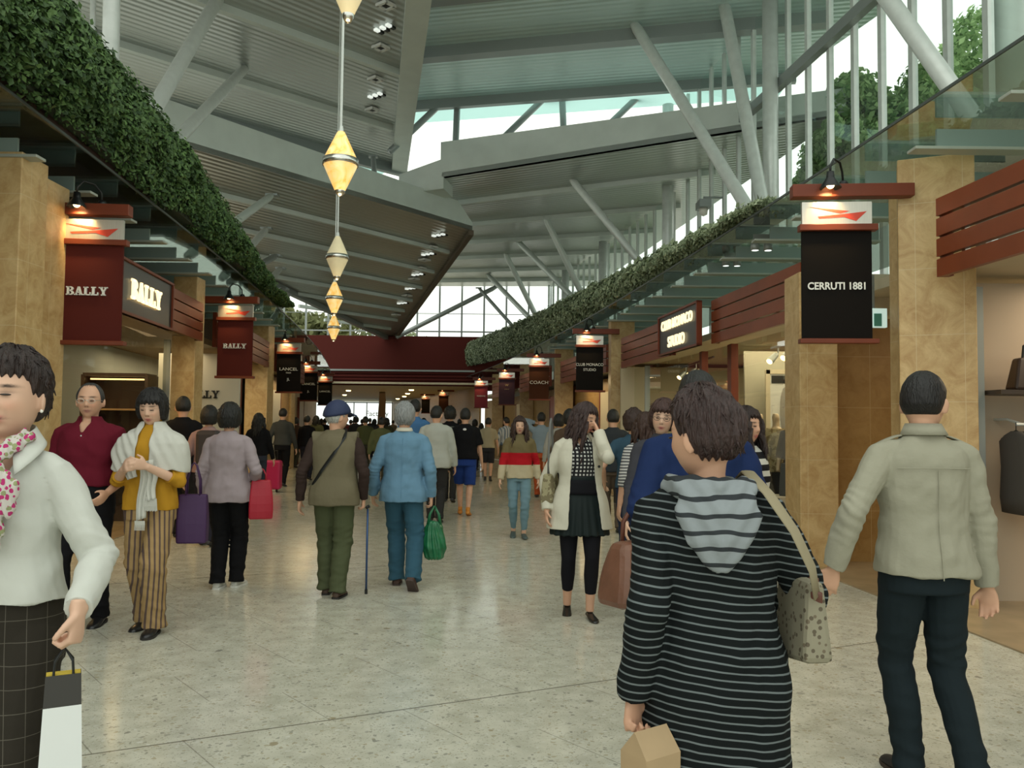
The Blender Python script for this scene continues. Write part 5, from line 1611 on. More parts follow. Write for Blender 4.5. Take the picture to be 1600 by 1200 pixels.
            if not flat:
                up = 0.30 if boot else 0.035
                kd = (J['knee', i] - ank).normalized() if boot else Vector((0, 0, 1))
                tv, tf = tube_geo([Mx @ Vector((0, 0.008, -0.04)), Mx @ Vector((0, 0.008, 0.0)), ank + kd * up], [0.034, 0.034, 0.055 if boot else 0.036], 12); sb.add(tv, tf)
            so = sb.build('boot' if boot else 'shoe', shoes[0], root, True)
            if len(shoes) > 1 and shoes[1] is not None:
                sm = MB(); sv = []
                out = [(0.055, 0.020), (0.048, 0.034), (0.01, 0.039), (-0.04, 0.040), (-0.09, 0.047), (-0.14, 0.047), (-0.178, 0.034), (-0.196, 0.012)]
                pl = [(w_, yy) for yy, w_ in out] + [(-w_, yy) for yy, w_ in reversed(out)]
                tmp = MB().prism(pl, -0.088, -0.068)
                sm.add([Mx @ Vector(p) for p in tmp.v], tmp.f); sm.build('sole', shoes[1], so)
    root['_'] = 0
    del root['_']
    return root, J, HM, T

def build_hair(root, HM, style, col, vox):
    if style == 'none': return
    near = vox < 0.011
    na, nr = (160, 100) if near else ((60, 44) if vox < 0.02 else (28, 20))
    sk = head_points(na, nr, False)
    x, y, z = sk[..., 0], sk[..., 1], sk[..., 2]
    az = np.abs(np.arctan2(x, -y))            # 0 = front
    P_ = {  # top offset, side offset, back offset, front hairline z, nape z, side line z, face half-angle
        'wavy_short': (0.034, 0.018, 0.030, 0.052, -0.064, 0.004, 1.12), 'short': (0.016, 0.010, 0.014, 0.066, -0.052, 0.000, 1.15), 'crop': (0.012, 0.007, 0.012, 0.072, -0.05, 0.0, 1.2),
        'bald': (0.005, 0.012, 0.013, 0.094, -0.052, -0.02, 1.12), 'bob': (0.028, 0.026, 0.030, 0.040, -0.085, -0.085, 0.88),
        'puffy': (0.034, 0.030, 0.034, 0.052, -0.07, -0.04, 0.98), 'long': (0.022, 0.020, 0.024, 0.055, -0.15, -0.15, 0.80), 'grey_short': (0.024, 0.018, 0.026, 0.055, -0.075, -0.02, 1.1),
        'bowl': (0.027, 0.024, 0.030, 0.042, -0.078, -0.06, 0.95), 'cap': (0.008, 0.008, 0.012, 0.066, -0.062, -0.01, 1.1)}[style]
    to, so, bo, fz, nz, sz, fa = P_
    # own volume: an ellipsoid less narrowed than the skull in the lower part
    if style in ('bob', 'long', 'puffy', 'bowl', 'grey_short', 'wavy_short'):
        keep = 0.75 if style not in ('grey_short', 'wavy_short') else 0.4
        ph = np.linspace(0.0001, PI - 0.0001, nr)[:, None]; a = (2 * PI * np.arange(na) / na)[None, :]
        rr = np.sin(ph) ** 0.8
        ex = 0.076 * rr * np.sin(a); ey = -0.092 * rr * np.cos(a)
        x = np.where(z < 0, x * (1 - keep) + ex * keep, x); y = np.where((z < 0) & (y > -0.02), y * (1 - keep) + ey * keep, y)
    p = np.stack([x, y, z], -1)
    n = p / np.array([0.075 ** 2, 0.094 ** 2, 0.117 ** 2]); n /= np.linalg.norm(n, axis=-1)[..., None]
    up = np.clip(n[..., 2], 0, 1); bk = np.clip(n[..., 1], 0, 1)
    off = so + (to - so) * up + (bo - so) * bk
    # edge of the hair as a lower limit for z, depending on the azimuth
    side = 1 / (1 + np.exp(-(az - fa) / 0.06)); back = 1 / (1 + np.exp(-(az - 1.75) / 0.10))
    lim = fz * (1 - side) + (sz * (1 - back) + nz * back) * side
    lim = lim + 0.006 * np.sin(az * 23 + 1) * (style not in ('short', 'crop'))
    m = 1 / (1 + np.exp(-(z - lim) / 0.0035))
    if style in ('short', 'crop', 'grey_short', 'bald', 'cap', 'wavy_short'):
        off = off * np.clip(0.12 + (z - lim) / 0.055, 0.12, 1)
    q = sk.reshape(-1, 3)
    st = vnoise(np.stack([az * 9 * np.sign(x) if True else az, z * 14, y * 20], -1).reshape(-1, 3), 1.6, 3).reshape(az.shape)
    st2 = vnoise(np.stack([np.arctan2(x, -y) * 26, z * 10, up * 8], -1).reshape(-1, 3), 1.3, 7).reshape(az.shape)
    rough_ = {'wavy_short': 0.2, 'short': 0.10, 'crop': 0.05, 'puffy': 0.24, 'long': 0.18, 'bob': 0.09, 'bowl': 0.10, 'bald': 0.12, 'grey_short': 0.18, 'cap': 0.1}[style]
    off = off * (1 + rough_ * st + rough_ * 0.8 * st2)
    pts = p + n * (m * off - (1 - m) * 0.030)[..., None]
    pts = np.where((m < 0.5)[..., None], sk - n * 0.022, pts)
    mb = MB()
    mb.add([HM @ Vector(t) for t in pts.reshape(-1, 3)], grid_faces(nr, na))
    rs = np.random.default_rng(int(abs(HM.translation.x * 1000)) % 999 + len(root['label']))
    def lock(pts_, r0, r1, seg=6):
        k = len(pts_)
        v, f = tube_geo([HM @ Vector(t) for t in pts_], [r0 + (r1 - r0) * i / (k - 1) for i in range(k)], seg); mb.add(v, f)
    if near and style in ('puffy', 'bob', 'bowl', 'wavy_short'):
        for _ in range(420 if style in ('puffy', 'wavy_short') else 160):
            i = rs.integers(int(nr * 0.04), int(nr * 0.62)); k = rs.integers(0, na)
            if m[i, k] < 0.9 or (style == 'wavy_short' and z[i, k] < lim[i, k] + 0.035) or (az[i, k] < fa + 0.1 and z[i, k] < fz + 0.02): continue
            b0 = pts[i, k] - n[i, k] * 0.006; dn = np.array([0, 0, -1.0]) - n[i, k] * (-n[i, k][2]); dn /= np.linalg.norm(dn) + 1e-6
            sw_ = rs.normal(0, 0.5, 3); l = rs.uniform(0.02, 0.045) * (0.62 if style == 'wavy_short' else 1)
            amp = 0.30 if style in ('puffy', 'wavy_short') else 0.12
            lock([b0, b0 + (dn + n[i, k] * amp * 0.8 + sw_ * 0.3) * l * 0.5, b0 + (dn + n[i, k] * amp * 0.4 + sw_ * 0.4) * l], 0.0045, 0.001, 5)
    if style == 'long':
        nl = 90 if near else (36 if vox < 0.02 else 14)
        for i in range(nl):
            a = rs.uniform(0.75, 2 * PI - 0.75)
            z0 = rs.uniform(-0.04, 0.05)
            r_ = 0.098; bx_, by_ = math.sin(a) * 0.090, -math.cos(a) * 0.102
            L_ = rs.uniform(0.22, 0.34) * (0.75 if abs(math.sin(a)) > 0.85 else 1)
            w_ = rs.uniform(-0.02, 0.02); wv = rs.uniform(0, 6)
            ps = []
            for t in np.linspace(0, 1, 8):
                o = 1 + 0.16 * math.sin(t * 2.2)
                ps.append((bx_ * o + 0.010 * math.sin(wv + t * 9) + w_ * t, by_ * (o * 0.95) + 0.008 * math.cos(wv + t * 8) + (-0.03 * t if by_ < 0.03 else 0.0), z0 - L_ * t))
            lock(ps, 0.017 if near else 0.022, 0.005, 7)
    cm = 'hair_%02d_%02d' % (int(col[0] * 100), int(col[2] * 100))
    hm = mat(cm, col, rough=0.42, bump=0.5, bscale=60, stretch=(3, 3, 0.6), var=0.35, vscale=30, spec=0.4)
    mb.build('hair', hm, root, True)
    return

def strap_over(root, J, T, side, mtl, z_low=0.9, name='strap', w=0.028, depth=0.13, to=None):
    pass

def glasses(root, HM, mtl, r=0.021):
    mb = MB()
    for sd in (1, -1):
        c = Vector((sd * 0.033, -0.104, 0.004))
        pts = [c + Vector((math.cos(a) * r, 0, math.sin(a) * r * 0.72)) for a in np.linspace(0, 2 * PI, 15)]
        mb.tube([HM @ p for p in pts], 0.0016, 5)
        mb.tube([HM @ Vector((sd * 0.054, -0.102, 0.008)), HM @ Vector((sd * 0.074, -0.07, 0.008)), HM @ Vector((sd * 0.080, 0.01, 0.002))], 0.0016, 5)
    mb.tube([HM @ Vector((-0.013, -0.104, 0.006)), HM @ Vector((0.0, -0.108, 0.009)), HM @ Vector((0.013, -0.104, 0.006))], 0.0015, 5)
    return mb.build('glasses', mtl, root)

def collar(root, T, mtl, r=0.068, h=0.04, gap=0.5, z=1.452, flare_=0.018, name='collar'):
    """stand-and-fall collar ring open at the front by `gap` radians"""
    v = []; f = []; n = 28
    for i in range(n + 1):
        a = -PI / 2 + gap + (2 * PI - 2 * gap) * i / n
        ca, sa = math.cos(a), math.sin(a)
        dip = -0.035 * math.exp(-((min(i, n - i)) / 4.0) ** 2)
        for rr, zz in ((r, z + h), (r + 0.004, z + h + 0.003), (r + flare_, z - 0.012 + dip), (r + flare_ - 0.004, z - 0.014 + dip), (r - 0.004, z - 0.01)):
            c = T((0, 0.012, zz)); v.append((c.x + rr * ca, c.y + rr * sa, zz))
    for i in range(n):
        for k in range(5):
            k2 = (k + 1) % 5
            f.append((i * 5 + k, i * 5 + k2, (i + 1) * 5 + k2, (i + 1) * 5 + k))
    f.append((0, 1, 2, 3, 4)); f.append(tuple(n * 5 + k for k in (4, 3, 2, 1, 0)))
    return MB().add(v, f).build(name, mtl, root, True)
# ------------------------------------------------------------------ bags and other carried things
def gz(px, py): return PZ(px, py, 0.0)
def at(px, d):
    p = P(px, 664, d); return Vector((p.x, p.y, 0))
def tote(label, loc, w, d, h, m, rz=0, taper=1.0, handles=2, hh=0.16, hm=None, name='tote_bag', cat='bag', bev=0.012, tilt=0, sag=0.0, mw=0.006):
    root = empty(name, loc, math.radians(rz)); tag(root, label, cat)
    root.rotation_euler[1] = math.radians(tilt)
    n = 6; mb = MB(); rings = []
    v = []; f = []
    for i in range(n):
        q = i / (n - 1); ww = w / 2 * (1 + (taper - 1) * q) * (1 + sag * math.sin(q * PI)); dd = d / 2 * (1 + (0.55 - 1) * q ** 2) * (1 + 1.2 * sag * math.sin(q * PI))
        for sx, sy in ((-1, -1), (-0.33, -1.1), (0.33, -1.1), (1, -1), (1, 1), (0.33, 1.1), (-0.33, 1.1), (-1, 1)):
            v.append((sx * ww, sy * dd, h * q))
    for i in range(n - 1):
        for k in range(8):
            k2 = (k + 1) % 8; f.append((i * 8 + k, i * 8 + k2, (i + 1) * 8 + k2, (i + 1) * 8 + k))
    f.append(tuple(range(8))[::-1]); f.append(tuple((n - 1) * 8 + k for k in range(8)))
    mb.add(v, f).build('bag_body', m, root, bevel=bev)
    for s in ((-1, 1) if handles == 2 else (0,)):
        a = w * 0.25 * taper
        pts = [(-a, s * d * 0.25, h - 0.03), (-a * 0.95, s * d * 0.22, h + hh * 0.45), (-a * 0.4, s * d * 0.06, h + hh * 0.9), (0, 0, h + hh), (a * 0.4, s * d * 0.06, h + hh * 0.9), (a * 0.95, s * d * 0.22, h + hh * 0.45), (a, s * d * 0.25, h - 0.03)]
        MB().tube(pts, mw, 8).build('handle', hm or m, root, True)
    return root

def sheet(name, fn, nu, nv, m, parent, th=0.006):
    """cloth piece from fn(u,v)->(x,y,z), given a small thickness"""
    v = [tuple(fn(i / (nu - 1), j / (nv - 1))) for i in range(nu) for j in range(nv)]
    f = [(i * nv + j, (i + 1) * nv + j, (i + 1) * nv + j + 1, i * nv + j + 1) for i in range(nu - 1) for j in range(nv - 1)]
    o = MB().add(v, f).build(name, m, parent, True)
    md = o.modifiers.new('thickness', 'SOLIDIFY'); md.thickness = th; md.offset = 0
    return o

def world_of(root, p):
    s = root.scale[0]
    return root.location + Matrix.Rotation(root.rotation_euler[2], 3, 'Z') @ (Vector(p) * s)

# ================================================================== 1 woman in white shirt, left edge
F_WHITE = fabric('white_shirt_cloth', (0.56, 0.575, 0.53), bump=0.2)
F_GRID = fabric('dark_grid_cloth', (0.030, 0.026, 0.020), (0.11, 0.10, 0.08), 'grid', 0.062, width=0.03)
r1, J1, H1, T1 = person('woman at the left edge in a white shirt and floral scarf, walking towards the camera', at(15, 2.42), 1.63, 4, vox=0.0055, fem=1,
    feet=((0.10, -0.12, 0, 4, 0), (-0.06, 0.20, 0.03, -4, 20)), hands=((0.318, -0.23, 0.99), (-0.25, -0.02, 0.84)), elbows=((0.1, 1.0, 0), (-0.5, 0.7, 0)),
    head=(-2, -3, 0), hair='wavy_short', hair_c=(0.022, 0.012, 0.010), top=('shirt', F_WHITE), bottom=('capri', F_GRID), shoes=(mat('brown_boot', (0.045, 0.022, 0.015), rough=0.5), None, 'boot'),
    hem=0.975, top_ease=0.020, flare=0.05, curls=(1.15, 0.4), cut=vneck(1.24, 0.085), girth=0.99, sw=0.83, skin=2)
for sd in (1, -1):
    def wing(u, v, sd=sd):
        a = PI / 2 - sd * (u * 2.45)
        r_ = 0.066 + (0.006 + 0.040 * u) * v
        return T1((r_ * math.cos(a) * (1 + 0.25 * u * v), 0.012 + r_ * math.sin(a) - 0.045 * u ** 2 * v - 0.02 * u * u, 1.50 - 0.012 * u - 0.045 * u ** 3 - v * (0.040 + 0.050 * u ** 3)))
    sheet('collar', wing, 18, 6, F_WHITE, r1, 0.004)
F_FLOR = fabric('floral_scarf_cloth', (0.56, 0.53, 0.49), (0.44, 0.04, 0.16), 'floral', 68, width=0.5, c3=(0.28, 0.31, 0.16))
mb = MB()
for pts, rad, fl in (([(-0.075, -0.03, 1.47), (-0.05, -0.10, 1.43), (-0.01, -0.135, 1.385)], [0.024, 0.028, 0.022], 0.6), ([(0.075, -0.03, 1.47), (0.05, -0.10, 1.43), (0.01, -0.135, 1.385)], [0.024, 0.028, 0.022], 0.6),
                     ([(0.0, -0.14, 1.39), (0.045, -0.16, 1.36), (0.085, -0.165, 1.315), (0.08, -0.165, 1.26), (0.03, -0.16, 1.27), (0.0, -0.15, 1.33)], [0.022, 0.034, 0.040, 0.038, 0.030, 0.020], 0.5),
                     ([(0.0, -0.14, 1.39), (-0.045, -0.16, 1.365), (-0.09, -0.165, 1.32), (-0.085, -0.165, 1.27), (-0.03, -0.16, 1.28), (0.0, -0.15, 1.33)], [0.022, 0.034, 0.040, 0.036, 0.030, 0.020], 0.5),
                     ([(0.0, -0.15, 1.37), (0.02, -0.165, 1.28), (0.04, -0.17, 1.20), (0.03, -0.168, 1.15)], [0.022, 0.030, 0.045, 0.042], 0.4),
                     ([(-0.01, -0.15, 1.36), (-0.03, -0.162, 1.26), (-0.03, -0.165, 1.14), (-0.035, -0.16, 1.05)], [0.02, 0.030, 0.038, 0.030], 0.4)):
    v, f = tube_geo([T1(p) for p in pts], rad, 12, True, ((0, 1, 0), fl)); mb.add(v, f)
v, f = ell_geo((0, -0.15, 1.375), (0.03, 0.025, 0.032)); mb.add(v, f)
me = remeshed(mb, 0.005, 2); co = co_of(me); nn = normals_of(me)
co += nn * (np.sin(co[:, 0] * 260 + 60 * (co[:, 2] - 1.3) + 2 * vnoise(co, 25, 2)) * 0.0035)[:, None]; set_co(me, co)
link_mesh('scarf', me, F_FLOR, r1, True)
for sd in (1, -1):
    v, f = ell_geo(H1 @ Vector((sd * 0.083, 0.006, -0.034)), (0.005, 0.005, 0.006), 10, 8)
    MB().add(v, f).build('earring', mat('pearl', (0.85, 0.85, 0.8), rough=0.15), r1, True)
sheet('button_placket', lambda u, v: T1((-0.012 + 0.024 * u, -0.150 - 0.003 * math.sin(v * 9) - 0.012 * max(0, (v - .5)), 1.22 - 0.25 * v)), 3, 12, F_WHITE, r1, 0.004)
wl = world_of(r1, J1['wr', 0])
hp_ = world_of(r1, J1['wr', 0] + Vector((-0.032, 0.0, -0.10)))
bagw = empty('paper_bag', (hp_.x, hp_.y, hp_.z - 0.345 * 0.94), math.radians(28)); tag(bagw, 'white paper shopping bag with a black top, held by the woman at the left edge', 'bag')
bagw.scale = (0.94, 0.94, 0.94)
mb = MB(); mk = MB()
def bagring(z, w, d): return [(-w, -d, z), (w, -d, z), (w, d, z), (-w, d, z)]
for b_, (z0, z1, m_) in ((mb, (0, 0.19, 0)), (mk, (0.19, 0.275, 0))):
    w0, w1 = (0.054 - 0.010 * z0 / 0.275), (0.054 - 0.010 * z1 / 0.275); d0, d1 = 0.042 - 0.02 * z0 / 0.275, 0.042 - 0.02 * z1 / 0.275
    b_.add(bagring(z0, w0, d0) + bagring(z1, w1, d1), [(0, 1, 5, 4), (1, 2, 6, 5), (2, 3, 7, 6), (3, 0, 4, 7)] + ([(3, 2, 1, 0)] if z0 == 0 else []))
mb.build('lower_body', mat('white_paper', (0.72, 0.75, 0.74), rough=0.55), bagw)
mk.build('black_top_band', mat('black_paper', (0.03, 0.028, 0.024), rough=0.45), bagw)
MB().box((0, 0, 0.262), (0.085, 0.03, 0.03)).build('yellow_tissue', mat('yellow_tissue', (0.65, 0.48, 0.06), rough=0.8), bagw)
for s in (-1, 1):
    MB().tube([(-0.026, s * 0.02, 0.25), (-0.022, s * 0.016, 0.31), (0, 0.002 * s, 0.345), (0.022, s * 0.016, 0.31), (0.026, s * 0.02, 0.25)], 0.0035, 8).build('handle', M_DARK, bagw)

# ================================================================== 2 man in maroon polo
F_MAROON = fabric('maroon_polo_cloth', (0.125, 0.010, 0.022), bump=0.15)
F_BLACKT = fabric('black_trouser_cloth', (0.0085, 0.0085, 0.010), bump=0.2)
SH_BLACK = mat('black_leather', (0.012, 0.012, 0.013), rough=0.3)
SOLE_D = mat('dark_sole', (0.02, 0.018, 0.016), rough=0.7)
r2, J2, H2, T2 = person('balding man in glasses, maroon polo and black trousers, beside the woman in the shawl', gz(128, 982), 1.71, 3, vox=0.008, fem=0,
    feet=((0.055, 0.13, 0.0, 4, 5), (-0.115, -0.16, 0, -12, 0)), hands=((0.20, -0.14, 0.95), (-0.24, -0.02, 0.82)), head=(10, 2, 0), hair='bald', hair_c=(0.03, 0.03, 0.03),
    top=('polo_shirt', F_MAROON), bottom=('trousers', F_BLACKT), shoes=(SH_BLACK, SOLE_D), hem=0.985, top_ease=0.022, sleeve=0.55, cut=vneck(1.36, 0.05), girth=1.05, sw=1.06, skin=0)
collar(r2, T2, F_MAROON, r=0.068, h=0.022, gap=0.5, z=1.445, flare_=0.026)
glasses(r2, H2, mat('thin_metal', (0.5, 0.5, 0.45), rough=0.3, metal=0.9))
for z in (1.335, 1.285): v, f = ell_geo(T2((0.004, -0.128, z)), (0.006, 0.004, 0.006), 8, 6); MB().add(v, f).build('button', M_STEEL, r2, True)
MB().box(T2((0.0, -0.138, 0.972)), (0.075, 0.02, 0.042)).build('belt_buckle', mat('silver_buckle', (0.75, 0.75, 0.72), rough=0.2, metal=0.9), r2, bevel=0.004)

# ================================================================== 3 woman in mustard with shawl
F_MUST = fabric('mustard_knit', (0.46, 0.24, 0.022), bump=0.2)
F_CORD = fabric('brown_striped_cord', (0.36, 0.24, 0.11), (0.11, 0.075, 0.065), 'vstripes', 0.040, width=0.36)
r3, J3, H3, T3 = person('woman with clasped hands in a mustard sweater, white shawl and striped brown trousers', gz(228, 988), 1.66, -2, vox=0.007, fem=1,
    feet=((0.07, -0.06, 0, 8, 0), (-0.085, 0.14, 0.0, -4, 5)), hands=((0.075, -0.235, 1.175), (-0.07, -0.245, 1.16)), elbows=((0.6, 0.5, -1), (-0.6, 0.5, -1)), palm=((-0.5, 0.9, 0), (0.5, 0.9, 0)), curls=(0.6, 0.65),
    head=(4, 10, 0), hair='bowl', hair_c=(0.010, 0.009, 0.009), top=('sweater', F_MUST), bottom=('trousers', F_CORD), shoes=(SH_BLACK, SOLE_D), hem=0.86, top_ease=0.020, sleeve=0.97, trouser_w=1.28, skin=2, girth=1.03)
mbn = MB(); v, f = tube_geo([T3((0, 0.012, 1.43)), T3((0, 0.012, 1.495))], [0.066, 0.056], 20); mbn.add(v, f); mbn.build('turtleneck', F_MUST, r3, True)
mb = MB(); rg = []
for z, rx, ry, cy in ((1.05, 0.27, 0.14, 0.0), (1.15, 0.275, 0.15, 0), (1.26, 0.270, 0.152, 0), (1.33, 0.254, 0.14, 0), (1.38, 0.218, 0.122, 0.005), (1.42, 0.135, 0.095, 0.008), (1.455, 0.095, 0.082, 0.012), (1.485, 0.074, 0.074, 0.014)):
    rg.append((0, cy, z, rx, ry))
v, f = ring_loft(rg, 40); mb.add(v, f)
me = remeshed(mb, 0.008, 3); co = co_of(me); nn = normals_of(me)
co += nn * (np.sin(co[:, 0] * 95 + co[:, 2] * 45 + 2.5 * vnoise(co, 9, 6)) * 0.004 * (1 + 0.6 * vnoise(co, 12, 3)) * np.clip((-co[:, 1] + 0.05) / 0.1, 0, 1) + 0.004 * vnoise(co, 20, 1))[:, None]
low = 1.20 - 0.09 * np.clip(np.abs(co[:, 0]) / 0.2, 0, 1) * 0
set_co(me, co)
cut_mesh(me, co, lambda x, y, z: ((y < 0.03) & (np.abs(x) < 0.032 + 0.02 * (1.48 - z) / 0.3)) | (z < 1.13 + 0.012 * np.sin(x * 40)) )
F_SHAWL = fabric('cream_shawl', (0.56, 0.56, 0.51), bump=0.35)
so_ = link_mesh('shawl', me, F_SHAWL, r3, True); md = so_.modifiers.new('thickness', 'SOLIDIFY'); md.thickness = 0.006
for sd, zt, zb, x0, x1 in ((1, 1.20, 0.80, 0.05, 0.02), (1, 1.16, 0.93, 0.075, 0.085), (-1, 1.20, 1.08, 0.08, 0.05)):
    sheet('shawl_end', lambda u, v, sd=sd, zt=zt, zb=zb, x0=x0, x1=x1: T3((sd * (x0 + (x1 - x0) * v) + (u - 0.5) * (0.09 - 0.03 * v) + 0.008 * math.sin(v * 7), -0.168 + 0.012 * math.sin(u * 14) + 0.02 * math.sin(v * 3) - 0.02, zt + (zb - zt) * v + 0.02 * u)), 14, 16, F_SHAWL, r3)
fr = MB()
for i in range(16):
    x_ = 0.02 - 0.035 + i * 0.0045; fr.tube([T3((x_, -0.185, 0.80)), T3((x_ + 0.004, -0.19, 0.775)), T3((x_ + 0.003 * (i % 3), -0.187, 0.735))], 0.0022, 5)
fr.build('fringe', F_SHAWL, r3); fr = MB()
for i in range(20):
    x_ = 0.045 + i * 0.0045; fr.tube([T3((x_, -0.185, 0.935 + 0.001 * i)), T3((x_ + 0.006, -0.19, 0.90)), T3((x_ + 0.008, -0.187, 0.865 + 0.002 * (i % 4)))], 0.0022, 5)
fr.build('fringe', F_SHAWL, r3)
pb = world_of(r3, (0.27, 0.02, 0.62))
tote('dark purple tote bag hanging beside the woman in the mustard sweater', (pb.x, pb.y + .08, 0.60), 0.20, 0.10, 0.34, mat('purple_fabric', (0.038, 0.008, 0.06), rough=0.6, bump=0.2, bscale=6), rz=8, hh=0.22, taper=0.95, sag=0.05)

# ================================================================== 4 woman in lilac cardigan
F_LIL = fabric('lilac_knit', (0.36, 0.30, 0.32), bump=0.2)
r4, J4, H4, T4 = person('woman seen from behind in a pale lilac cardigan, black trousers and white sneakers', gz(352, 919), 1.60, 180, vox=0.009, fem=1,
    feet=((0.065, 0.0, 0, 4, 0), (-0.075, -0.10, 0.0, -8, 0)), hands=((0.25, -0.06, 0.83), (-0.20, -0.16, 0.98)), hair='bowl', hair_c=(0.012, 0.012, 0.011), top=('cardigan', F_LIL), bottom=('trousers', F_BLACKT),
    shoes=(mat('white_sneaker', (0.55, 0.55, 0.5), rough=0.6), mat('white_sole', (0.7, 0.7, 0.66), rough=0.6)), hem=0.80, top_ease=0.024, flare=0.03, trouser_w=1.12, girth=1.05)
p_ = world_of(r4, (-0.29, -0.06, 0.62))
tote('bright red shoulder bag carried by the woman in the lilac cardigan', (p_.x, p_.y, 0.60), 0.20, 0.13, 0.34, mat('red_nylon', (0.42, 0.01, 0.03), rough=0.5, bump=0.3, bscale=6), rz=20, hh=0.10, taper=0.8, sag=0.12)

# ================================================================== 5 man in vest with cane
F_VEST = fabric('khaki_vest_cloth', (0.155, 0.135, 0.085), bump=0.3)
F_BRN = fabric('dark_brown_cloth', (0.040, 0.026, 0.022), bump=0.2)
F_OLIVE = fabric('olive_trouser_cloth', (0.075, 0.088, 0.045), bump=0.3)
r5, J5, H5, T5 = person('elderly man from behind in khaki vest, navy cap and olive trousers, with a cane', gz(519, 931), 1.62, 180, vox=0.008, fem=0,
    feet=((0.07, -0.10, 0, 5, 0), (-0.065, 0.07, 0.0, -8, 0)), hands=((0.30, 0.02, 0.83), (-0.25, -0.06, 0.85)), head=(-48, 2, 0), hair='cap', hair_c=(0.40, 0.40, 0.37), top=('brown_jacket', F_BRN), bottom=('trousers', F_OLIVE),
    shoes=(mat('brown_shoe', (0.07, 0.04, 0.025), rough=0.6), SOLE_D), hem=0.90, top_ease=0.018, trouser_w=1.2, girth=1.08, lean=0.03, sw=1.05, curls=(0.4, 0.9))
mb = MB(); rg = []
for z in np.linspace(0.80, 1.462, 20):
    rx, ry, cy = prof(z); c_ = T5((0, cy, z)); e_ = 0.036 if z < 1.40 else 0.024
    rg.append((c_.x, c_.y, z, rx * 1.08 + e_ + 0.02 * max(0, 1.1 - z), ry * 1.08 + e_))
v, f = ring_loft(rg, 32); mb.add(v, f)
for sd in (1, -1): v, f = tube_geo([T5((sd * 0.08, 0.005, 1.39)), T5((sd * 0.196, 0.005, 1.378))], [0.06, 0.075], 16); mb.add(v, f)
me = remeshed(mb, 0.009, 3); co = co_of(me); nn = normals_of(me)
co += nn * (0.006 * vnoise(co * np.array([1.2, 1.2, 0.4]), 22, 5) + 0.004 * vnoise(co, 14, 2))[:, None]; set_co(me, co)
link_mesh('vest', me, F_VEST, r5, True)
MB().tube([T5(p) for p in ((-0.09, 0.02, 1.47), (-0.10, 0.11, 1.40), (-0.02, 0.155, 1.26), (0.09, 0.155, 1.10), (0.17, 0.10, 0.98), (0.20, 0.04, 0.93))], 0.017, 8, flat=((0, 1, 0), 0.35)).build('shoulder_strap', M_DARK, r5)
# cap
mb = MB(); v = []; hp = head_points(60, 44, False)
x_, y_, z_ = hp[..., 0], hp[..., 1], hp[..., 2]
n_ = hp / np.array([0.075 ** 2, 0.094 ** 2, 0.117 ** 2]); n_ /= np.linalg.norm(n_, axis=-1)[..., None]
lim = 0.012 + 0.02 * (-y_ / 0.09)
mm = 1 / (1 + np.exp(-(z_ - lim) / 0.003)); pt = hp + n_ * (mm * 0.030 - (1 - mm) * 0.035)[..., None]
mb.add([H5 @ Vector(t) for t in pt.reshape(-1, 3)], grid_faces(44, 60))
cap = mb.build('cap', mat('navy_cap', (0.018, 0.030, 0.085), rough=0.7), r5, True)
sheet('cap_brim', lambda u, v: H5 @ Vector(((u - 0.5) * 0.15 * (1 - 0.35 * v * v), -0.105 - 0.075 * v * (1 - (2 * u - 1) ** 2 * 0.45), 0.045 - 0.022 * v - 0.02 * (2 * u - 1) ** 2)), 12, 6, mat('navy_cap', (0.02, 0.03, 0.08)), cap, 0.004)
cw_ = world_of(r5, J5['wr', 1] + Vector((-0.01, -0.04, -0.085)))
cane = empty('walking_cane', (cw_.x + 0.02, cw_.y, 0)); tag(cane, 'thin blue metal walking cane held by the man in the vest', 'cane')
MB().tube([(0, 0, 0.03), (0, 0, cw_.z - 0.01)], 0.009, 10).build('shaft', mat('blue_metal', (0.04, 0.09, 0.22), rough=0.3, metal=0.6), cane, True)
MB().tube([(0, 0.06, cw_.z), (0, 0.02, cw_.z + 0.012), (0, -0.04, cw_.z + 0.006)], 0.013, 10).build('grip', M_DARK, cane, True)
MB().tube([(0, 0, 0), (0, 0, 0.04)], 0.013, 10).build('rubber_tip', M_DARK, cane)

# ================================================================== 6 person in denim blue shirt
F_DEN = fabric('pale_denim_cloth', (0.13, 0.25, 0.36), bump=0.25)
F_TEAL = fabric('teal_jeans_cloth', (0.035, 0.095, 0.14), bump=0.25)
r6, J6, H6, T6 = person('grey-haired person from behind in a light denim shirt and teal trousers, carrying a green bag', gz(628, 916), 1.63, 180, vox=0.008, fem=0.5,
    feet=((0.06, -0.10, 0, 4, 0), (-0.13, 0.22, 0.05, -14, 48)), hands=((0.29, -0.05, 0.84), (-0.26, 0.0, 0.83)), hair='grey_short', hair_c=(0.24, 0.25, 0.25), top=('denim_shirt', F_DEN), bottom=('trousers', F_TEAL),
    shoes=(mat('brown_suede', (0.075, 0.04, 0.03), rough=0.8), mat('brown_sole', (0.055, 0.035, 0.03), rough=0.7)), hem=0.79, top_ease=0.030, flare=0.03, trouser_w=1.2, girth=1.05, curls=(0.5, 0.9), sw=1.04)
collar(r6, T6, mat('cream_collar', (0.6, 0.58, 0.48), rough=0.8), r=0.064, h=0.020, gap=0.5, z=1.455, flare_=0.022)
mb = MB(); mb.tube([T6((0, prof(z)[1] + prof(z)[2] + 0.034 + (0.03 * max(0, 1.05 - z) / 0.4), z)) for z in np.linspace(0.82, 1.38, 12)], 0.003, 5); mb.build('back_seam', F_DEN, r6)
gb = world_of(r6, J6['wr', 1] + Vector((-0.03, -0.02, -0.08)))
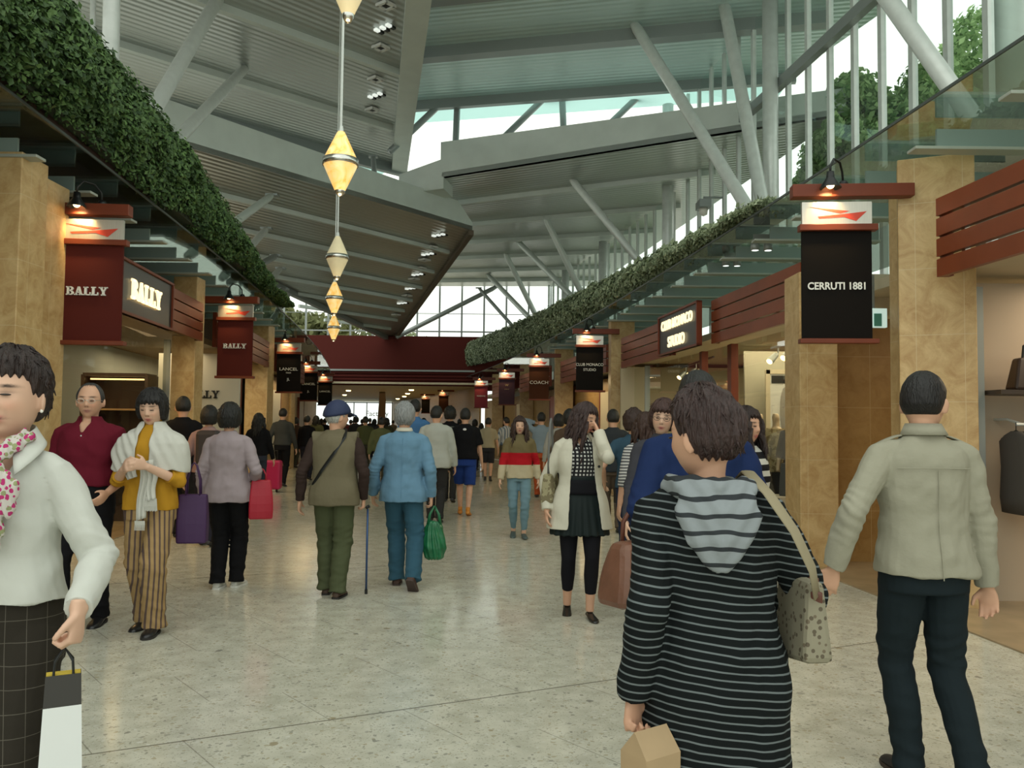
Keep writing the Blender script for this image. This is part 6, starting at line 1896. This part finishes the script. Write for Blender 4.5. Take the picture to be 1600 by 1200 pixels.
grn = empty('carrier_bag', (gb.x, gb.y, gb.z - 0.48)); tag(grn, 'crumpled green plastic carrier bag held by the grey-haired person', 'bag')
mb = MB(); v, f = ring_loft([(0, 0, 0.0, 0.05, 0.04), (0, 0, 0.02, 0.085, 0.06), (0, 0, 0.10, 0.105, 0.07), (0.0, 0, 0.2, 0.10, 0.055), (0, 0, 0.29, 0.075, 0.035), (0, 0, 0.33, 0.06, 0.02)], 28); mb.add(v, f)
me = remeshed(mb, 0.008, 1); co = co_of(me); nn = normals_of(me); an = np.arctan2(co[:, 1], co[:, 0])
co += nn * (0.007 * np.sin(an * 9 + co[:, 2] * 20) + 0.006 * vnoise(co, 30, 2))[:, None]; set_co(me, co)
GRM = mat('green_plastic', (0.012, 0.14, 0.055), rough=0.3, var=0.3, vscale=14)
link_mesh('bag_body', me, GRM, grn, True)
for s in (-1, 1): MB().tube([(s * 0.055, 0, 0.31), (s * 0.04, 0, 0.40), (0.0, 0.005 * s, 0.475)], [0.016, 0.012, 0.010], 8, flat=((0, 1, 0), 0.4)).build('handle', GRM, grn, True)

# ================================================================== 11 woman in the cream coat on the phone
F_HOUND = fabric('houndstooth_cloth', (0.55, 0.55, 0.52), (0.02, 0.02, 0.022), 'check', 0.030)
F_CREAM = fabric('cream_coat_cloth', (0.58, 0.56, 0.46), bump=0.25)
F_SKIRT = fabric('black_skirt_cloth', (0.013, 0.020, 0.020), bump=0.1, rough=0.5)
F_LEGG = fabric('black_leggings_cloth', (0.010, 0.010, 0.013), bump=0.1)
coatargs = dict(feet=((0.075, -0.10, 0, 8, 0), (-0.085, 0.10, 0.01, -6, 12)), hands=((0.125, -0.12, 1.475), (-0.27, -0.04, 0.84)), elbows=((0.45, -0.3, -1.6), (-0.5, 0.8, 0)), palm=((-1, 0.3, 0.1), (1, 0, 0)), curls=(0.7, 0.4))
r11, J11, H11, T11 = person('long-haired woman on the phone in a cream coat, houndstooth top and black skirt', gz(905, 963), 1.62, 2, vox=0.007, fem=1, head=(48, 12, 4), hair='long', hair_c=(0.040, 0.022, 0.020),
    top=('houndstooth_top', F_HOUND), bottom=('skirt', F_SKIRT, 0.655, 0.06), shoes=(mat('black_flat_shoe', (0.015, 0.014, 0.012), rough=0.25), None, 'flat'), hem=0.97, top_ease=0.010, sleeve=0.3, cut=vneck(1.35, 0.06), skin=0, **coatargs)
lg = MB()
for i in (0, 1):
    hip, knee, ank = J11['hip', i], J11['knee', i], J11['ank', i]
    lg.tube([hip, hip.lerp(knee, 0.5), knee, knee.lerp(ank, 0.35) + Vector((0, 0.012, 0)), knee.lerp(ank, 0.72)], [0.088, 0.078, 0.058, 0.058, 0.044], 16)
me = remeshed(lg, 0.008, 2); link_mesh('leggings', me, F_LEGG, r11, True)
def sleeves_and_shell(J, T, e, hem, fl, girth=1.0, sw=1.0, sl=0.98):
    mb = MB(); rg = []
    for z in np.linspace(hem, 1.45, 22):
        rx, ry, cy = prof(z); c_ = T((0, cy, z)); k = 1 if z < 1.38 else max(.4, 1 - (z - 1.38) / .12)
        rg.append((c_.x, c_.y, z, rx * girth + e * k + fl * max(0, 1.05 - z) / 0.4, ry * girth + e * k + 0.7 * fl * max(0, 1.05 - z) / 0.4))
    v, f = ring_loft(rg, 32); mb.add(v, f)
    for i, sd in ((0, 1), (1, -1)):
        sh, el, wr = J['sh', i], J['el', i], J['wr', i]
        pts = [T((sd * 0.08, 0.005, 1.385)), T((sd * 0.13 * sw, 0.005, 1.378)), sh, sh.lerp(el, 0.4), el, el.lerp(wr, 0.4), el.lerp(wr, sl)]
        v, f = tube_geo(pts, [0.044, 0.052, 0.060, 0.059, 0.054, 0.052, 0.046], 16); mb.add(v, f)
        v, f = ell_geo(el, (0.053,) * 3, 14, 10); mb.add(v, f)
    return mb
mb = sleeves_and_shell(J11, T11, 0.026, 0.68, 0.085, sw=0.93)
me = remeshed(mb, 0.007, 3); co = co_of(me); nn = normals_of(me)
co += nn * (0.005 * vnoise(co * np.array([1, 1, .5]), 20, 3) + 0.004 * vnoise(co, 16, 7))[:, None]; set_co(me, co)
cut_mesh(me, co, lambda x, y, z: ((y < -0.02) & (x > -0.075 - 0.06 * (1.3 - z)) & (x < 0.085 + 0.12 * np.clip(1.3 - z, 0, 1)) & (z < 1.43)) | (z < 0.70))
o = link_mesh('coat', me, F_CREAM, r11, True); md = o.modifiers.new('thickness', 'SOLIDIFY'); md.thickness = 0.008
collar(r11, T11, F_CREAM, r=0.078, h=0.02, gap=0.75, z=1.44, flare_=0.035)
for z in (1.29, 1.20): v, f = ell_geo(T11((0.135, -0.125, z)), (0.011, 0.006, 0.011), 10, 6); MB().add(v, f).build('button', M_DARK, r11, True)
v, f = ring_loft([(0, 0.0, z, 0.150 + a_, 0.104 + a_) for z, a_ in ((0.975, 0.020), (1.0, 0.0185), (1.07, 0.017), (1.09, 0.012))], 32); MB().add(v, f).build('waistband', F_LEGG, r11, True)
ph = MB().box((0, 0, 0), (0.012, 0.05, 0.11)).build('mobile_phone', M_DARK, None, bevel=0.004); w_ = world_of(r11, H11 @ Vector((0.098, -0.03, -0.03))); ph.location = w_; ph.rotation_euler = (0.2, 0.1, 0.9)
tag(ph, 'dark mobile phone held at the ear of the long-haired woman', 'phone')
sb_ = world_of(r11, (-0.235, 0.05, 0.86))
sbag = tote('beige patterned shoulder bag under the arm of the woman in the cream coat', (sb_.x, sb_.y, 0.86), 0.22, 0.09, 0.22, fabric('beige_canvas', (0.33, 0.30, 0.18), (0.2, 0.17, 0.1), 'camo', 22), rz=70, handles=1, hh=0.42, hm=mat('grey_strap', (0.14, 0.14, 0.13), rough=0.7), name='shoulder_bag', mw=0.010)

# ================================================================== 12 man in navy, mostly hidden
F_NAVY = fabric('navy_blazer_cloth', (0.013, 0.026, 0.085), bump=0.2)
r12, J12, H12, T12 = person('man in a navy blazer, mostly hidden behind the woman in the striped tunic', at(1090, 3.75), 1.69, 180, vox=0.009, fem=0, head=(-6, 0, 0),
    feet=((0.07, -0.1, 0, 5, 0), (-0.08, 0.1, 0, -5, 0)), hands=((0.22, -0.06, 0.93), (-0.27, -0.05, 0.84)), hair='short', hair_c=(0.012, 0.013, 0.014), top=('blazer', F_NAVY), bottom=('trousers', F_BLACKT), shoes=(SH_BLACK, SOLE_D), hem=0.80, top_ease=0.030, girth=1.08, sw=1.08)
bp = world_of(r12, J12['wr', 0] + Vector((0.01, -0.01, -0.10)))
bb = tote('large brown leather holdall carried low beside the woman in the striped tunic', (P(1000, 700, 3.62).x, 3.62, 0.69), 0.36, 0.17, 0.27, mat('brown_leather', (0.17, 0.075, 0.045), rough=0.35, var=0.2, vscale=8, bump=0.2, bscale=20), rz=35, taper=0.72, hh=0.17, hm=mat('brown_leather_dark', (0.12, 0.04, 0.025), rough=0.35), name='leather_holdall', bev=0.03, mw=0.010, sag=0.06)

# ================================================================== 13 woman in striped tunic, foreground
F_STR = fabric('black_striped_jersey', (0.0075, 0.010, 0.0105), (0.14, 0.165, 0.17), 'stripes', 0.0228, width=0.22, bump=0.15, tilt=-0.10)
r13, J13, H13, T13 = person('woman in the foreground seen from behind in a long black tunic with thin grey stripes', at(1112, 2.24), 1.535, 176, vox=0.0055, fem=1,
    feet=((0.07, -0.08, 0, 5, 0), (-0.08, 0.08, 0, -5, 0)), hands=((0.235, 0.09, 0.835), (-0.15, -0.24, 0.99)), elbows=((0.0, 1.0, 0), (-1.0, 0.5, -0.3)), palm=((-0.6, 0.5, 0), (1, 0.2, 0)), curls=(1.1, 0.8),
    head=(46, 3, 3), hair='wavy_short', hair_c=(0.045, 0.030, 0.020), top=('striped_tunic', F_STR), bottom=('trousers', F_BLACKT), shoes=(SH_BLACK, SOLE_D), hem=0.635, top_ease=0.030, flare=0.012, girth=1.08, skin=0, roll=(0.02, 0))
F_HOOD = fabric('grey_striped_hood', (0.26, 0.29, 0.305), (0.035, 0.04, 0.045), 'stripes', 0.045, width=0.27, bump=0.3, wobble=0.09)
mb = MB()
v, f = tube_geo([T13(p) for p in ((0.085, -0.06, 1.43), (0.115, 0.01, 1.435), (0.09, 0.085, 1.43), (0, 0.12, 1.42), (-0.09, 0.085, 1.43), (-0.115, 0.01, 1.435), (-0.085, -0.06, 1.43))], [0.022, 0.03, 0.036, 0.04, 0.036, 0.03, 0.022], 14); mb.add(v, f)
v, f = tube_geo([T13(p) for p in ((0, 0.115, 1.43), (0.0, 0.15, 1.36), (0.0, 0.165, 1.29), (-0.01, 0.165, 1.235), (-0.012, 0.16, 1.205))], [0.10, 0.118, 0.095, 0.055, 0.02], 20, True, ((0, 1, 0), 0.30)); mb.add(v, f)
me = remeshed(mb, 0.006, 3); co = co_of(me); nn = normals_of(me)
co += nn * (np.sin(co[:, 2] * 80 - np.abs(co[:, 0]) * 110 + 2.0 * vnoise(co, 14, 3)) * 0.0035 + 0.004 * vnoise(co, 16, 1))[:, None]; set_co(me, co)
link_mesh('hood', me, F_HOOD, r13, True)
# shoulder bag with long strap
F_MONO = fabric('monogram_canvas', (0.27, 0.25, 0.18), (0.12, 0.10, 0.07), 'floral', 60, width=0.34, c3=(0.16, 0.13, 0.09), rough=0.6)
sbp = world_of(r13, (-0.255, 0.0, 0.70))
hb = empty('shoulder_bag', (sbp.x, sbp.y, 0), math.radians(-84)); tag(hb, 'olive monogram shoulder bag on a beige strap, worn by the woman in the striped tunic', 'bag')
s13 = r13.scale[0]
z0 = 0.83
mb = MB().add([(-0.10, -0.04, z0), (0.11, -0.04, z0 + .03), (0.11, 0.04, z0 + .03), (-0.10, 0.04, z0), (-0.095, -0.022, z0 + 0.23), (0.095, -0.022, z0 + 0.23), (0.095, 0.022, z0 + 0.23), (-0.095, 0.022, z0 + 0.23)],
              [(0, 1, 5, 4), (1, 2, 6, 5), (2, 3, 7, 6), (3, 0, 4, 7), (4, 5, 6, 7), (3, 2, 1, 0)])
mb.build('bag_body', F_MONO, hb, bevel=0.015)
sh_w = world_of(r13, T13((-0.105, 0.0, 1.455)))
Ri = Matrix.Rotation(-hb.rotation_euler[2], 3, 'Z')
def loc_(p): return Ri @ (Vector(p) - Vector((sbp.x, sbp.y, 0)))
def wp(x, y, z): return loc_(world_of(r13, (x, y, z)))
MB().tube([wp(-0.09, -0.09, 1.43), wp(-0.105, 0.0, 1.475), wp(-0.14, 0.11, 1.42), wp(-0.20, 0.155, 1.32), wp(-0.245, 0.16, 1.22), wp(-0.268, 0.12, 1.14)], 0.021, 10, flat=((0, 0, 1), 0.2)).build('beige_strap', fabric('beige_webbing', (0.30, 0.26, 0.17)), hb, True)
MB().tube([wp(-0.266, 0.125, 1.15), wp(-0.28, 0.08, 1.09), wp(-0.285, 0.03, z0 / s13 + 0.23 / s13)], 0.014, 10, flat=((0, 0, 1), 0.3)).build('leather_tab', mat('brown_leather_dark', (0.12, 0.04, 0.025)), hb, True)
wl = world_of(r13, J13['wr', 0] + Vector((0.0, -0.01, -0.085)))
kb = empty('paper_bag', (wl.x + 0.03, wl.y - 0.09, wl.z - 0.235), math.radians(35)); tag(kb, 'small brown kraft paper bag held by the woman in the striped tunic', 'bag')
KR = mat('kraft_paper', (0.42, 0.30, 0.17), rough=0.7, var=0.06, vscale=10)
MB().add([(-0.055, -0.045, 0), (0.055, -0.045, 0), (0.055, 0.045, 0), (-0.055, 0.045, 0), (-0.058, -0.045, 0.21), (0.058, -0.045, 0.21), (0.058, 0.045, 0.21), (-0.058, 0.045, 0.21), (-0.055, 0.0, 0.265), (0.055, 0.0, 0.265)],
         [(0, 1, 5, 4), (1, 2, 6, 5), (2, 3, 7, 6), (3, 0, 4, 7), (3, 2, 1, 0), (4, 5, 9, 8), (7, 8, 9, 6), (5, 6, 9), (4, 8, 7)]).build('bag_body', KR, kb)
MB().box((0.0, -0.0475, 0.09), (0.012, 0.003, 0.12)).build('red_print', mat('faded_red_print', (0.42, 0.10, 0.06), rough=0.7), kb)
MB().box((0.0565, 0.0, 0.09), (0.003, 0.03, 0.09)).build('red_print', mat('faded_red_print', (0.4, 0.1, 0.06)), kb)

# ================================================================== 14 man in khaki jacket
F_KHAKI = fabric('khaki_jacket_cloth', (0.335, 0.325, 0.25), bump=0.35)
F_SLATE = fabric('slate_jeans_cloth', (0.014, 0.022, 0.026), bump=0.25)
r14, J14, H14, T14 = person('man seen from behind in a light khaki jacket and dark jeans, walking at the right', at(1440, 3.5), 1.68, 180, vox=0.006, fem=0,
    feet=((0.055, -0.06, 0, 6, 0), (-0.115, 0.12, 0.03, -10, 24)), hands=((0.40, 0.05, 0.885), (-0.275, -0.01, 0.80)), elbows=((0.5, 0.8, 0.1), (-0.6, 0.6, 0)), palm=((-0.2, -0.6, -0.4), (0.6, 0.8, 0)), curls=(0.35, 0.5),
    head=(-42, 2, 0), hair='short', hair_c=(0.012, 0.010, 0.009), top=('jacket', F_KHAKI), bottom=('trousers', F_SLATE), shoes=(mat('dark_trainer', (0.02, 0.018, 0.018), rough=0.6), mat('trainer_sole', (0.05, 0.035, 0.025), rough=0.8)),
    hem=0.865, top_ease=0.028, flare=0.012, girth=1.0, sw=1.02, trouser_w=1.05, skin=0)
collar(r14, T14, F_KHAKI, r=0.066, h=0.032, gap=0.5, z=1.458, flare_=0.030)
glasses(r14, H14, M_DARK, 0.019)
for sd in (1, -1):
    sheet('epaulette', lambda u, v, sd=sd: T14((sd * (0.085 + 0.11 * v), -0.022 + 0.044 * u, 1.443 - 0.043 * v ** 1.4)), 4, 8, F_KHAKI, r14, 0.006)
def backy(z): rx, ry, cy = prof(z); return cy + ry * 1.02 + 0.030 + 0.012 * max(0, 1.05 - z) / 0.4
MB().tube([T14((0.0, backy(z) + 0.001, z)) for z in np.linspace(0.86, 1.30, 12)], 0.0022, 5).build('back_seam', F_KHAKI, r14)
MB().tube([T14((x_, 0.001 + (backy(1.31)) * math.sqrt(1 - (abs(x_) / 0.198) ** 2.3) + 0.003, 1.31 - 0.02 * abs(x_))) for x_ in np.linspace(-0.15, 0.15, 16)], 0.0022, 5).build('yoke_seam', F_KHAKI, r14)

# ================================================================== middle distance people
def far(label, px, d, H, yaw, c_top, c_bot, hair='short', hc=(0.012, 0.011, 0.010), fem=0, vox=0.014, topn='shirt', bot='trousers', sleeve=1.0, shoes=(0.02, 0.02, 0.02), hem=0.90, ease=0.02, girth=1.0, step=0.1, hands=None, elbows=None, skin=0, head=(0, 0, 0), topm=None, botm=None, skirt=None, group=None, flare=0.01, side=1):
    tm = topm or fabric('cloth_%02d_%02d_%02d' % tuple(int(99 * c) for c in c_top), c_top)
    bm_ = botm or fabric('cloth_%02d_%02d_%02d' % tuple(int(99 * c) for c in c_bot), c_bot)
    sm = mat('shoe_%02d_%02d_%02d' % tuple(int(99 * c) for c in shoes), shoes, rough=0.5)
    b = (bot, bm_) if not skirt else ('skirt', bm_, skirt[0], skirt[1])
    return person(label, at(px, d), H, yaw, vox=vox, fem=fem, feet=((0.07, -step * side, 0, 5, 0), (-0.07, step * side, 0.02, -5, 12)), hands=hands or ((0.27, -0.03 + 0.08 * side, 0.82), (-0.27, -0.03 - 0.08 * side, 0.82)), elbows=elbows,
                  head=head, hair=hair, hair_c=hc, top=(topn, tm), bottom=b, shoes=(sm,), hem=hem, top_ease=ease, sleeve=sleeve, girth=girth, skin=skin, group=group, flare=flare)
BL = (0.008, 0.008, 0.0095)
r7, J7, H7, T7 = far('man from behind in a black t-shirt with a white motif, blue shorts and orange shoes', 727, 13.4, 1.70, 180, BL, (0.02, 0.05, 0.22), sleeve=0.5, bot='shorts', shoes=(0.6, 0.22, 0.02), step=0.14, girth=1.08, vox=0.013, ease=0.03)
v, f = ell_geo(T7((0.0, 0.145, 1.37)), (0.03, 0.01, 0.02), 14, 8); MB().add(v, f).build('shirt_motif', mat('white_print', (0.7, 0.7, 0.7), rough=0.7), r7, True)
far('man from behind in a pale grey shirt with rolled collar, left of the black t-shirt', 682, 12.4, 1.71, 180, (0.42, 0.44, 0.40), (0.03, 0.03, 0.03), ease=0.035, head=(-25, 0, 0), hem=0.80, girth=1.08, vox=0.013)
far('man in a bright blue shirt half hidden behind the grey-haired person', 648, 13.0, 1.82, 180, (0.06, 0.16, 0.34), (0.02, 0.02, 0.03))
F_BANDS = fabric('banded_knit', (0.16, 0.13, 0.065), (0.42, 0.012, 0.02), 'bands', (1.20, 1.03), c3=(0.5, 0.44, 0.30))
far('young long-haired woman in an olive and red banded sweater and light jeans, facing the camera', 812, 10.8, 1.55, 2, BL, (0.16, 0.27, 0.33), hair='long', hc=(0.035, 0.018, 0.014), fem=1, vox=0.0105, topm=F_BANDS, shoes=(0.06, 0.09, 0.09), hem=0.84, ease=0.028, step=0.08, skin=2, bot='leggings', topn='sweater')
far('man from behind in dark clothes, just right of the woman in the cream coat', 958, 11.5, 1.67, 180, (0.03, 0.035, 0.04), (0.10, 0.075, 0.055), step=0.12, hem=0.84, ease=0.03)
tote('black briefcase bag hanging beside the man in dark clothes', Vector(at(977, 11.2)) + Vector((0, 0, 0.42)), 0.30, 0.10, 0.32, M_DARK, rz=20, hh=0.25)
far('person with wavy hair in a denim-blue t-shirt, bare forearm, above the brown holdall', 990, 8.2, 1.60, 175, (0.035, 0.075, 0.11), (0.02, 0.03, 0.06), sleeve=0.5, vox=0.012, hair='puffy', hc=(0.03, 0.016, 0.012), hands=((0.30, -0.1, 0.95), (-0.27, -0.03, 0.82)))
F_THIN = fabric('thin_striped_jersey', (0.50, 0.50, 0.48), (0.05, 0.05, 0.06), 'stripes', 0.028, width=0.4)
far('woman with wavy brown hair in a finely striped top, beside the navy blazer', 1008, 7.4, 1.56, 190, BL, (0.02, 0.02, 0.03), hair='long', hc=(0.045, 0.022, 0.016), fem=1, vox=0.011, topm=F_THIN, sleeve=0.8, skin=0)
r15, J15, H15, T15 = far('woman in dark-framed glasses looking to the left, seen over the navy shoulder', 1034, 5.9, 1.63, 0, (0.05, 0.05, 0.06), (0.02, 0.02, 0.03), hair='bowl', hc=(0.05, 0.022, 0.018), fem=1, vox=0.0095, head=(-14, 4, 6), skin=2)
glasses(r15, H15, M_DARK, 0.021)
F_BW = fabric('bold_striped_knit', (0.55, 0.55, 0.50), (0.012, 0.012, 0.014), 'stripes', 0.085, width=0.52)
far('woman with long brown hair in a bold black and white striped sweater at the right', 1166, 5.4, 1.57, 40, BL, (0.02, 0.02, 0.02), hair='long', hc=(0.025, 0.013, 0.010), fem=1, vox=0.010, topm=F_BW, skin=0, topn='sweater', ease=0.03)
far('man from behind in a light blue shirt and orange trousers, hand raised to the ear', 846, 16.8, 1.70, 180, (0.22, 0.28, 0.33), (0.42, 0.09, 0.03), hands=((0.12, -0.05, 1.5), (-0.27, -0.03, 0.82)), elbows=((1, 0.3, -0.6), (-0.4, 0.8, 0)), vox=0.015)
far('dark-haired person in a pale grey top between the orange trousers and the cream coat', 873, 15.0, 1.64, 180, (0.35, 0.34, 0.30), (0.03, 0.03, 0.03), hair='bowl', vox=0.015, fem=1)
far('person in an olive-brown jacket just left of the long-haired woman', 890, 12.6, 1.68, 180, (0.09, 0.06, 0.04), (0.03, 0.03, 0.03), hair='bowl', vox=0.014)
far('man from behind in a beige polo shirt and dark shorts, far down the mall', 763, 21.5, 1.62, 180, (0.36, 0.32, 0.22), (0.03, 0.03, 0.035), sleeve=0.5, bot='shorts', vox=0.018)
far('man looking left in a white striped shirt, right of the beige polo', 791, 23.5, 1.66, 200, (0.40, 0.44, 0.46), (0.10, 0.09, 0.06), vox=0.018, head=(30, 0, 0), topm=fabric('blue_striped_shirt', (0.45, 0.48, 0.50), (0.12, 0.17, 0.24), 'vstripes', 0.07, width=0.4))
far('man from behind in dark clothes with a white collar, standing by the left shop window', 286, 10.4, 1.75, 178, BL, (0.02, 0.02, 0.02), hair='short', vox=0.012, ease=0.03, girth=1.08, head=(25, 0, 0))
far('black-haired woman with a pink top and backpack beside the lilac cardigan', 327, 9.8, 1.62, 185, (0.30, 0.20, 0.19), (0.02, 0.02, 0.03), hair='bowl', fem=1, vox=0.012)
bpk = tag(MB().box((0, 0, 0), (0.28, 0.15, 0.4)).build('backpack', mat('dark_backpack', (0.03, 0.025, 0.025), rough=0.7), bevel=0.05), 'dark backpack on the woman in the pink top', 'backpack'); bpk.location = Vector(at(327, 9.62)) + Vector((0, 0, 1.15))
far('woman in black walking beside the pink suitcase', 404, 15.2, 1.60, 180, BL, (0.03, 0.035, 0.05), hair='long', fem=1, vox=0.016)
far('man from behind in a dark grey sweater and black trousers, right of the pink suitcase', 442, 19.0, 1.76, 180, (0.045, 0.047, 0.045), BL, vox=0.016)
sc2 = empty('suitcase', at(424, 17.4)); tag(sc2, 'bright pink upright suitcase standing between two dark figures on the left', 'suitcase')
MB().box((0, 0, 0.36), (0.46, 0.24, 0.60)).build('shell', mat('pink_shell', (0.50, 0.012, 0.09), rough=0.4), sc2, bevel=0.04)
MB().tube([(-0.12, 0.08, 0.6), (-0.12, 0.08, 0.86), (0.12, 0.08, 0.86), (0.12, 0.08, 0.6)], 0.012, 6).build('pull_handle', M_DARK, sc2)
for sx in (-0.16, 0.16): MB().tube([(sx - 0.015, -0.05, 0.04), (sx + 0.015, -0.05, 0.04)], 0.04, 10).build('wheel', M_DARK, sc2)
far('man in black with a grey backpack between the grey shirt and the black t-shirt', 703, 15.6, 1.76, 180, BL, (0.03, 0.03, 0.03), hair='puffy', vox=0.016, head=(0, 0, 0))
bpk = tag(MB().box((0, 0, 0), (0.30, 0.16, 0.42)).build('backpack', mat('grey_backpack', (0.13, 0.13, 0.12), rough=0.7), bevel=0.05), 'grey backpack on the man in black beside the grey shirt', 'backpack'); bpk.location = Vector(at(701, 15.4)) + Vector((0, 0, 1.2))
# the distant crowd
crowd = [(480, 21, 1.62, 'black coat', BL), (462, 27, 1.6, 'dark brown jacket', (0.05, 0.03, 0.02)), (494, 26, 1.66, 'olive jacket', (0.06, 0.065, 0.03)), (508, 32, 1.62, 'black jacket', BL), (571, 23, 1.63, 'olive green coat', (0.07, 0.08, 0.035)),
         (556, 30, 1.68, 'charcoal jacket', (0.04, 0.04, 0.04)), (585, 34, 1.62, 'dark grey coat', (0.05, 0.05, 0.055)), (596, 18.5, 1.58, 'moss green jacket', (0.10, 0.11, 0.05)), (578, 41, 1.7, 'black cape', BL), (566, 46, 1.66, 'brown coat', (0.07, 0.04, 0.03)),
         (604, 27, 1.62, 'dark olive parka', (0.05, 0.055, 0.03)), (548, 38, 1.6, 'dark red top', (0.12, 0.02, 0.02)), (540, 52, 1.66, 'grey coat', (0.1, 0.1, 0.1)), (520, 44, 1.62, 'black top', BL), (502, 50, 1.7, 'brown jacket', (0.06, 0.04, 0.03)),
         (488, 40, 1.66, 'dark blue jacket', (0.02, 0.03, 0.06)), (614, 48, 1.64, 'beige jacket', (0.2, 0.17, 0.12)), (592, 56, 1.68, 'dark coat', BL), (662, 26, 1.62, 'black shirt', BL), (640, 36, 1.64, 'brown shirt', (0.08, 0.05, 0.035)),
         (718, 30, 1.64, 'black jacket', BL), (742, 27, 1.6, 'grey-blue shirt', (0.1, 0.13, 0.16)), (752, 34, 1.5, 'brown top', (0.1, 0.06, 0.04)), (830, 27, 1.6, 'cream top', (0.4, 0.36, 0.28)), (775, 38, 1.62, 'dark top', BL), (434, 25, 1.6, 'black jacket', BL), (530, 60, 1.65, 'dark jacket', BL), (552, 64, 1.66, 'long black coat', BL)]
ORD = {}
near_words = ['nearest', 'second nearest', 'third', 'fourth', 'fifth', 'sixth', 'seventh', 'eighth']
for i, (px, d, H, desc, c) in enumerate(crowd):
    k = ORD.get(desc, 0); ORD[desc] = k + 1
    where = 'left of the vest man' if px < 515 else ('between navy cap and grey hair' if px < 618 else ('beyond the grey shirt' if px < 700 else 'at the right by the shops'))
    lb = 'distant figure %d metres off in a %s, seen from behind, %s' % (int(d), desc, where)
    lb = 'tiny crowd figure in a %s %s%s' % (desc, where, '' if k == 0 else (', farther off' if k == 1 else ', %s such' % near_words[min(k, 7)]))
    far(lb, px, d, H, 180 + (i * 37) % 30 - 15, c, (0.02 + 0.02 * (i % 3), 0.02 + 0.02 * (i % 3), 0.03), vox=0.024, hair=['short', 'bowl', 'long', 'short'][i % 4], step=0.06 + 0.04 * (i % 3), side=1 if i % 2 else -1, group='distant crowd walking away', ease=0.03)

# ================================================================== mannequins in the right boutique
def mannequin(label, px, d, c, kind, rz):
    root = empty('mannequin', Vector(at(px, d)) + Vector((0, 0, 0.012)), math.radians(rz)); tag(root, label, 'mannequin', 'mannequins in the right boutique')
    mb = MB()
    rg = [(0, prof(z)[2], z, prof(z)[0] * 0.9, prof(z)[1] * 0.9) for z in np.linspace(0.82, 1.44, 12)]
    v, f = ring_loft(rg, 20); mb.add(v, f)
    v, f = tube_geo([(0, 0.01, 1.42), (0, 0.01, 1.52), (0, 0, 1.58), (0, 0, 1.63)], [0.05, 0.045, 0.05, 0.035], 14); mb.add(v, f)
    for sd in (1, -1):
        v, f = tube_geo([(sd * 0.1, 0, 1.38), (sd * 0.17, 0, 1.37), (sd * 0.24, 0.02, 1.1), (sd * 0.22, -0.1, 0.88)], [0.045, 0.045, 0.035, 0.025], 12); mb.add(v, f)
        v, f = tube_geo([(sd * 0.08, 0, 0.88), (sd * 0.09, 0, 0.45), (sd * 0.09, 0, 0.03)], [0.08, 0.05, 0.035], 12); mb.add(v, f)
    link_mesh('body', remeshed(mb, 0.014, 1), mat('mannequin_skin', (0.55, 0.42, 0.28), rough=0.4), root, True)
    mb = MB(); v, f = ring_loft([(0, prof(z)[2], z, prof(z)[0] + 0.02, prof(z)[1] + 0.02) for z in np.linspace(0.85, 1.43, 10)], 20); mb.add(v, f)
    for sd in (1, -1):
        v, f = tube_geo([(sd * 0.1, 0, 1.385), (sd * 0.17, 0, 1.37), (sd * 0.225, 0.01, 1.16), (sd * 0.235, -0.0, 1.05)], [0.055, 0.06, 0.055, 0.055], 12); mb.add(v, f)
    o = link_mesh('jacket', remeshed(mb, 0.014, 1), c, root, True)
    mb = MB(); v, f = ring_loft([(0, 0.01, z, 0.17 + 0.03 * (0.95 - z), 0.12) for z in (0.5, 0.7, 0.95)], 20); mb.add(v, f)
    mb.build('skirt', F_BLACKT if kind else F_VEST, root, True)
mannequin('headless mannequin in a dark top, leftmost in the boutique', 1187, 11.6, F_BLACKT, 1, -40)
mannequin('mannequin in a patterned brown jacket, middle of the boutique group', 1212, 11.2, fabric('camo_cloth', (0.16, 0.12, 0.06), (0.32, 0.27, 0.16), 'camo', 18), 1, -40)
mannequin('mannequin in a dark vest over a cream skirt, rightmost in the boutique', 1246, 10.6, F_BRN, 0, -40)
tote('dark display bag on the floor by the boutique mannequins', Vector(at(1236, 10.3)) + Vector((0, 0, 0.62)), 0.34, 0.14, 0.40, mat('charcoal_felt', (0.05, 0.055, 0.05), rough=0.8), rz=40, hh=0.12)
pl = MB().box((0, 0, 0.31), (0.7, 0.4, 0.62)).build('display_plinth', M_BEIGE, bevel=0.01); pl.location = Vector(at(1236, 10.3)) + Vector((0, 0, 0.0)); tag(pl, 'low beige display plinth under the dark felt bag in the boutique', 'plinth')
